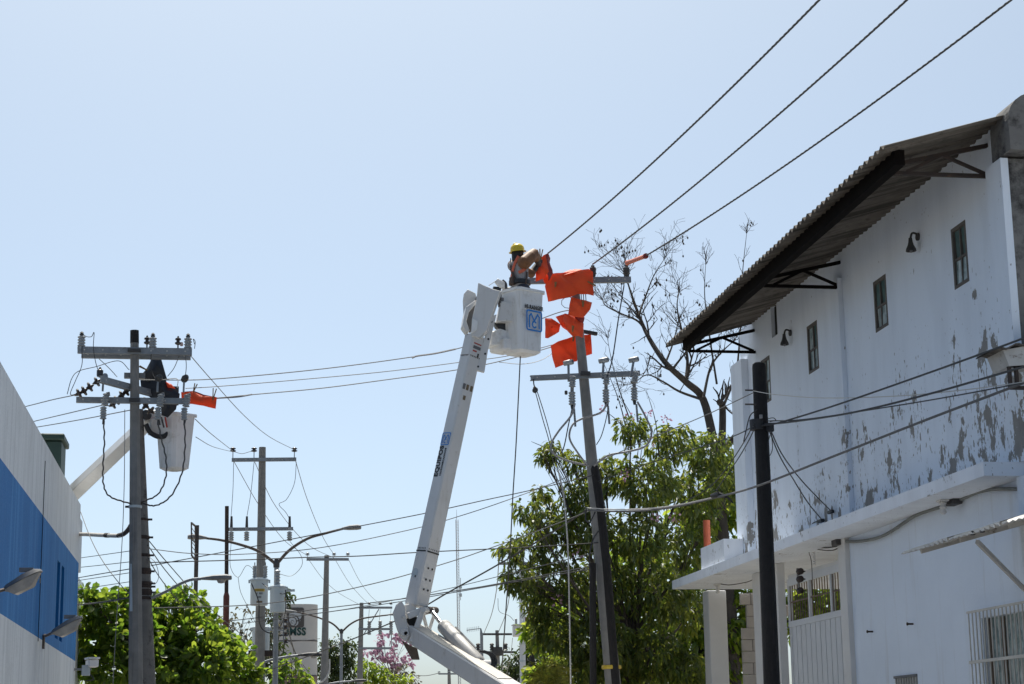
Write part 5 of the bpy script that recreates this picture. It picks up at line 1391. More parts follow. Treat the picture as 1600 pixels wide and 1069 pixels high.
# truck under the boom, out of the picture
MB().lathe([(.38, 0), (.38, .25), (.30, .3), (.28, .75)], (tur.x, tur.y, 1.05), n=20).build('turntable', M['boomwhite'], mt, smooth=True)
MB().span((tur.x - 1.1, tur.y - 3.0, .75), (tur.x + 1.1, tur.y + 1.6, 1.05)).build('deck', M['white'], mt, bevel=.03)
for sx in (-1, 1): MB().span((tur.x + sx * 1.1, tur.y - 3.0, 1.052), (tur.x + sx * .62, tur.y + 1.5, 1.5)).build('tool_locker', M['white'], mt, bevel=.03)
MB().span((tur.x - 1.05, tur.y + 1.75, .6), (tur.x + 1.05, tur.y + 3.5, 2.35)).build('cab', M['white'], mt, bevel=.1)
MB().span((tur.x - .95, tur.y + 3.5, .6), (tur.x + .95, tur.y + 4.6, 1.45)).build('bonnet', M['white'], mt, bevel=.08)
for sx in (-1, 1): MB().span((tur.x + sx * 1.053, tur.y + 2.2, 1.5), (tur.x + sx * 1.06, tur.y + 3.2, 2.1)).build('door_window', M['truckglass'], mt)
for sx in (-1, 1):
    for yy in (-1.9, 3.9):
        MB().lathe([(.2, -.14), (.46, -.13), (.48, 0), (.46, .13), (.2, .14)], (tur.x + sx * .92, tur.y + yy, .48), (1, 0, 0), 20).build('wheel', M['tyre'], mt, smooth=True)

# ------------------------------------------------------------------ the worker in the bucket
def capsule_mesh(parts, voxel, name, m, parent, smooth_it=4):
    """One continuous surface from tapered limbs: overlapping volumes fused by a voxel remesh and relaxed."""
    mb = MB()
    for q in parts:
        pts, rs = q[0], q[1]; sq = q[2] if len(q) > 2 else 1.0
        pts = [Vector(p) for p in pts]
        for i in range(len(pts) - 1):
            a, b = pts[i], pts[i + 1]; ra, rb2 = rs[i], rs[i + 1]; d = (b - a); L_ = max(d.length, 1e-4)
            prof = [(ra * math.cos(t_), -ra * math.sin(t_)) for t_ in (1.5, 1.1, .6, .2)] + [(rb2 * math.cos(t_), L_ + rb2 * math.sin(t_)) for t_ in (.2, .6, 1.1, 1.5)]
            n0 = len(mb.v); mb.lathe(prof, a, d, 14)
            if sq != 1.0:
                for k in range(n0, len(mb.v)):
                    v = mb.v[k]; ax_ = a + d * ((v - a).dot(d) / d.dot(d)); off = v - ax_
                    off = off + FRONT * (off.dot(FRONT) * (sq - 1)); mb.v[k] = ax_ + off
    me = bpy.data.meshes.new('tmp'); me.from_pydata([tuple(v) for v in mb.v], [], mb.f)
    bm = bmesh.new(); bm.from_mesh(me); bmesh.ops.recalc_face_normals(bm, faces=bm.faces); bm.to_mesh(me); bm.free()
    ob_ = bpy.data.objects.new('tmp', me); scene.collection.objects.link(ob_)
    md = ob_.modifiers.new('r', 'REMESH'); md.mode = 'VOXEL'; md.voxel_size = voxel
    if smooth_it:
        sm = ob_.modifiers.new('s', 'SMOOTH'); sm.iterations = smooth_it; sm.factor = .5
    dg = bpy.context.evaluated_depsgraph_get(); dg.update()
    out = bpy.data.meshes.new_from_object(ob_.evaluated_get(dg)); out.name = name
    bpy.data.objects.remove(ob_)
    org = root_org(parent)
    co = np.empty(len(out.vertices) * 3); out.vertices.foreach_get('co', co); co = co.reshape(-1, 3) - np.array(org)
    out.vertices.foreach_set('co', co.ravel()); out.materials.clear(); out.materials.append(M[m])
    out.polygons.foreach_set('use_smooth', [True] * len(out.polygons))
    return link(name, out, org, parent)
hat = P(804.5, 392, Y=28.35)
feet_z = zb_b + .11
wx, wy = P(812, 440, Y=28.35).x, 28.35
FRONT = Vector((.88, .47, 0)).normalized(); SIDE = FRONT.cross(Vector((0, 0, 1)))     # his right hand side, towards the camera
UPV = Vector((0, 0, 1))
def W(f_, s_, z): return Vector((wx, wy, 0)) + FRONT * f_ + SIDE * s_ + UPV * z
wk = empty('person', (wx, wy, feet_z), 'worker in yellow hard hat, grey shirt and brown rubber sleeves in the bucket', 'person')
zs_ = P(808, 411, Y=28.35).z                       # shoulder height
zh = zs_ + .115                                       # head centre
hipz = feet_z + .90
HC = W(.05, .0, zh)
shR, shL = W(.0, .185, zs_), W(.02, -.185, zs_)
elR = P(834, 397, Y=28.32); haR = P(841, 411, Y=28.62)
elL = P(830, 428, Y=28.65); haL = P(840, 413, Y=28.72)
HS = -.07
body = [([W(0, 0, hipz), W(.01, 0, hipz + .25), W(.0, 0, zs_ - .06), W(.0, 0, zs_ + .02)], [.145, .135, .155, .10], .78),
        ([W(0, .12, zs_ - .02), W(0, -.12, zs_ - .02)], [.085, .085]),
        ([W(.02, 0, zs_), W(HS + .04, 0, zh - .06)], [.06, .055]),
        ([W(HS + .04, 0, zh - .02), W(HS + .05, 0, zh + .05)], [.082, .092]), ([W(HS + .08, 0, zh - .07), W(HS + .085, 0, zh - .04)], [.055, .06]),
        ([W(HS + .145, 0, zh - .01), W(HS + .155, 0, zh - .03)], [.014, .018]),
        ([W(HS + .04, .09, zh - .01), W(HS + .04, .095, zh + .02)], [.014, .02]), ([W(HS + .04, -.09, zh - .01), W(HS + .04, -.095, zh + .02)], [.014, .02]),
        ([shR, elR, haR], [.066, .05, .034]), ([shL, elL, haL], [.066, .05, .034])]
for s_ in (-1, 1):
    body += [([W(0, s_ * .09, hipz), W(.03, s_ * .1, feet_z + .48), W(0, s_ * .1, feet_z + .08)], [.10, .065, .045]), ([W(0, s_ * .1, feet_z + .045), W(.13, s_ * .11, feet_z + .04)], [.045, .035])]
capsule_mesh(body, .014, 'body', 'skin', wk)
# shirt, sleeves, gloves with fingers, trousers
shirt = [([W(0, 0, hipz - .02), W(.01, 0, hipz + .2), W(.0, 0, zs_ - .08), W(.0, 0, zs_ + .015)], [.165, .152, .172, .115], .80), ([W(0, .14, zs_ - .02), W(0, -.14, zs_ - .02)], [.098, .098])]
capsule_mesh(shirt, .014, 'shirt', 'shirt', wk, 3)
capsule_mesh([([shR + Vector((-.03, 0, -.03)), shR.lerp(elR, .5), elR, elR.lerp(haR, .45)], [.118, .104, .09, .07])], .012, 'sleeve', 'sleeve', wk, 3)
capsule_mesh([([shL, shL.lerp(elL, .55), elL, elL.lerp(haL, .3)], [.10, .08, .068, .055])], .012, 'sleeve', 'sleeve', wk, 3)
def glove(el_, ha_, curl):
    d = (ha_ - el_).normalized(); sd_ = d.cross(Vector((0, 1, .2))).normalized(); nn = sd_.cross(d)
    parts = [([el_.lerp(ha_, .3), el_.lerp(ha_, .8), ha_], [.058, .05, .042]), ([ha_, ha_ + d * .07], [.042, .038]), ([ha_ + sd_ * .02, ha_ + d * .08 + sd_ * .03], [.025, .02]), ([ha_ - sd_ * .02, ha_ + d * .08 - sd_ * .03], [.025, .02])]
    for k, L_ in enumerate((.065, .078, .072, .055)):
        b_ = ha_ + d * .085 + sd_ * (-.036 + .024 * k); m_ = b_ + d * L_ * .5 + nn * curl * .25; e_ = m_ + d * L_ * .25 + nn * curl
        parts.append(([b_, m_, e_], [.0105, .010, .0085]))
    b_ = ha_ + d * .02 - sd_ * .04; parts.append(([b_, b_ + d * .03 - sd_ * .03 + nn * curl * .5, b_ + d * .06 - sd_ * .025 + nn * curl], [.013, .0115, .009]))
    capsule_mesh(parts, .006, 'glove', 'glove', wk, 2)
glove(elR, haR, .04); glove(elL, haL, .04)
tro = []
for s_ in (-1, 1): tro.append(([W(0, s_ * .085, hipz + .02), W(.03, s_ * .1, feet_z + .48), W(0, s_ * .1, feet_z + .12)], [.125, .085, .068]))
capsule_mesh(tro, .016, 'trousers', 'trousers', wk, 3)
for s_ in (-1, 1): capsule_mesh([([W(-.03, s_ * .1, feet_z + .05), W(.14, s_ * .11, feet_z + .045)], [.055, .042])], .012, 'boot', 'black', wk, 2)
capsule_mesh([([W(HS + .03, 0, zh - .06), W(HS + .035, 0, zh + .055)], [.090, .102])], .012, 'hair', 'hair', wk, 2)
for s_ in (-1, 1):
    MB().lathe([(.012, -.006), (.015, 0), (.010, .008)], W(HS + .128, s_ * .034, zh + .005), FRONT, 10).build('eye', M['column'], wk, smooth=True)
MB().beam(W(HS + .132, -.026, zh - .072), W(HS + .132, .026, zh - .072), .012, .010).build('mouth', M['redbrown'], wk)
# hard hat with a full brim, tilted back
hc = W(HS + .035, 0, zh + .075); tl_ = (UPV - FRONT * .12).normalized()
hh = MB().lathe([(.112, -.004), (.114, .03), (.107, .065), (.088, .095), (.058, .115), (.028, .124), (.001, .126)], hc, tl_, 24).build('hard_hat', M['helmet'], wk, smooth=True)
bm_ = MB(); vs_ = []; n = 28
u_ = FRONT - tl_ * FRONT.dot(tl_); u_.normalize(); w_ = tl_.cross(u_)
for (rr_, dz) in ((.108, .004), (.142, -.010), (.142, -.016), (.108, -.004)):
    for k in range(n):
        a = 2 * math.pi * k / n; vs_.append(hc + (u_ * math.cos(a) * (1.08 if rr_ > .15 else 1) + w_ * math.sin(a)) * rr_ + tl_ * dz)
bm_.add(vs_, [(i * n + k, i * n + (k + 1) % n, ((i + 1) % 4) * n + (k + 1) % n, ((i + 1) % 4) * n + k) for i in range(4) for k in range(n)])
bm_.build('brim', M['helmet'], hh, smooth=True)
MB().tube(smoothpath([hc - FRONT * .10 + tl_ * .03, hc - FRONT * .062 + tl_ * .106, hc + tl_ * .130, hc + FRONT * .062 + tl_ * .106, hc + FRONT * .10 + tl_ * .03], 4), .010, 6).build('crest', M['helmet'], hh, smooth=True)
# harness
def strap(pts, w_, m, nm='harness_strap'):
    pts = smoothpath(pts, 6); mb = MB()
    for i in range(len(pts) - 1):
        pass
    c_ = W(0, 0, zs_ - .25); vs_, fs = [], []
    for i, p in enumerate(pts):
        d = (pts[min(i + 1, len(pts) - 1)] - pts[max(i - 1, 0)]).normalized(); o_ = Vector((p.x - c_.x, p.y - c_.y, .0)); o_.normalize(); s_ = d.cross(o_).normalized() * w_ / 2
        vs_ += [p - s_, p + s_, p + s_ + o_ * .008, p - s_ + o_ * .008]
    for i in range(len(pts) - 1):
        for j in range(4): fs.append((i * 4 + j, i * 4 + (j + 1) % 4, i * 4 + 4 + (j + 1) % 4, i * 4 + 4 + j))
    fs += [(3, 2, 1, 0), tuple(len(vs_) - 4 + j for j in range(4))]
    mb.add(vs_, fs); return mb.build(nm, M[m], wk)
strap([W(-.09, .10, zs_ + .08), W(-.145, .06, zs_ - .06), W(-.15, .0, zs_ - .2), W(-.14, -.08, zs_ - .34)], .045, 'orstrap')
strap([W(-.09, -.10, zs_ + .08), W(-.145, -.05, zs_ - .06), W(-.152, .02, zs_ - .2), W(-.135, .10, zs_ - .36)], .045, 'strap')
strap([W(.03, .165, zs_ - .08), W(-.05, .175, zs_ - .16), W(-.11, .12, zs_ - .2)], .05, 'orstrap')
strap([W(.02, .168, zs_ - .18), W(.0, .172, zs_ - .30), W(-.02, .165, zs_ - .42)], .03, 'strap')
MB().lathe([(.168, -.035), (.176, -.03), (.176, .03), (.168, .035)], W(0, 0, hipz + .16), n=24).build('belt', M['black'], wk, smooth=True)
MB().box(W(-.16, .02, zs_ - .32), (.07, .1, .13), .5).build('tool_pouch', M['strap'], wk, bevel=.012)

# ------------------------------------------------------------------ black pole in front of the warehouse
a, b = P(1185.5, 567, Y=24), P(1206, 1069, Y=24)
g0 = up_to(a, b, .14)
bp_ = empty('utility_pole', g0, 'short tarred black wooden pole in front of the warehouse gate', 'utility pole', 'utility poles along the street')
MB().tube([g0, a + Vector((0, 0, -.06)), a + Vector((0, 0, -.02)), a], (.118, .092, .086, .06), 14).build('pole_shaft', M['tar'], bp_, smooth=True)
q = P(1187, 661, Y=23.9); MB().tube([q + Vector((0, .1, -.08)), q + Vector((0, .1, .06))], .108, 14).build('wrapped_band', M['blackwire'], bp_, smooth=True)
MB().box(P(1203, 668, Y=23.88), (.10, .08, .12), .3).build('splice_box', M['black'], bp_, bevel=.015)
MB().box(P(1189, 651, Y=23.86), (.035, .03, .05)).build('tag', M['graycable'], bp_)
for py in (610, 632): MB().lathe([(.012, -.14), (.012, .14)], P(1180, py, Y=23.95), (1, 0, 0), 6).build('bolt', M['dark_steel'], bp_)

# ------------------------------------------------------------------ wires
def wire(pts, r, m, label, cat='wire', sub=10, name='wire', group=None, n=5):
    """pts: (px, py, Y) points of the photograph with their depth."""
    pp = smoothpath([P(x, y, Y=Y) for x, y, Y in pts], sub)
    return tag(MB().tube(pp, r, n).build(name, M[m], smooth=True), label, cat, group)
def twisted(a, b, sag, ext, r, label, pitch=.13):
    """A twisted three-lobed conductor from a through b and on beyond it."""
    a = Vector(a); b = Vector(b); L_ = (b - a).length * ext; N_ = int(L_ / pitch * 9); n = 9
    vs_, fs = [], []
    d = (b - a).normalized(); u = Vector((0, 0, 1)); u = (u - d * u.dot(d)).normalized(); w = d.cross(u)
    for i in range(N_ + 1):
        t_ = i / N_ * ext; p = a + (b - a) * t_ - Vector((0, 0, sag * 4 * t_ * (1 - t_)))
        ph = 2 * math.pi * (t_ * (b - a).length / pitch) / 3
        for k in range(n):
            th = 2 * math.pi * k / n; rr_ = r * (1 + .13 * math.cos(3 * (th - ph))); vs_.append(p + (u * math.cos(th) + w * math.sin(th)) * rr_)
    fs = [(i * n + k, i * n + (k + 1) % n, (i + 1) * n + (k + 1) % n, (i + 1) * n + k) for i in range(N_) for k in range(n)]
    mb = MB(); mb.add(vs_, fs); o = mb.build('conductor', M['conductor'], smooth=True, fix=False)
    return tag(o, label, 'conductor', 'thick twisted conductors overhead')
twisted(P(856, 396, Y=29.4), P(1280, 0, Z=9.15), .10, 1.5, .0125, 'leftmost thick twisted conductor sloping overhead from the held blanket')
twisted(P(926, 413, Y=29.88), P(1417, 0, Z=9.2), .10, 1.5, .0125, 'middle thick twisted conductor sloping overhead from the crossarm')
twisted(hb, P(1580, 0, Z=9.2), .10, 1.5, .0125, 'rightmost thick twisted conductor sloping overhead from the orange sleeve')
for (px, py, Y, lab) in ((959, 391, 28.4, 'small wire clip dangling on the middle overhead conductor'), (1016, 401, 28.4, 'small wire clip dangling on the right overhead conductor')):
    p = P(px, py, Y=Y); tag(MB().tube([p + Vector((0, 0, .06)), p + Vector((.02, 0, 0)), p + Vector((.03, 0, -.06)), p + Vector((.0, 0, -.07)), p + Vector((-.01, 0, .02))], .006, 5).build('wire_clip', M['graycable']), lab, 'clip')
GW = 'thin wires between the poles'
# centre pole to left pole
wire(((895, 484, 30.05), (868, 490, 30), (800, 516, 29.9), (722, 543, 29.8), (650, 557, 29.7), (500, 577, 29.6), (340, 592, 29.5), (260, 594, 29.4), (215, 593, 29.3)), .0085, 'wire', 'upper of three wires between the octagonal pole and bucket', group=GW)
wire(((885, 533, 30.35), (800, 555, 29.9), (720, 566, 29.8), (600, 581, 29.7), (450, 595, 29.6), (340, 604, 29.5), (290, 607, 29.3)), .007, 'wire', 'middle of three wires between the octagonal pole and bucket', group=GW)
wire(((876, 538, 30.35), (800, 560, 29.9), (720, 577, 29.8), (600, 594, 29.7), (500, 607, 29.6), (392, 617, 29.5), (330, 623, 29.4)), .0085, 'wire', 'lower of three wires between the octagonal pole and bucket', group=GW)
wire(((872, 546, 30.3), (845, 563, 29.9), (815, 569, 29.9), (780, 566, 29.85)), .006, 'palewire', 'short pale wire sagging beneath the white bucket', group=GW)
wire(((712, 545.6, 29.77), (680, 552.5, 29.72), (652, 556.5, 29.69), (644, 559.5, 29.67)), .015, 'graycable', 'thick splice sleeve on the upper wire beside the boom top')
wire(((394, 616.5, 29.5), (370, 620.5, 29.47), (335, 622.5, 29.42)), .013, 'graycable', 'thick splice sleeve on the lower wire near orange blanket')
# bundle right of the boom: street lines lower down
wire(((236, 884, 30.3), (380, 857, 30.2), (500, 834, 30.1), (552, 824, 30.1), (660, 803, 30), (760, 781, 29.9), (830, 766, 29.9), (930, 742, 29.85)), .008, 'blackwire', 'dark line crossing the boom just below its lettering', group=GW)
wire(((236, 858, 30.3), (300, 865, 30.2), (380, 866, 30.1), (500, 856, 30), (640, 828, 29.9), (720, 806, 29.85), (800, 779, 29.85), (880, 748, 29.9), (1000, 692, 27.5), (1100, 650, 25.5), (1183, 611, 24)), .007, 'wire', 'long thin line running from old concrete pole to black pole top', group=GW)
wire(((236, 879, 30.3), (380, 875, 30.2), (480, 871, 30.1), (560, 869, 30.1), (640, 864, 30), (700, 861, 30), (765, 858, 30), (860, 853, 30), (935, 848, 29.9)), .009, 'blackwire', 'nearly level dark cable crossing the boom above its black band', group=GW)
wire(((240, 950, 30.3), (380, 946, 30.2), (480, 934, 30.1), (600, 908, 30), (700, 879, 30), (762, 858, 30), (850, 826, 29.9), (925, 797, 29.85)), .008, 'wire', 'dark line crossing the boom below its black band', group=GW)
wire(((440, 964, 49), (520, 955, 45), (600, 941, 40), (700, 920, 35), (790, 898, 32), (935, 862, 30)), .007, 'wire', 'thin line crossing the sky just above the elbow of the boom', group=GW)
wire(((245, 980, 50), (380, 968, 50), (480, 954, 47), (620, 937, 40), (720, 922, 36), (780, 912, 33), (930, 884, 30)), .011, 'blackwire', 'dark double line crossing in front of the emblem', group=GW)
wire(((380, 974, 50), (480, 961, 47), (620, 941, 40), (720, 924, 36), (790, 912, 33), (930, 888, 30.1)), .009, 'blackwire', 'dark line close beneath the double line at the emblem', group=GW)
wire(((408, 1052, 51), (480, 1026, 46), (540, 1003, 42), (600, 978, 38), (650, 955, 35), (700, 926, 33), (770, 887, 31.5), (850, 840, 30.5), (915, 798, 29.85)), .014, 'cable', 'thick rising cable from the elbow of the boom to the leaning pole', 'cable')
wire(((915, 797, 29.8), (960, 799, 29.0), (1010, 797.5, 28.1), (1060, 791, 27.2), (1120, 777, 26.1), (1185, 759, 23.7), (1300, 714, 21.6), (1450, 655, 19.5), (1600, 598, 17.5), (1750, 538, 16)), .015, 'bundle', 'thick grey cable bundle running from leaning pole across the warehouse', 'cable', n=8)
wire(((918, 794, 29.75), (960, 796, 28.95), (1010, 795, 28.05), (1060, 789, 27.15), (1112, 778, 26.2)), .010, 'palewire', 'pale cable lying along the grey bundle by the leaning pole', 'cable')
q = P(1128, 776, Y=26); t = empty('cable_splice', q, 'black splice closure with loose tails on the grey cable bundle', 'splice')
MB().tube([P(1112, 775, Y=26.2), P(1122, 773, Y=26.05), P(1134, 776, Y=25.9)], (.03, .05, .02), 8).build('closure', M['black'], t, smooth=True)
for k, (ex, ey) in enumerate(((1146, 786), (1142, 781), (1118, 766))): MB().tube(smoothpath([P(1124, 774, Y=26), P((1124 + ex) / 2, (774 + ey) / 2 - 3, Y=25.95), P(ex, ey, Y=25.9)], 4), .012, 6).build('tail', M['blackwire'], t)
# from the left pole on to the next poles and behind the building
wire(((298, 556, 28.9), (330, 593, 33), (380, 648, 40), (420, 682, 46), (460, 703, 51.8)), .008, 'wire', 'sagging wire from the octagonal pole top to the transformer pole right insulator', group=GW)
wire(((305, 655, 30.5), (330, 678, 37), (364, 705, 51.8)), .008, 'wire', 'wire from second bucket down to the transformer pole left insulator', group=GW)
wire(((306, 683, 30.8), (330, 697, 38), (350, 703, 46), (364, 706, 51.8)), .007, 'wire', 'fainter wire from second bucket to the transformer pole', group=GW)
wire(((366, 706, 51.9), (378, 709, 51.9), (390, 706, 51.9), (397, 705, 51.9)), .008, 'wire', 'short jumper between two insulators of the transformer pole', group=GW)
for k, (pp, lab) in enumerate(((((124, 616, 28.4), (85, 624, 31), (45, 634, 34), (0, 645, 38)), 'wire leaving the insulator string towards the blue building roof'),
        (((165, 632, 29.4), (110, 645, 32), (55, 658, 36), (0, 672, 40)), 'second wire leaving the octagonal pole over the blue building roof'),
        (((203, 641, 29.4), (130, 655, 33), (60, 667, 36), (0, 676, 40)), 'lowest wire leaving the octagonal pole over the blue building roof'))):
    wire(pp, .009, 'wire', lab, group=GW)
wire(((128, 540, 28.9), (128, 570, 28.7), (118, 595, 28.5), (110, 616, 28.4), (122, 615, 28.4)), .006, 'blackwire', 'jumper wire looping down left of the octagonal pole upper arm', group=GW)
wire(((105, 616, 28.45), (112, 592, 28.5), (123, 580, 28.6), (150, 573, 28.7), (185, 564, 28.8), (202, 578, 28.9)), .006, 'blackwire', 'jumper wire arching between insulator string and octagonal pole', group=GW)
wire(((128, 521, 28.9), (135, 526, 28.9), (143, 526, 28.9), (147, 520, 28.9), (146, 545, 28.8), (152, 575, 28.8), (163, 592, 28.8)), .006, 'blackwire', 'curled jumper wire hanging from the upper left insulator', group=GW)
wire(((155, 561, 29.1), (170, 575, 29), (183, 589, 28.9)), .006, 'wire', 'short diagonal wire under the octagonal pole upper arm', group=GW)
wire(((280, 556, 29.1), (272, 575, 29.2), (262, 588, 29.3)), .006, 'wire', 'short wire from upper arm to the black blanket', group=GW)
wire(((290, 556, 28.95), (291, 575, 28.9), (288, 598, 28.85)), .006, 'wire', 'upright wire from upper arm to the rightmost cut-out', group=GW)
wire(((220, 594, 29.5), (250, 594, 29.45), (276, 592, 29.4), (277, 606, 29.3)), .007, 'palewire', 'pale wire strung across the front of the black blanket', group=GW)
wire(((237, 545, 28.9), (236, 575, 28.9), (245, 598, 28.8)), .006, 'blackwire', 'upright wire from the middle insulator past the black blanket', group=GW)
wire(((304, 538, 28.9), (302, 530, 28.88), (305, 534, 28.86), (304, 545, 28.86)), .006, 'blackwire', 'tiny wire hook at the right tip of the upper arm', group=GW)
wire(((195, 640, 28.9), (194, 760, 28.95), (190, 860, 29.0), (182, 970, 29.1), (176, 1080, 29.2)), .006, 'graycable', 'thin hanging line left of the octagonal pole', group=GW)
wire(((126, 800, 34.4), (142, 842, 33), (160, 876, 31.5), (185, 910, 30), (203, 929, 29)), .007, 'blackwire', 'diagonal drop wire from the building corner to the octagonal pole', group=GW)
for k, (y0, y1, lab) in enumerate(((872, 861, 'highest of the level wires between building corner and octagonal pole'), (886, 878, 'second of the level wires between building corner and octagonal pole'), (903, 889, 'third of the level wires between building corner and octagonal pole'), (907, 895, 'fourth of the level wires between building corner and octagonal pole'), (921, 909, 'lowest thin wire between building corner and octagonal pole'))):
    wire(((110, y0 + 2, 37), (150, (y0 + y1) / 2 + 2, 33), (203, y1, 29.1)), .006 + .002 * (k == 2), 'blackwire' if k != 4 else 'wire', lab, group=GW)
wire(((122, 945, 37), (160, 941, 33), (200, 934, 30), (215, 930, 30.2)), .014, 'blackwire', 'thick dark cable in front of the almond tree', 'cable')
for k, (pp, lab) in enumerate(((((231, 843, 30.3), (262, 880, 33), (305, 928, 38), (345, 965, 44), (400, 1010, 51.5)), 'upper of three lines descending from old concrete pole to transformers'),
        (((231, 852, 30.3), (260, 893, 33), (300, 938, 38), (345, 980, 45), (398, 1020, 51.5)), 'middle of three lines descending from old concrete pole to transformers'),
        (((232, 873, 30.3), (248, 900, 33), (275, 935, 38), (300, 960, 44)), 'lower of three lines descending from old concrete pole'))):
    wire(pp, .009, 'blackwire', lab, group=GW)
wire(((233, 870, 30.2), (243, 880, 30.1), (248, 900, 30.1), (243, 912, 30.1), (236, 908, 30.2)), .005, 'graycable', 'loose wire loop on the old concrete pole', group=GW)
# transformer pole onward
for k, (pp, lab) in enumerate(((((462, 721, 52), (480, 780, 58), (505, 840, 68), (523, 868, 78.8)), 'wire from the transformer pole right tip down to the tapered pole'),
        (((398, 722, 52), (430, 790, 58), (480, 850, 66), (522, 872, 78.8)), 'wire from the transformer pole middle insulator to the tapered pole'),
        (((366, 722, 52), (405, 790, 58), (445, 845, 66), (480, 868, 78.8)), 'wire from the transformer pole left tip to the tapered pole'),
        (((482, 874, 79), (505, 905, 86), (530, 927, 95), (560, 944, 104.8)), 'wire from tapered pole left insulator to the three armed pole'),
        (((524, 875, 79), (545, 910, 88), (562, 930, 96), (577, 945, 104.8)), 'wire from tapered pole middle insulator to the three armed pole'),
        (((545, 875, 79), (562, 908, 88), (580, 932, 97), (596, 945, 104.8)), 'wire from tapered pole right insulator to the three armed pole'))):
    wire(pp, .010, 'wire', lab, group=GW)
wire(((365, 722, 51.85), (364, 765, 51.8), (361, 808, 51.8)), .008, 'wire', 'left drop wire between the arms of transformer pole', group=GW)
wire(((397, 722, 51.85), (392, 770, 51.8), (386, 806, 51.8)), .008, 'wire', 'middle drop wire between the arms of transformer pole', group=GW)
wire(((463, 722, 51.85), (460, 755, 51.8), (448, 780, 51.8), (436, 788, 51.8), (446, 800, 51.8), (452, 810, 51.8)), .008, 'wire', 'curving drop wire at the right of transformer pole', group=GW)
wire(((453, 846, 51.7), (470, 868, 51.6), (471, 885, 51.6), (455, 900, 51.5), (434, 896, 51.4)), .007, 'wire', 'wide wire loop right of the lamp post collar', group=GW)
wire(((361, 848, 51.7), (360, 885, 51.6), (372, 902, 51.5), (385, 884, 51.45), (397, 890, 51.4)), .007, 'wire', 'wire loop left of the upper drum transformer', group=GW)
wire(((372, 902, 51.5), (376, 925, 51.4), (388, 950, 51.3), (400, 975, 51.6)), .007, 'wire', 'thin wire curving down beside the upper drum transformer', group=GW)
wire(((393, 912, 51.0), (404, 940, 50.9), (405, 970, 50.9), (412, 985, 51), (432, 992, 51), (443, 993, 51)), .016, 'blackwire', 'black cable hanging across the upper drum transformer', 'cable')
wire(((410, 912, 50.9), (425, 923, 50.2), (440, 928, 49.3), (448, 927, 49.3)), .013, 'blackwire', 'black cable linking the two upper drum transformers', 'cable')
wire(((446, 922, 49.2), (446, 955, 49.2), (440, 975, 49.8), (430, 990, 50.5)), .013, 'blackwire', 'black cable down the side of the right drum transformer', 'cable')
for k in range(4):
    wire(((448 + 1.5 * k, 968 + 11 * k, 51), (458 + 3 * k, 1015 + 5 * k, 60), (470 + 8 * k, 1066, 75), (476 + 10 * k, 1085, 80)), .011, 'blackwire', ['leftmost', 'second', 'third', 'rightmost'][k] + ' of four low lines sloping across the sign tower', group=GW)
wire(((450, 1003, 51), (475, 1001, 52), (500, 998, 54)), .008, 'blackwire', 'short level wire beside the insulator spools', group=GW)
wire(((515, 1030, 78), (514, 1050, 78), (505, 1064, 78), (494, 1068, 78)), .035, 'palewire', 'pale looped conduit at the foot of the tapered pole', 'cable')
for px, lab in ((577, 'left'), (594, 'middle'), (611, 'right')):
    wire(((px, 952, 104.7), (px - 1, 968, 104.7), (px, 980, 104.7)), .012, 'wire', lab + ' drop wire between the arms of the three armed pole', group=GW)
wire(((592, 952, 104.7), (580, 972, 104.7), (568, 992, 104.7)), .03, 'steel', 'diagonal stay on the three armed pole', 'stay')
# right hand lines by the white pole
wire(((779, 882, 69.8), (776, 920, 78), (768, 960, 92), (756, 990, 109)), .018, 'wire', 'left line sagging from white pole to dark far pole', group=GW)
wire(((803, 882, 69.8), (797, 925, 78), (790, 960, 90), (778, 990, 109)), .018, 'wire', 'right line sagging from white pole to dark far pole', group=GW)
wire(((778, 935, 69.8), (780, 955, 69.7), (795, 962, 69.6), (803, 970, 69.6)), .010, 'wire', 'loop of wire above the box transformer', group=GW)
wire(((801, 997, 69.6), (797, 1030, 75), (790, 1060, 85)), .010, 'wire', 'thin wire below the box transformer', group=GW)
wire(((540, 1030, 170), (620, 1050, 170), (660, 1056, 170), (686, 1052, 169.8)), .03, 'wire', 'far faint wire left of the very distant pole', group=GW)
wire(((716, 1052, 169.8), (745, 1050, 150), (765, 1040, 112)), .03, 'wire', 'far faint wire right of the very distant pole', group=GW)
# warehouse lines
for k, (pp, r_, mm, lab) in enumerate(((((1190, 665, 23.9), (1215, 661, 23.5), (1300, 635, 21.8), (1430, 590, 19.6), (1560, 543, 17.6), (1700, 490, 16)), .012, 'blackwire', 'upper black service line from the black pole to the corner hood'),
        (((1195, 662, 23.9), (1230, 660, 23.2), (1330, 645, 21.3), (1450, 616, 19.4), (1600, 573, 17.2), (1700, 545, 16)), .013, 'blackwire', 'second black service line from the black pole across peeling wall'),
        (((1198, 658, 23.9), (1260, 655, 22.8), (1400, 634, 20.3), (1500, 617, 18.6), (1585, 601, 17.5), (1700, 580, 16)), .008, 'blackwire', 'thin dark service line from the black pole across peeling wall'),
        (((1177, 611, 23.9), (1215, 617, 23.2), (1290, 622, 21.9), (1400, 619, 20.2), (1500, 610, 18.7), (1600, 597, 17.3), (1700, 580, 16)), .0055, 'palewire', 'thin pale line sagging from the black pole across peeling wall'))):
    wire(pp, r_, mm, lab, group='service lines from the black pole')
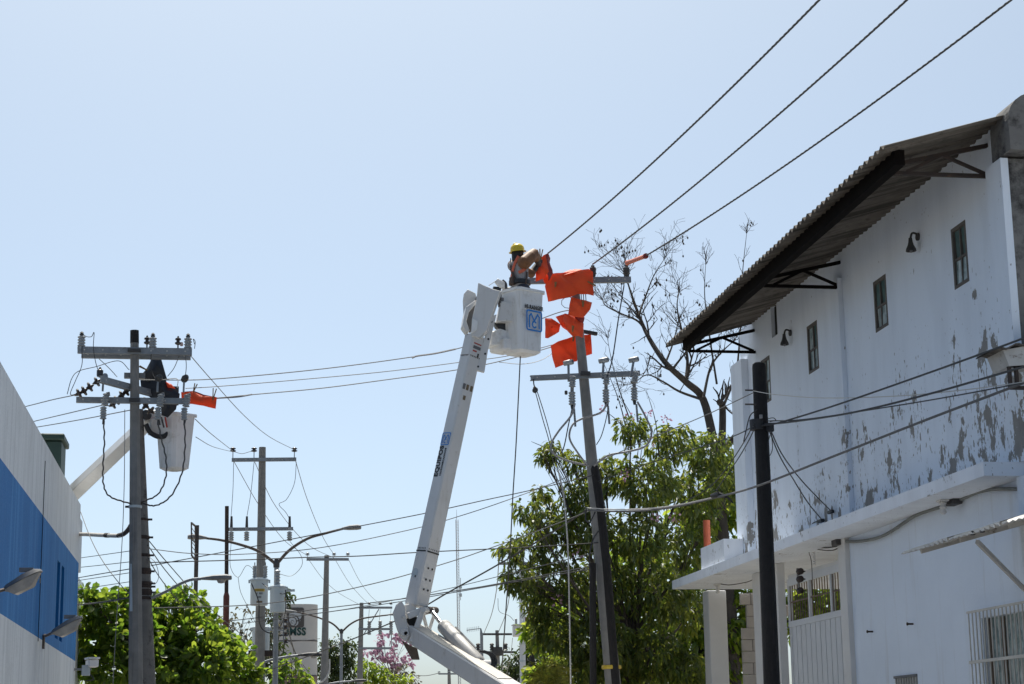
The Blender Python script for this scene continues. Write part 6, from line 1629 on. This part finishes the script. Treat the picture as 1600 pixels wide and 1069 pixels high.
for k, (pp, lab) in enumerate(((((1204, 672, 23.85), (1222, 710, 24.6), (1250, 748, 25.6), (1278, 778, 25.6), (1300, 800, 24.9)), 'outer of two drop wires from the black pole to the ledge'),
        (((1202, 673, 23.85), (1218, 712, 24.6), (1240, 750, 25.6), (1262, 785, 26.0), (1284, 812, 25.6)), 'inner of two drop wires from the black pole to the ledge'))):
    wire(pp, .009, 'blackwire', lab, group='service lines from the black pole')
wire(((1205, 676, 23.85), (1207, 700, 23.85), (1202, 712, 23.85), (1200, 695, 23.85), (1203, 680, 23.85)), .006, 'blackwire', 'small loose wire loop on the right side of black pole', group='service lines from the black pole')
wire(((1198, 655, 23.8), (1208, 653, 23.7), (1212, 657, 23.7), (1203, 659, 23.8)), .006, 'blackwire', 'small flat wire loop at the black pole band', group='service lines from the black pole')
for k, (pp, lab) in enumerate(((((1178, 666, 23.9), (1150, 680, 24.6), (1100, 697, 25.8), (1020, 722, 27.6), (935, 752, 29.8)), 'upper dark line from black pole band back to the leaning pole'),
        (((1178, 662, 23.9), (1163, 690, 24.6), (1140, 725, 25.6), (1110, 760, 26.8), (1060, 790, 28.5)), 'line from black pole band down into the tree'),
        (((1180, 668, 23.9), (1168, 692, 24.4), (1150, 722, 25.2), (1120, 765, 26.5)), 'lower line from black pole band down into the tree'),
        (((1183, 640, 23.9), (1172, 650, 24), (1166, 672, 24.1), (1162, 690, 24.2)), 'loose wire hanging left of the black pole'))):
    wire(pp, .008, 'blackwire', lab, group='service lines from the black pole')
for (px, py, lab) in ((1298, 800, 'black clamp end of the outer drop wire on the ledge'), (1283, 814, 'black clamp end of the inner drop wire on the ledge')):
    tag(MB().box(P(px, py, X=RX - .06), (.06, .16, .05)).build('wire_clamp', M['black'], bevel=.01), lab, 'clamp')
wire(((1283, 812, 25.6), (1268, 820, 26.2), (1260, 842, 26.6), (1268, 856, 26.4), (1300, 860, 25.4), (1318, 850, 24.9)), .008, 'blackwire', 'loose black wire drooping over the ledge by the gate jamb', group='service lines from the black pole')
wire(((1262, 838, 26.6), (1268, 853, 26.4), (1290, 856, 25.7), (1316, 852, 24.9)), .011, 'blackwire', 'thicker black wire drooping over the ledge by the gate jamb', group='service lines from the black pole')
wire(((1262, 835, 26.6), (1264, 862, 26.5), (1268, 880, 26.4), (1270, 930, 26.3)), .006, 'blackwire', 'thin wire hanging in front of the gate transom', group='service lines from the black pole')
wire(((1121, 912, 31.8), (1140, 914, 31.3), (1165, 910, 30.6), (1176, 906, 30.2)), .008, 'blackwire', 'short wire under the ledge between the two columns', group='service lines from the black pole')
# centre pole cables
wire(((975, 446, 29.7), (966, 500, 29.65), (957, 560, 29.6), (948, 590, 29.55)), .011, 'blackwire', 'dark jumper from the upper arm tip down to middle termination', group=GW)
for k, (pp, lab) in enumerate(((((898, 632, 29.6), (892, 650, 29.55), (872, 675, 29.5), (861, 695, 29.45), (866, 710, 29.45), (890, 721, 29.6), (917, 727, 29.8)), 'grey cable looping left from the left termination into the pole'),
        (((949, 630, 29.6), (938, 645, 29.55), (908, 655, 29.7), (894, 665, 29.6), (890, 685, 29.6), (903, 708, 29.65), (920, 730, 29.8)), 'grey cable looping round the pole from the middle termination'),
        (((996, 628, 29.6), (1008, 650, 29.5), (1018, 675, 29.4), (1010, 696, 29.4), (985, 705, 29.5), (950, 712, 29.6), (928, 728, 29.8)), 'grey cable looping right from the right termination into the pole'))):
    wire(pp, .017, 'graycable', lab, 'cable', group='cable loops on the leaning pole', n=8)
for k, (pp, lab) in enumerate(((((835.5, 610, 29.8), (838, 618, 29.8), (848, 655, 29.78), (858, 690, 29.75), (868, 740, 29.7), (880, 800, 29.6)), 'left rope hanging from the brown pulley block'),
        (((838, 610, 29.8), (841, 617, 29.8), (853, 655, 29.78), (862, 690, 29.75), (875, 750, 29.7), (886, 810, 29.6)), 'right rope hanging from the brown pulley block'))):
    wire(pp, .008, 'rope', lab, 'rope', group='hanging ropes')
wire(((813, 557, 28.3), (810, 620, 28.3), (806, 700, 28.3), (801, 780, 28.3), (797, 860, 28.3), (790, 960, 28.3), (782, 1080, 28.3)), .010, 'rope', 'long dark rope hanging from beneath the white bucket', 'rope', group='hanging ropes')
wire(((895, 633, 29.6), (888, 665, 29.55), (882, 695, 29.5), (877, 708, 29.5)), .010, 'blackwire', 'straight dark lead below the left termination', group=GW)
wire(((951, 626, 29.7), (948, 650, 29.65), (940, 680, 29.6), (932, 695, 29.7)), .008, 'blackwire', 'straight dark lead below the middle termination', group=GW)
wire(((872, 735, 29.6), (880, 770, 29.55), (884, 810, 29.5), (888, 880, 29.5), (892, 1080, 29.4)), .013, 'palewire', 'pale upright line in front of the tree left of leaning pole', 'cable')
wire(((916, 795, 29.7), (915, 812, 29.65), (922, 815, 29.6), (930, 800, 29.6)), .012, 'blackwire', 'black cable loop where the bundle meets the leaning pole', 'cable')
wire(((935, 830, 29.65), (926, 845, 29.6), (921, 870, 29.6), (922, 900, 29.65)), .014, 'blackwire', 'black cable curving down the leaning pole', 'cable')

# ------------------------------------------------------------------ vegetation
def leaf_mesh(name, base, dirs, length, width, m, parent, droop=.25, fold=.18):
    """Many small folded leaves in one mesh: base points, directions, per-leaf length and width."""
    n = len(base); d = dirs / np.linalg.norm(dirs, axis=1, keepdims=True)
    r_ = rng.normal(size=(n, 3)); s_ = np.cross(d, r_); s_ /= np.linalg.norm(s_, axis=1, keepdims=True); nn = np.cross(s_, d)
    L_ = length[:, None]; w_ = width[:, None]
    tip = base + d * L_ + np.array([0, 0, -1]) * L_ * droop
    m1 = base + d * L_ * .36; m2 = base + d * L_ * .76 + np.array([0, 0, -1]) * L_ * droop * .45
    v = np.stack([base, m1 + s_ * w_ * .46, m1 - s_ * w_ * .46, m2 + s_ * w_ * .40, m2 - s_ * w_ * .40, tip, (m1 + m2) / 2 - nn * w_ * fold], 1)
    org = np.array(root_org(parent)); co = (v - org).reshape(-1, 3)
    f = np.array([[0, 6, 1], [0, 2, 6], [1, 6, 3], [6, 2, 4], [3, 6, 5], [6, 4, 5]])[None] + (np.arange(n) * 7)[:, None, None]
    f = f.reshape(-1, 3)
    me = bpy.data.meshes.new(name); me.vertices.add(len(co)); me.vertices.foreach_set('co', co.ravel().astype(np.float32))
    me.loops.add(f.size); me.loops.foreach_set('vertex_index', f.ravel().astype(np.int32))
    me.polygons.add(len(f)); me.polygons.foreach_set('loop_start', (np.arange(len(f)) * 3).astype(np.int32)); me.polygons.foreach_set('loop_total', np.full(len(f), 3, np.int32))
    me.materials.append(M[m]); me.update(calc_edges=True); me.validate()
    o = link(name, me, root_org(parent), parent); o['kind'] = 'stuff'; return o

def clump_tips(c, r_, n, squash=.85):
    q = rng.normal(size=(n, 3)); q /= np.linalg.norm(q, axis=1, keepdims=True)
    rad = rng.uniform(.25, 1.0, size=(n, 1)) ** .55
    # uneven outline
    bump = 1 + .22 * np.sin(q[:, :1] * 5 + c[0] * 7) * np.cos(q[:, 2:] * 6 + c[2] * 5)
    return np.array(c) + q * rad * bump * np.array([r_, r_, r_ * squash]), q

def tree(name, label, base_pts, clumps, m, per=1.0, leaf=(.13, .045), k=5, spread=.9, droop=.35, trunk_r=.16, group='trees', bark='bark', cat='tree', twigs=True, hang=-.45, forks=None, Yj=.5):
    """base_pts: trunk points in the place; clumps: (px, py, radius px, Y)."""
    root = empty(name, base_pts[0], label, cat, group)
    MB().tube(smoothpath(base_pts, 4), (trunk_r, trunk_r * .55), 9).build('trunk', M[bark], root, smooth=True)
    tips, nrm = [], []
    top = base_pts[-1]
    for (px, py, rp, Y) in clumps:
        Yc = Y + random.uniform(-Yj, Yj); c = P(px, py, Y=Yc); r_ = rp / F * Yc * 1.04
        n = max(6, int(per * 100 * (r_ / .6) ** 2))
        t_, q = clump_tips(c, r_, n); tips.append(t_); nrm.append(q)
        s0 = base_pts[-1].lerp(base_pts[-2], random.uniform(0, .8))
        midp = s0.lerp(c, .5) + Vector((random.uniform(-.2, .2), random.uniform(-.2, .2), random.uniform(-.1, .25)))
        pth = smoothpath([s0, midp, c], 4)
        lm = MB().tube(pth, (trunk_r * .26, .009), 6).build('limb', M[bark], root, smooth=True)
        if twigs:
            mb = MB()
            for j in range(0, n, max(1, n // 9)):
                e = Vector(t_[j]); a_ = pth[random.randint(len(pth) // 2, len(pth) - 1)]
                mb.tube([a_, a_.lerp(e, .55) + Vector((0, 0, .05)), e], (.008, .003), 4, cap=False)
            tw = mb.build('twigs', M[bark], lm, fix=False); tw['kind'] = 'stuff'
    tips = np.concatenate(tips); nrm = np.concatenate(nrm); n = len(tips)
    base = np.repeat(tips, k, 0) + rng.normal(size=(n * k, 3)) * leaf[0] * .22
    d = np.repeat(nrm, k, 0) * .6 + rng.normal(size=(n * k, 3)) * spread + np.array([0, 0, hang])
    L_ = leaf[0] * rng.uniform(.65, 1.25, n * k); w_ = leaf[1] * rng.uniform(.75, 1.2, n * k)
    leaf_mesh('crown', base, d, L_, w_, m, root, droop)
    return root
def G(px, py, Y):
    p = P(px, py, Y=Y); return p
def trunk_to(px, py, Y, z0=0.0, lean=0.0):
    a = P(px, py, Y=Y); return [Vector((a.x + lean, Y, z0)), Vector((a.x + lean * .5 + .05, Y, a.z * .5)), a]

# flowering tree behind the leaning pole
tree('flowering_tree', 'dark leaved tree with a few pink flowers behind the leaning pole', trunk_to(985, 960, 34.5, 0, .1),
     [(985, 672, 26, 34), (1050, 692, 38, 34.5), (1105, 705, 38, 35), (1145, 745, 36, 35.5), (868, 708, 20, 33.8), (850, 712, 12, 33.5), (893, 722, 16, 34), (945, 745, 40, 34.3), (1010, 755, 52, 34.3), (1085, 770, 52, 34.8), (824, 800, 20, 33.5), (858, 822, 36, 33.8),
      (792, 862, 18, 33.4), (826, 850, 28, 33.6), (910, 825, 52, 34), (1000, 840, 52, 34.2), (1078, 850, 42, 34.6), (815, 905, 28, 33.5), (870, 905, 48, 33.8), (945, 915, 58, 34), (1030, 925, 54, 34.4), (1075, 955, 36, 34.8), (865, 985, 40, 33.8), (935, 1000, 58, 34),
      (1015, 1020, 56, 34.4), (1070, 1050, 40, 34.8), (795, 905, 14, 33.4), (835, 950, 22, 33.5), (900, 1050, 50, 34), (960, 1060, 50, 34.2), (845, 770, 16, 33.8), (905, 775, 28, 34)],
     'leaf_dark', per=1.9, leaf=(.145, .05), k=5, trunk_r=.15, hang=-.7, droop=.4, group='trees by the leaning pole')
ft = bpy.data.objects['flowering_tree']
fl_b, fl_d = [], []
for (px, py) in ((943, 638), (983, 652), (1012, 648), (1040, 655), (1018, 690), (978, 743), (1024, 810), (1055, 806), (903, 866), (868, 938)):
    c = P(px, py, Y=33.4 if py > 700 else 33.9)
    for _ in range(11):
        v = rng.normal(size=3); fl_b.append(np.array(c) + v * .038); fl_d.append(v + np.array([0, -.2, .2]))
n = len(fl_b); leaf_mesh('blossom', np.array(fl_b), np.array(fl_d), np.full(n, .06), np.full(n, .045), 'leaf_pink', ft, .1)
mb = MB()
for (a_, b_) in (((985, 690), (943, 640)), ((985, 690), (985, 652)), ((1000, 690), (1012, 648)), ((1040, 700), (1041, 655)), ((985, 690), (968, 660)), ((870, 715), (846, 705)), ((870, 720), (830, 690)), ((1000, 700), (970, 620)), ((985, 700), (940, 560)), ((1030, 720), (1010, 610))):
    p0, p1 = P(*a_, Y=34), P(*b_, Y=33.9)
    mb.tube(smoothpath([p0, p0.lerp(p1, .5) + Vector((.06, 0, .04)), p1], 4), (.016, .004), 5)
o = mb.build('bare_shoots', M['twig'], ft); o['kind'] = 'stuff'
# brighter tree behind it and behind the porch
tree('broadleaf_tree', 'bright yellow green tree filling the gaps behind the warehouse porch', trunk_to(1085, 950, 38.5, 0, -.1),
     [(890, 950, 38, 38), (865, 1005, 40, 38), (1000, 880, 45, 38.5), (1090, 805, 42, 38.5), (1140, 800, 40, 38.5), (1135, 870, 45, 38.5), (1060, 905, 50, 38.5), (1000, 985, 55, 38), (1085, 1010, 55, 38), (1135, 1000, 45, 38.5), (1130, 1050, 40, 38), (860, 1055, 40, 37.5),
      (1152, 730, 24, 38.8), (838, 985, 22, 38), (1150, 940, 40, 38.5), (1175, 1000, 40, 38.5), (945, 1055, 50, 38), (1030, 1055, 50, 38), (1240, 930, 40, 37.5), (1290, 925, 45, 37.5), (1330, 920, 40, 37.5), (1270, 970, 45, 37.5), (1130, 760, 30, 38.8)],
     'leaf_mid', per=1.0, leaf=(.20, .10), k=5, trunk_r=.14, hang=-.3, group='trees by the leaning pole')
# almond tree
tree('almond_tree', 'bright green broad leaved tree between blue building and transformer pole', trunk_to(255, 1040, 42, 0, 0),
     [(138, 938, 18, 41.5), (160, 950, 26, 41.5), (180, 932, 20, 41.8), (198, 950, 22, 42), (150, 985, 36, 41.5), (200, 1000, 42, 41.5), (262, 935, 20, 42), (255, 960, 28, 41.8), (287, 938, 20, 42), (303, 948, 16, 42.2), (255, 1005, 46, 41.5), (300, 985, 36, 41.8),
      (330, 1005, 32, 42), (355, 1030, 30, 42), (378, 1050, 24, 42), (250, 1050, 55, 41.5), (315, 1050, 52, 41.8), (165, 1045, 50, 41.5), (130, 1030, 26, 41.3), (230, 945, 16, 42.2), (392, 1062, 16, 42), (325, 975, 16, 42.2)],
     'leaf_almond', per=.60, leaf=(.22, .13), k=7, spread=.75, trunk_r=.16, hang=.1, droop=.15, group='trees down the street')
# paler, barer tree further back
tree('dry_tree', 'thin greyish tree with sparse leaves left of the transformer pole', trunk_to(368, 1010, 75),
     [(343, 962, 15, 75), (362, 968, 16, 75), (382, 985, 20, 75), (384, 955, 12, 75), (350, 985, 18, 75), (330, 985, 12, 75), (370, 1000, 20, 75), (425, 955, 12, 75), (432, 985, 16, 75), (425, 1010, 18, 75)],
     'leaf_pale', per=.16, leaf=(.16, .08), k=4, trunk_r=.13, group='trees down the street', bark='twig')
tree('dark_tree', 'dark green tree behind the lower drum transformer', trunk_to(428, 1030, 118),
     [(448, 926, 9, 118), (455, 934, 8, 118), (443, 940, 8, 118), (425, 960, 12, 118), (418, 990, 16, 118), (430, 1015, 18, 118), (405, 1005, 16, 118), (425, 1040, 22, 118)],
     'leaf_far', per=.28, leaf=(.32, .12), k=5, trunk_r=.2, group='trees down the street')
tree('leafy_shrub', 'yellow green bush low in front of the sign tower', trunk_to(450, 1066, 60),
     [(440, 1040, 14, 60), (455, 1032, 12, 60), (468, 1058, 18, 60), (440, 1062, 16, 60), (395, 1050, 12, 60), (480, 1066, 10, 60)],
     'leaf_almond', per=.4, leaf=(.2, .11), k=6, trunk_r=.06, group='trees down the street', cat='bush')
tree('dark_tree', 'dark green tree beneath the far double street lamp', trunk_to(528, 1050, 145),
     [(512, 1012, 12, 145), (530, 1008, 15, 145), (545, 1012, 13, 145), (508, 1035, 16, 145), (528, 1035, 20, 145), (548, 1035, 18, 145), (515, 1058, 20, 145), (540, 1058, 20, 145)],
     'leaf_far', per=.22, leaf=(.36, .15), k=5, trunk_r=.22, group='trees down the street')
tree('broadleaf_tree', 'light green tree at the foot of the three armed pole', trunk_to(585, 1062, 135),
     [(572, 1045, 14, 135), (590, 1050, 14, 135), (605, 1060, 14, 135), (575, 1062, 16, 135), (628, 1064, 12, 135)],
     'leaf_mid', per=.24, leaf=(.34, .15), k=5, trunk_r=.16, group='trees down the street')
tree('pink_tree', 'tree full of pink blossom left of the boom elbow', trunk_to(612, 1040, 155),
     [(600, 1000, 14, 155), (618, 996, 12, 155), (632, 1004, 10, 155), (588, 1012, 13, 155), (575, 1018, 10, 155), (605, 1022, 16, 155), (622, 1030, 17, 155), (638, 1032, 11, 155), (590, 1032, 12, 155), (612, 1042, 12, 155)],
     'leaf_pink', per=.075, leaf=(.34, .24), k=4, trunk_r=.18, group='trees down the street')
tree('dry_tree', 'brownish purple tree crown below the pink blossom', trunk_to(622, 1062, 150),
     [(608, 1052, 13, 150), (625, 1050, 14, 150), (640, 1058, 12, 150), (620, 1066, 14, 150), (650, 1066, 8, 150)],
     'leaf_pale', per=.10, leaf=(.30, .18), k=4, trunk_r=.15, group='trees down the street')
tree('dark_tree', 'dark green tree at the foot of the white pole', trunk_to(805, 1056, 84),
     [(790, 1050, 16, 84), (808, 1036, 20, 84), (825, 1020, 20, 84), (838, 1000, 18, 84), (812, 1058, 22, 84), (840, 1040, 22, 84), (780, 1062, 10, 84)],
     'leaf_far', per=.4, leaf=(.26, .10), k=5, trunk_r=.16, group='trees down the street')

# small palm
t = empty('palm_plant', (P(862, 1069, Y=32.6).x, 32.6, 0), 'yellowing palm fronds low beside the truck boom', 'palm', 'trees by the leaning pole')
c0 = P(868, 1085, Y=32.6)
MB().tube([(c0.x, 32.6, 0), c0], (.09, .06), 8).build('trunk', M['bark'], t, smooth=True)
for k, (ex, ey, dy) in enumerate(((834, 1058, 0), (838, 1044, .2), (850, 1036, .1), (872, 1040, -.2), (890, 1052, .1), (828, 1072, -.2))):
    e = P(ex, ey, Y=32.6 + dy); mid = c0.lerp(e, .5) + Vector((0, 0, .16)); pth = smoothpath([c0, mid, e], 8)
    fr = MB().tube(pth, (.012, .004), 5).build('frond', M['leaf_palm'], t)
    bs, ds = [], []
    for i in range(3, len(pth)):
        for s_ in (-1, 1):
            for j in range(2):
                d = (pth[i] - pth[i - 1]).normalized(); sd_ = d.cross(Vector((0, 1, .3))).normalized() * s_
                bs.append(pth[i].lerp(pth[i - 1], j * .5)); ds.append(d * .6 + sd_ * .7 + Vector((0, 0, -.25)))
    n = len(bs); leaf_mesh('leaflets', np.array(bs), np.array(ds), np.full(n, .24), np.full(n, .022), 'leaf_palm', fr, .3)

# bare tree behind the warehouse
t = empty('bare_tree', (P(1118, 1000, Y=38).x + .1, 38, 0), 'leafless dark branched tree rising behind the warehouse eave', 'tree', 'trees by the leaning pole')
twig_mb = MB(); pod_b = []
def grow(p, d, L_, r_, depth):
    """A crooked twig with side twigs."""
    pts = [p]; q = p.copy(); dd = d.normalized()
    for i in range(4):
        dd = (dd + Vector((random.gauss(0, .16), random.gauss(0, .16), random.gauss(.05, .12)))).normalized()
        q = q + dd * L_ / 4; pts.append(q.copy())
        if depth > 0 and random.random() < .75:
            sd_ = (dd + Vector((random.gauss(0, .7), random.gauss(0, .5), random.gauss(.1, .5)))).normalized()
            grow(q.copy(), sd_, L_ * random.uniform(.4, .7), r_ * .6, depth - 1)
    twig_mb.tube(pts, (r_, max(.003, r_ * .35)), 4 if r_ < .012 else 6, cap=False)
    if depth == 0 and random.random() < .07: pod_b.append(q.copy())
def guide(pts, r0, r1, nt, L0, depth=2, Yv=None):
    pp = smoothpath([P(x, y, Y=38 + (Yv or 0) + .25 * math.sin(i * 1.7)) for i, (x, y) in enumerate(pts)], 6)
    MB().tube(pp, (r0 * .84, r1 * .8), 8).build('branch', M['bark'], t, smooth=True)
    n = len(pp)
    for k in range(int(nt * 2.1)):
        i = min(n - 2, int(n * (.2 + .8 * (k + random.random()) / nt)))
        d = (pp[i + 1] - pp[i]).normalized(); sd_ = (d * .7 + Vector((random.uniform(-.9, .9), random.uniform(-.6, .6), random.uniform(-.1, .8)))).normalized()
        grow(pp[i].copy(), sd_, L0 * random.uniform(.6, 1.2), max(.006, (r0 + (r1 - r0) * i / n) * .4), depth)
a = P(1118, 700, Y=38)
MB().tube(smoothpath([Vector((a.x + .2, 38, 0)), Vector((a.x + .15, 38, 4)), P(1120, 760, Y=38), P(1118, 700, Y=38)], 4), (.2, .125), 10).build('trunk', M['bark'], t, smooth=True)
guide([(1118, 702), (1099, 625), (1072, 597), (1040, 567), (1014, 528), (998, 492), (985, 455), (977, 428)], .12, .010, 9, .75)
guide([(1014, 528), (998, 503), (970, 490), (947, 478), (940, 466)], .035, .008, 6, .5)
guide([(998, 492), (1010, 460), (1022, 430), (1040, 402)], .028, .006, 5, .5)
guide([(1072, 597), (1074, 560), (1066, 520), (1058, 480), (1062, 452)], .05, .008, 7, .6)
guide([(1040, 567), (1052, 535), (1060, 500)], .03, .008, 4, .55)
guide([(1099, 625), (1062, 612), (1035, 596), (1010, 586), (987, 603)], .04, .008, 6, .55)
guide([(1099, 622), (1110, 575), (1128, 550), (1150, 530)], .04, .010, 6, .6)
guide([(1128, 640), (1145, 600), (1160, 570), (1166, 545)], .04, .012, 6, .5)
guide([(1128, 705), (1129, 640), (1124, 628)], .10, .085, 2, .4, 1)
guide([(1120, 715), (1142, 690), (1160, 668), (1175, 655)], .10, .05, 4, .5)
guide([(1150, 600), (1158, 500), (1160, 430), (1168, 352)], .03, .005, 5, .35, 1, .8)
guide([(1120, 600), (1108, 520), (1101, 460), (1103, 405)], .03, .005, 6, .35, 1, .6)
guide([(1000, 700), (968, 610), (955, 560), (948, 522)], .02, .004, 5, .4, 1, -1)
guide([(1129, 628), (1137, 640), (1152, 652), (1160, 655)], .03, .012, 3, .4, 1)
o = twig_mb.build('twigs', M['twig'], t, fix=False); o['kind'] = 'stuff'
mb = MB()
for q in pod_b:
    for _ in range(random.randint(1, 3)):
        e = q + Vector((random.gauss(0, .04), random.gauss(0, .04), -random.uniform(.03, .12)))
        mb.tube([q, e], .002, 3, cap=False); mb.lathe([(.004, 0), (.017, -.02), (.019, -.035), (.004, -.06)], e, n=6)
if mb.v:
    o = mb.build('seed_pods', M['bark'], t, fix=False); o['kind'] = 'stuff'
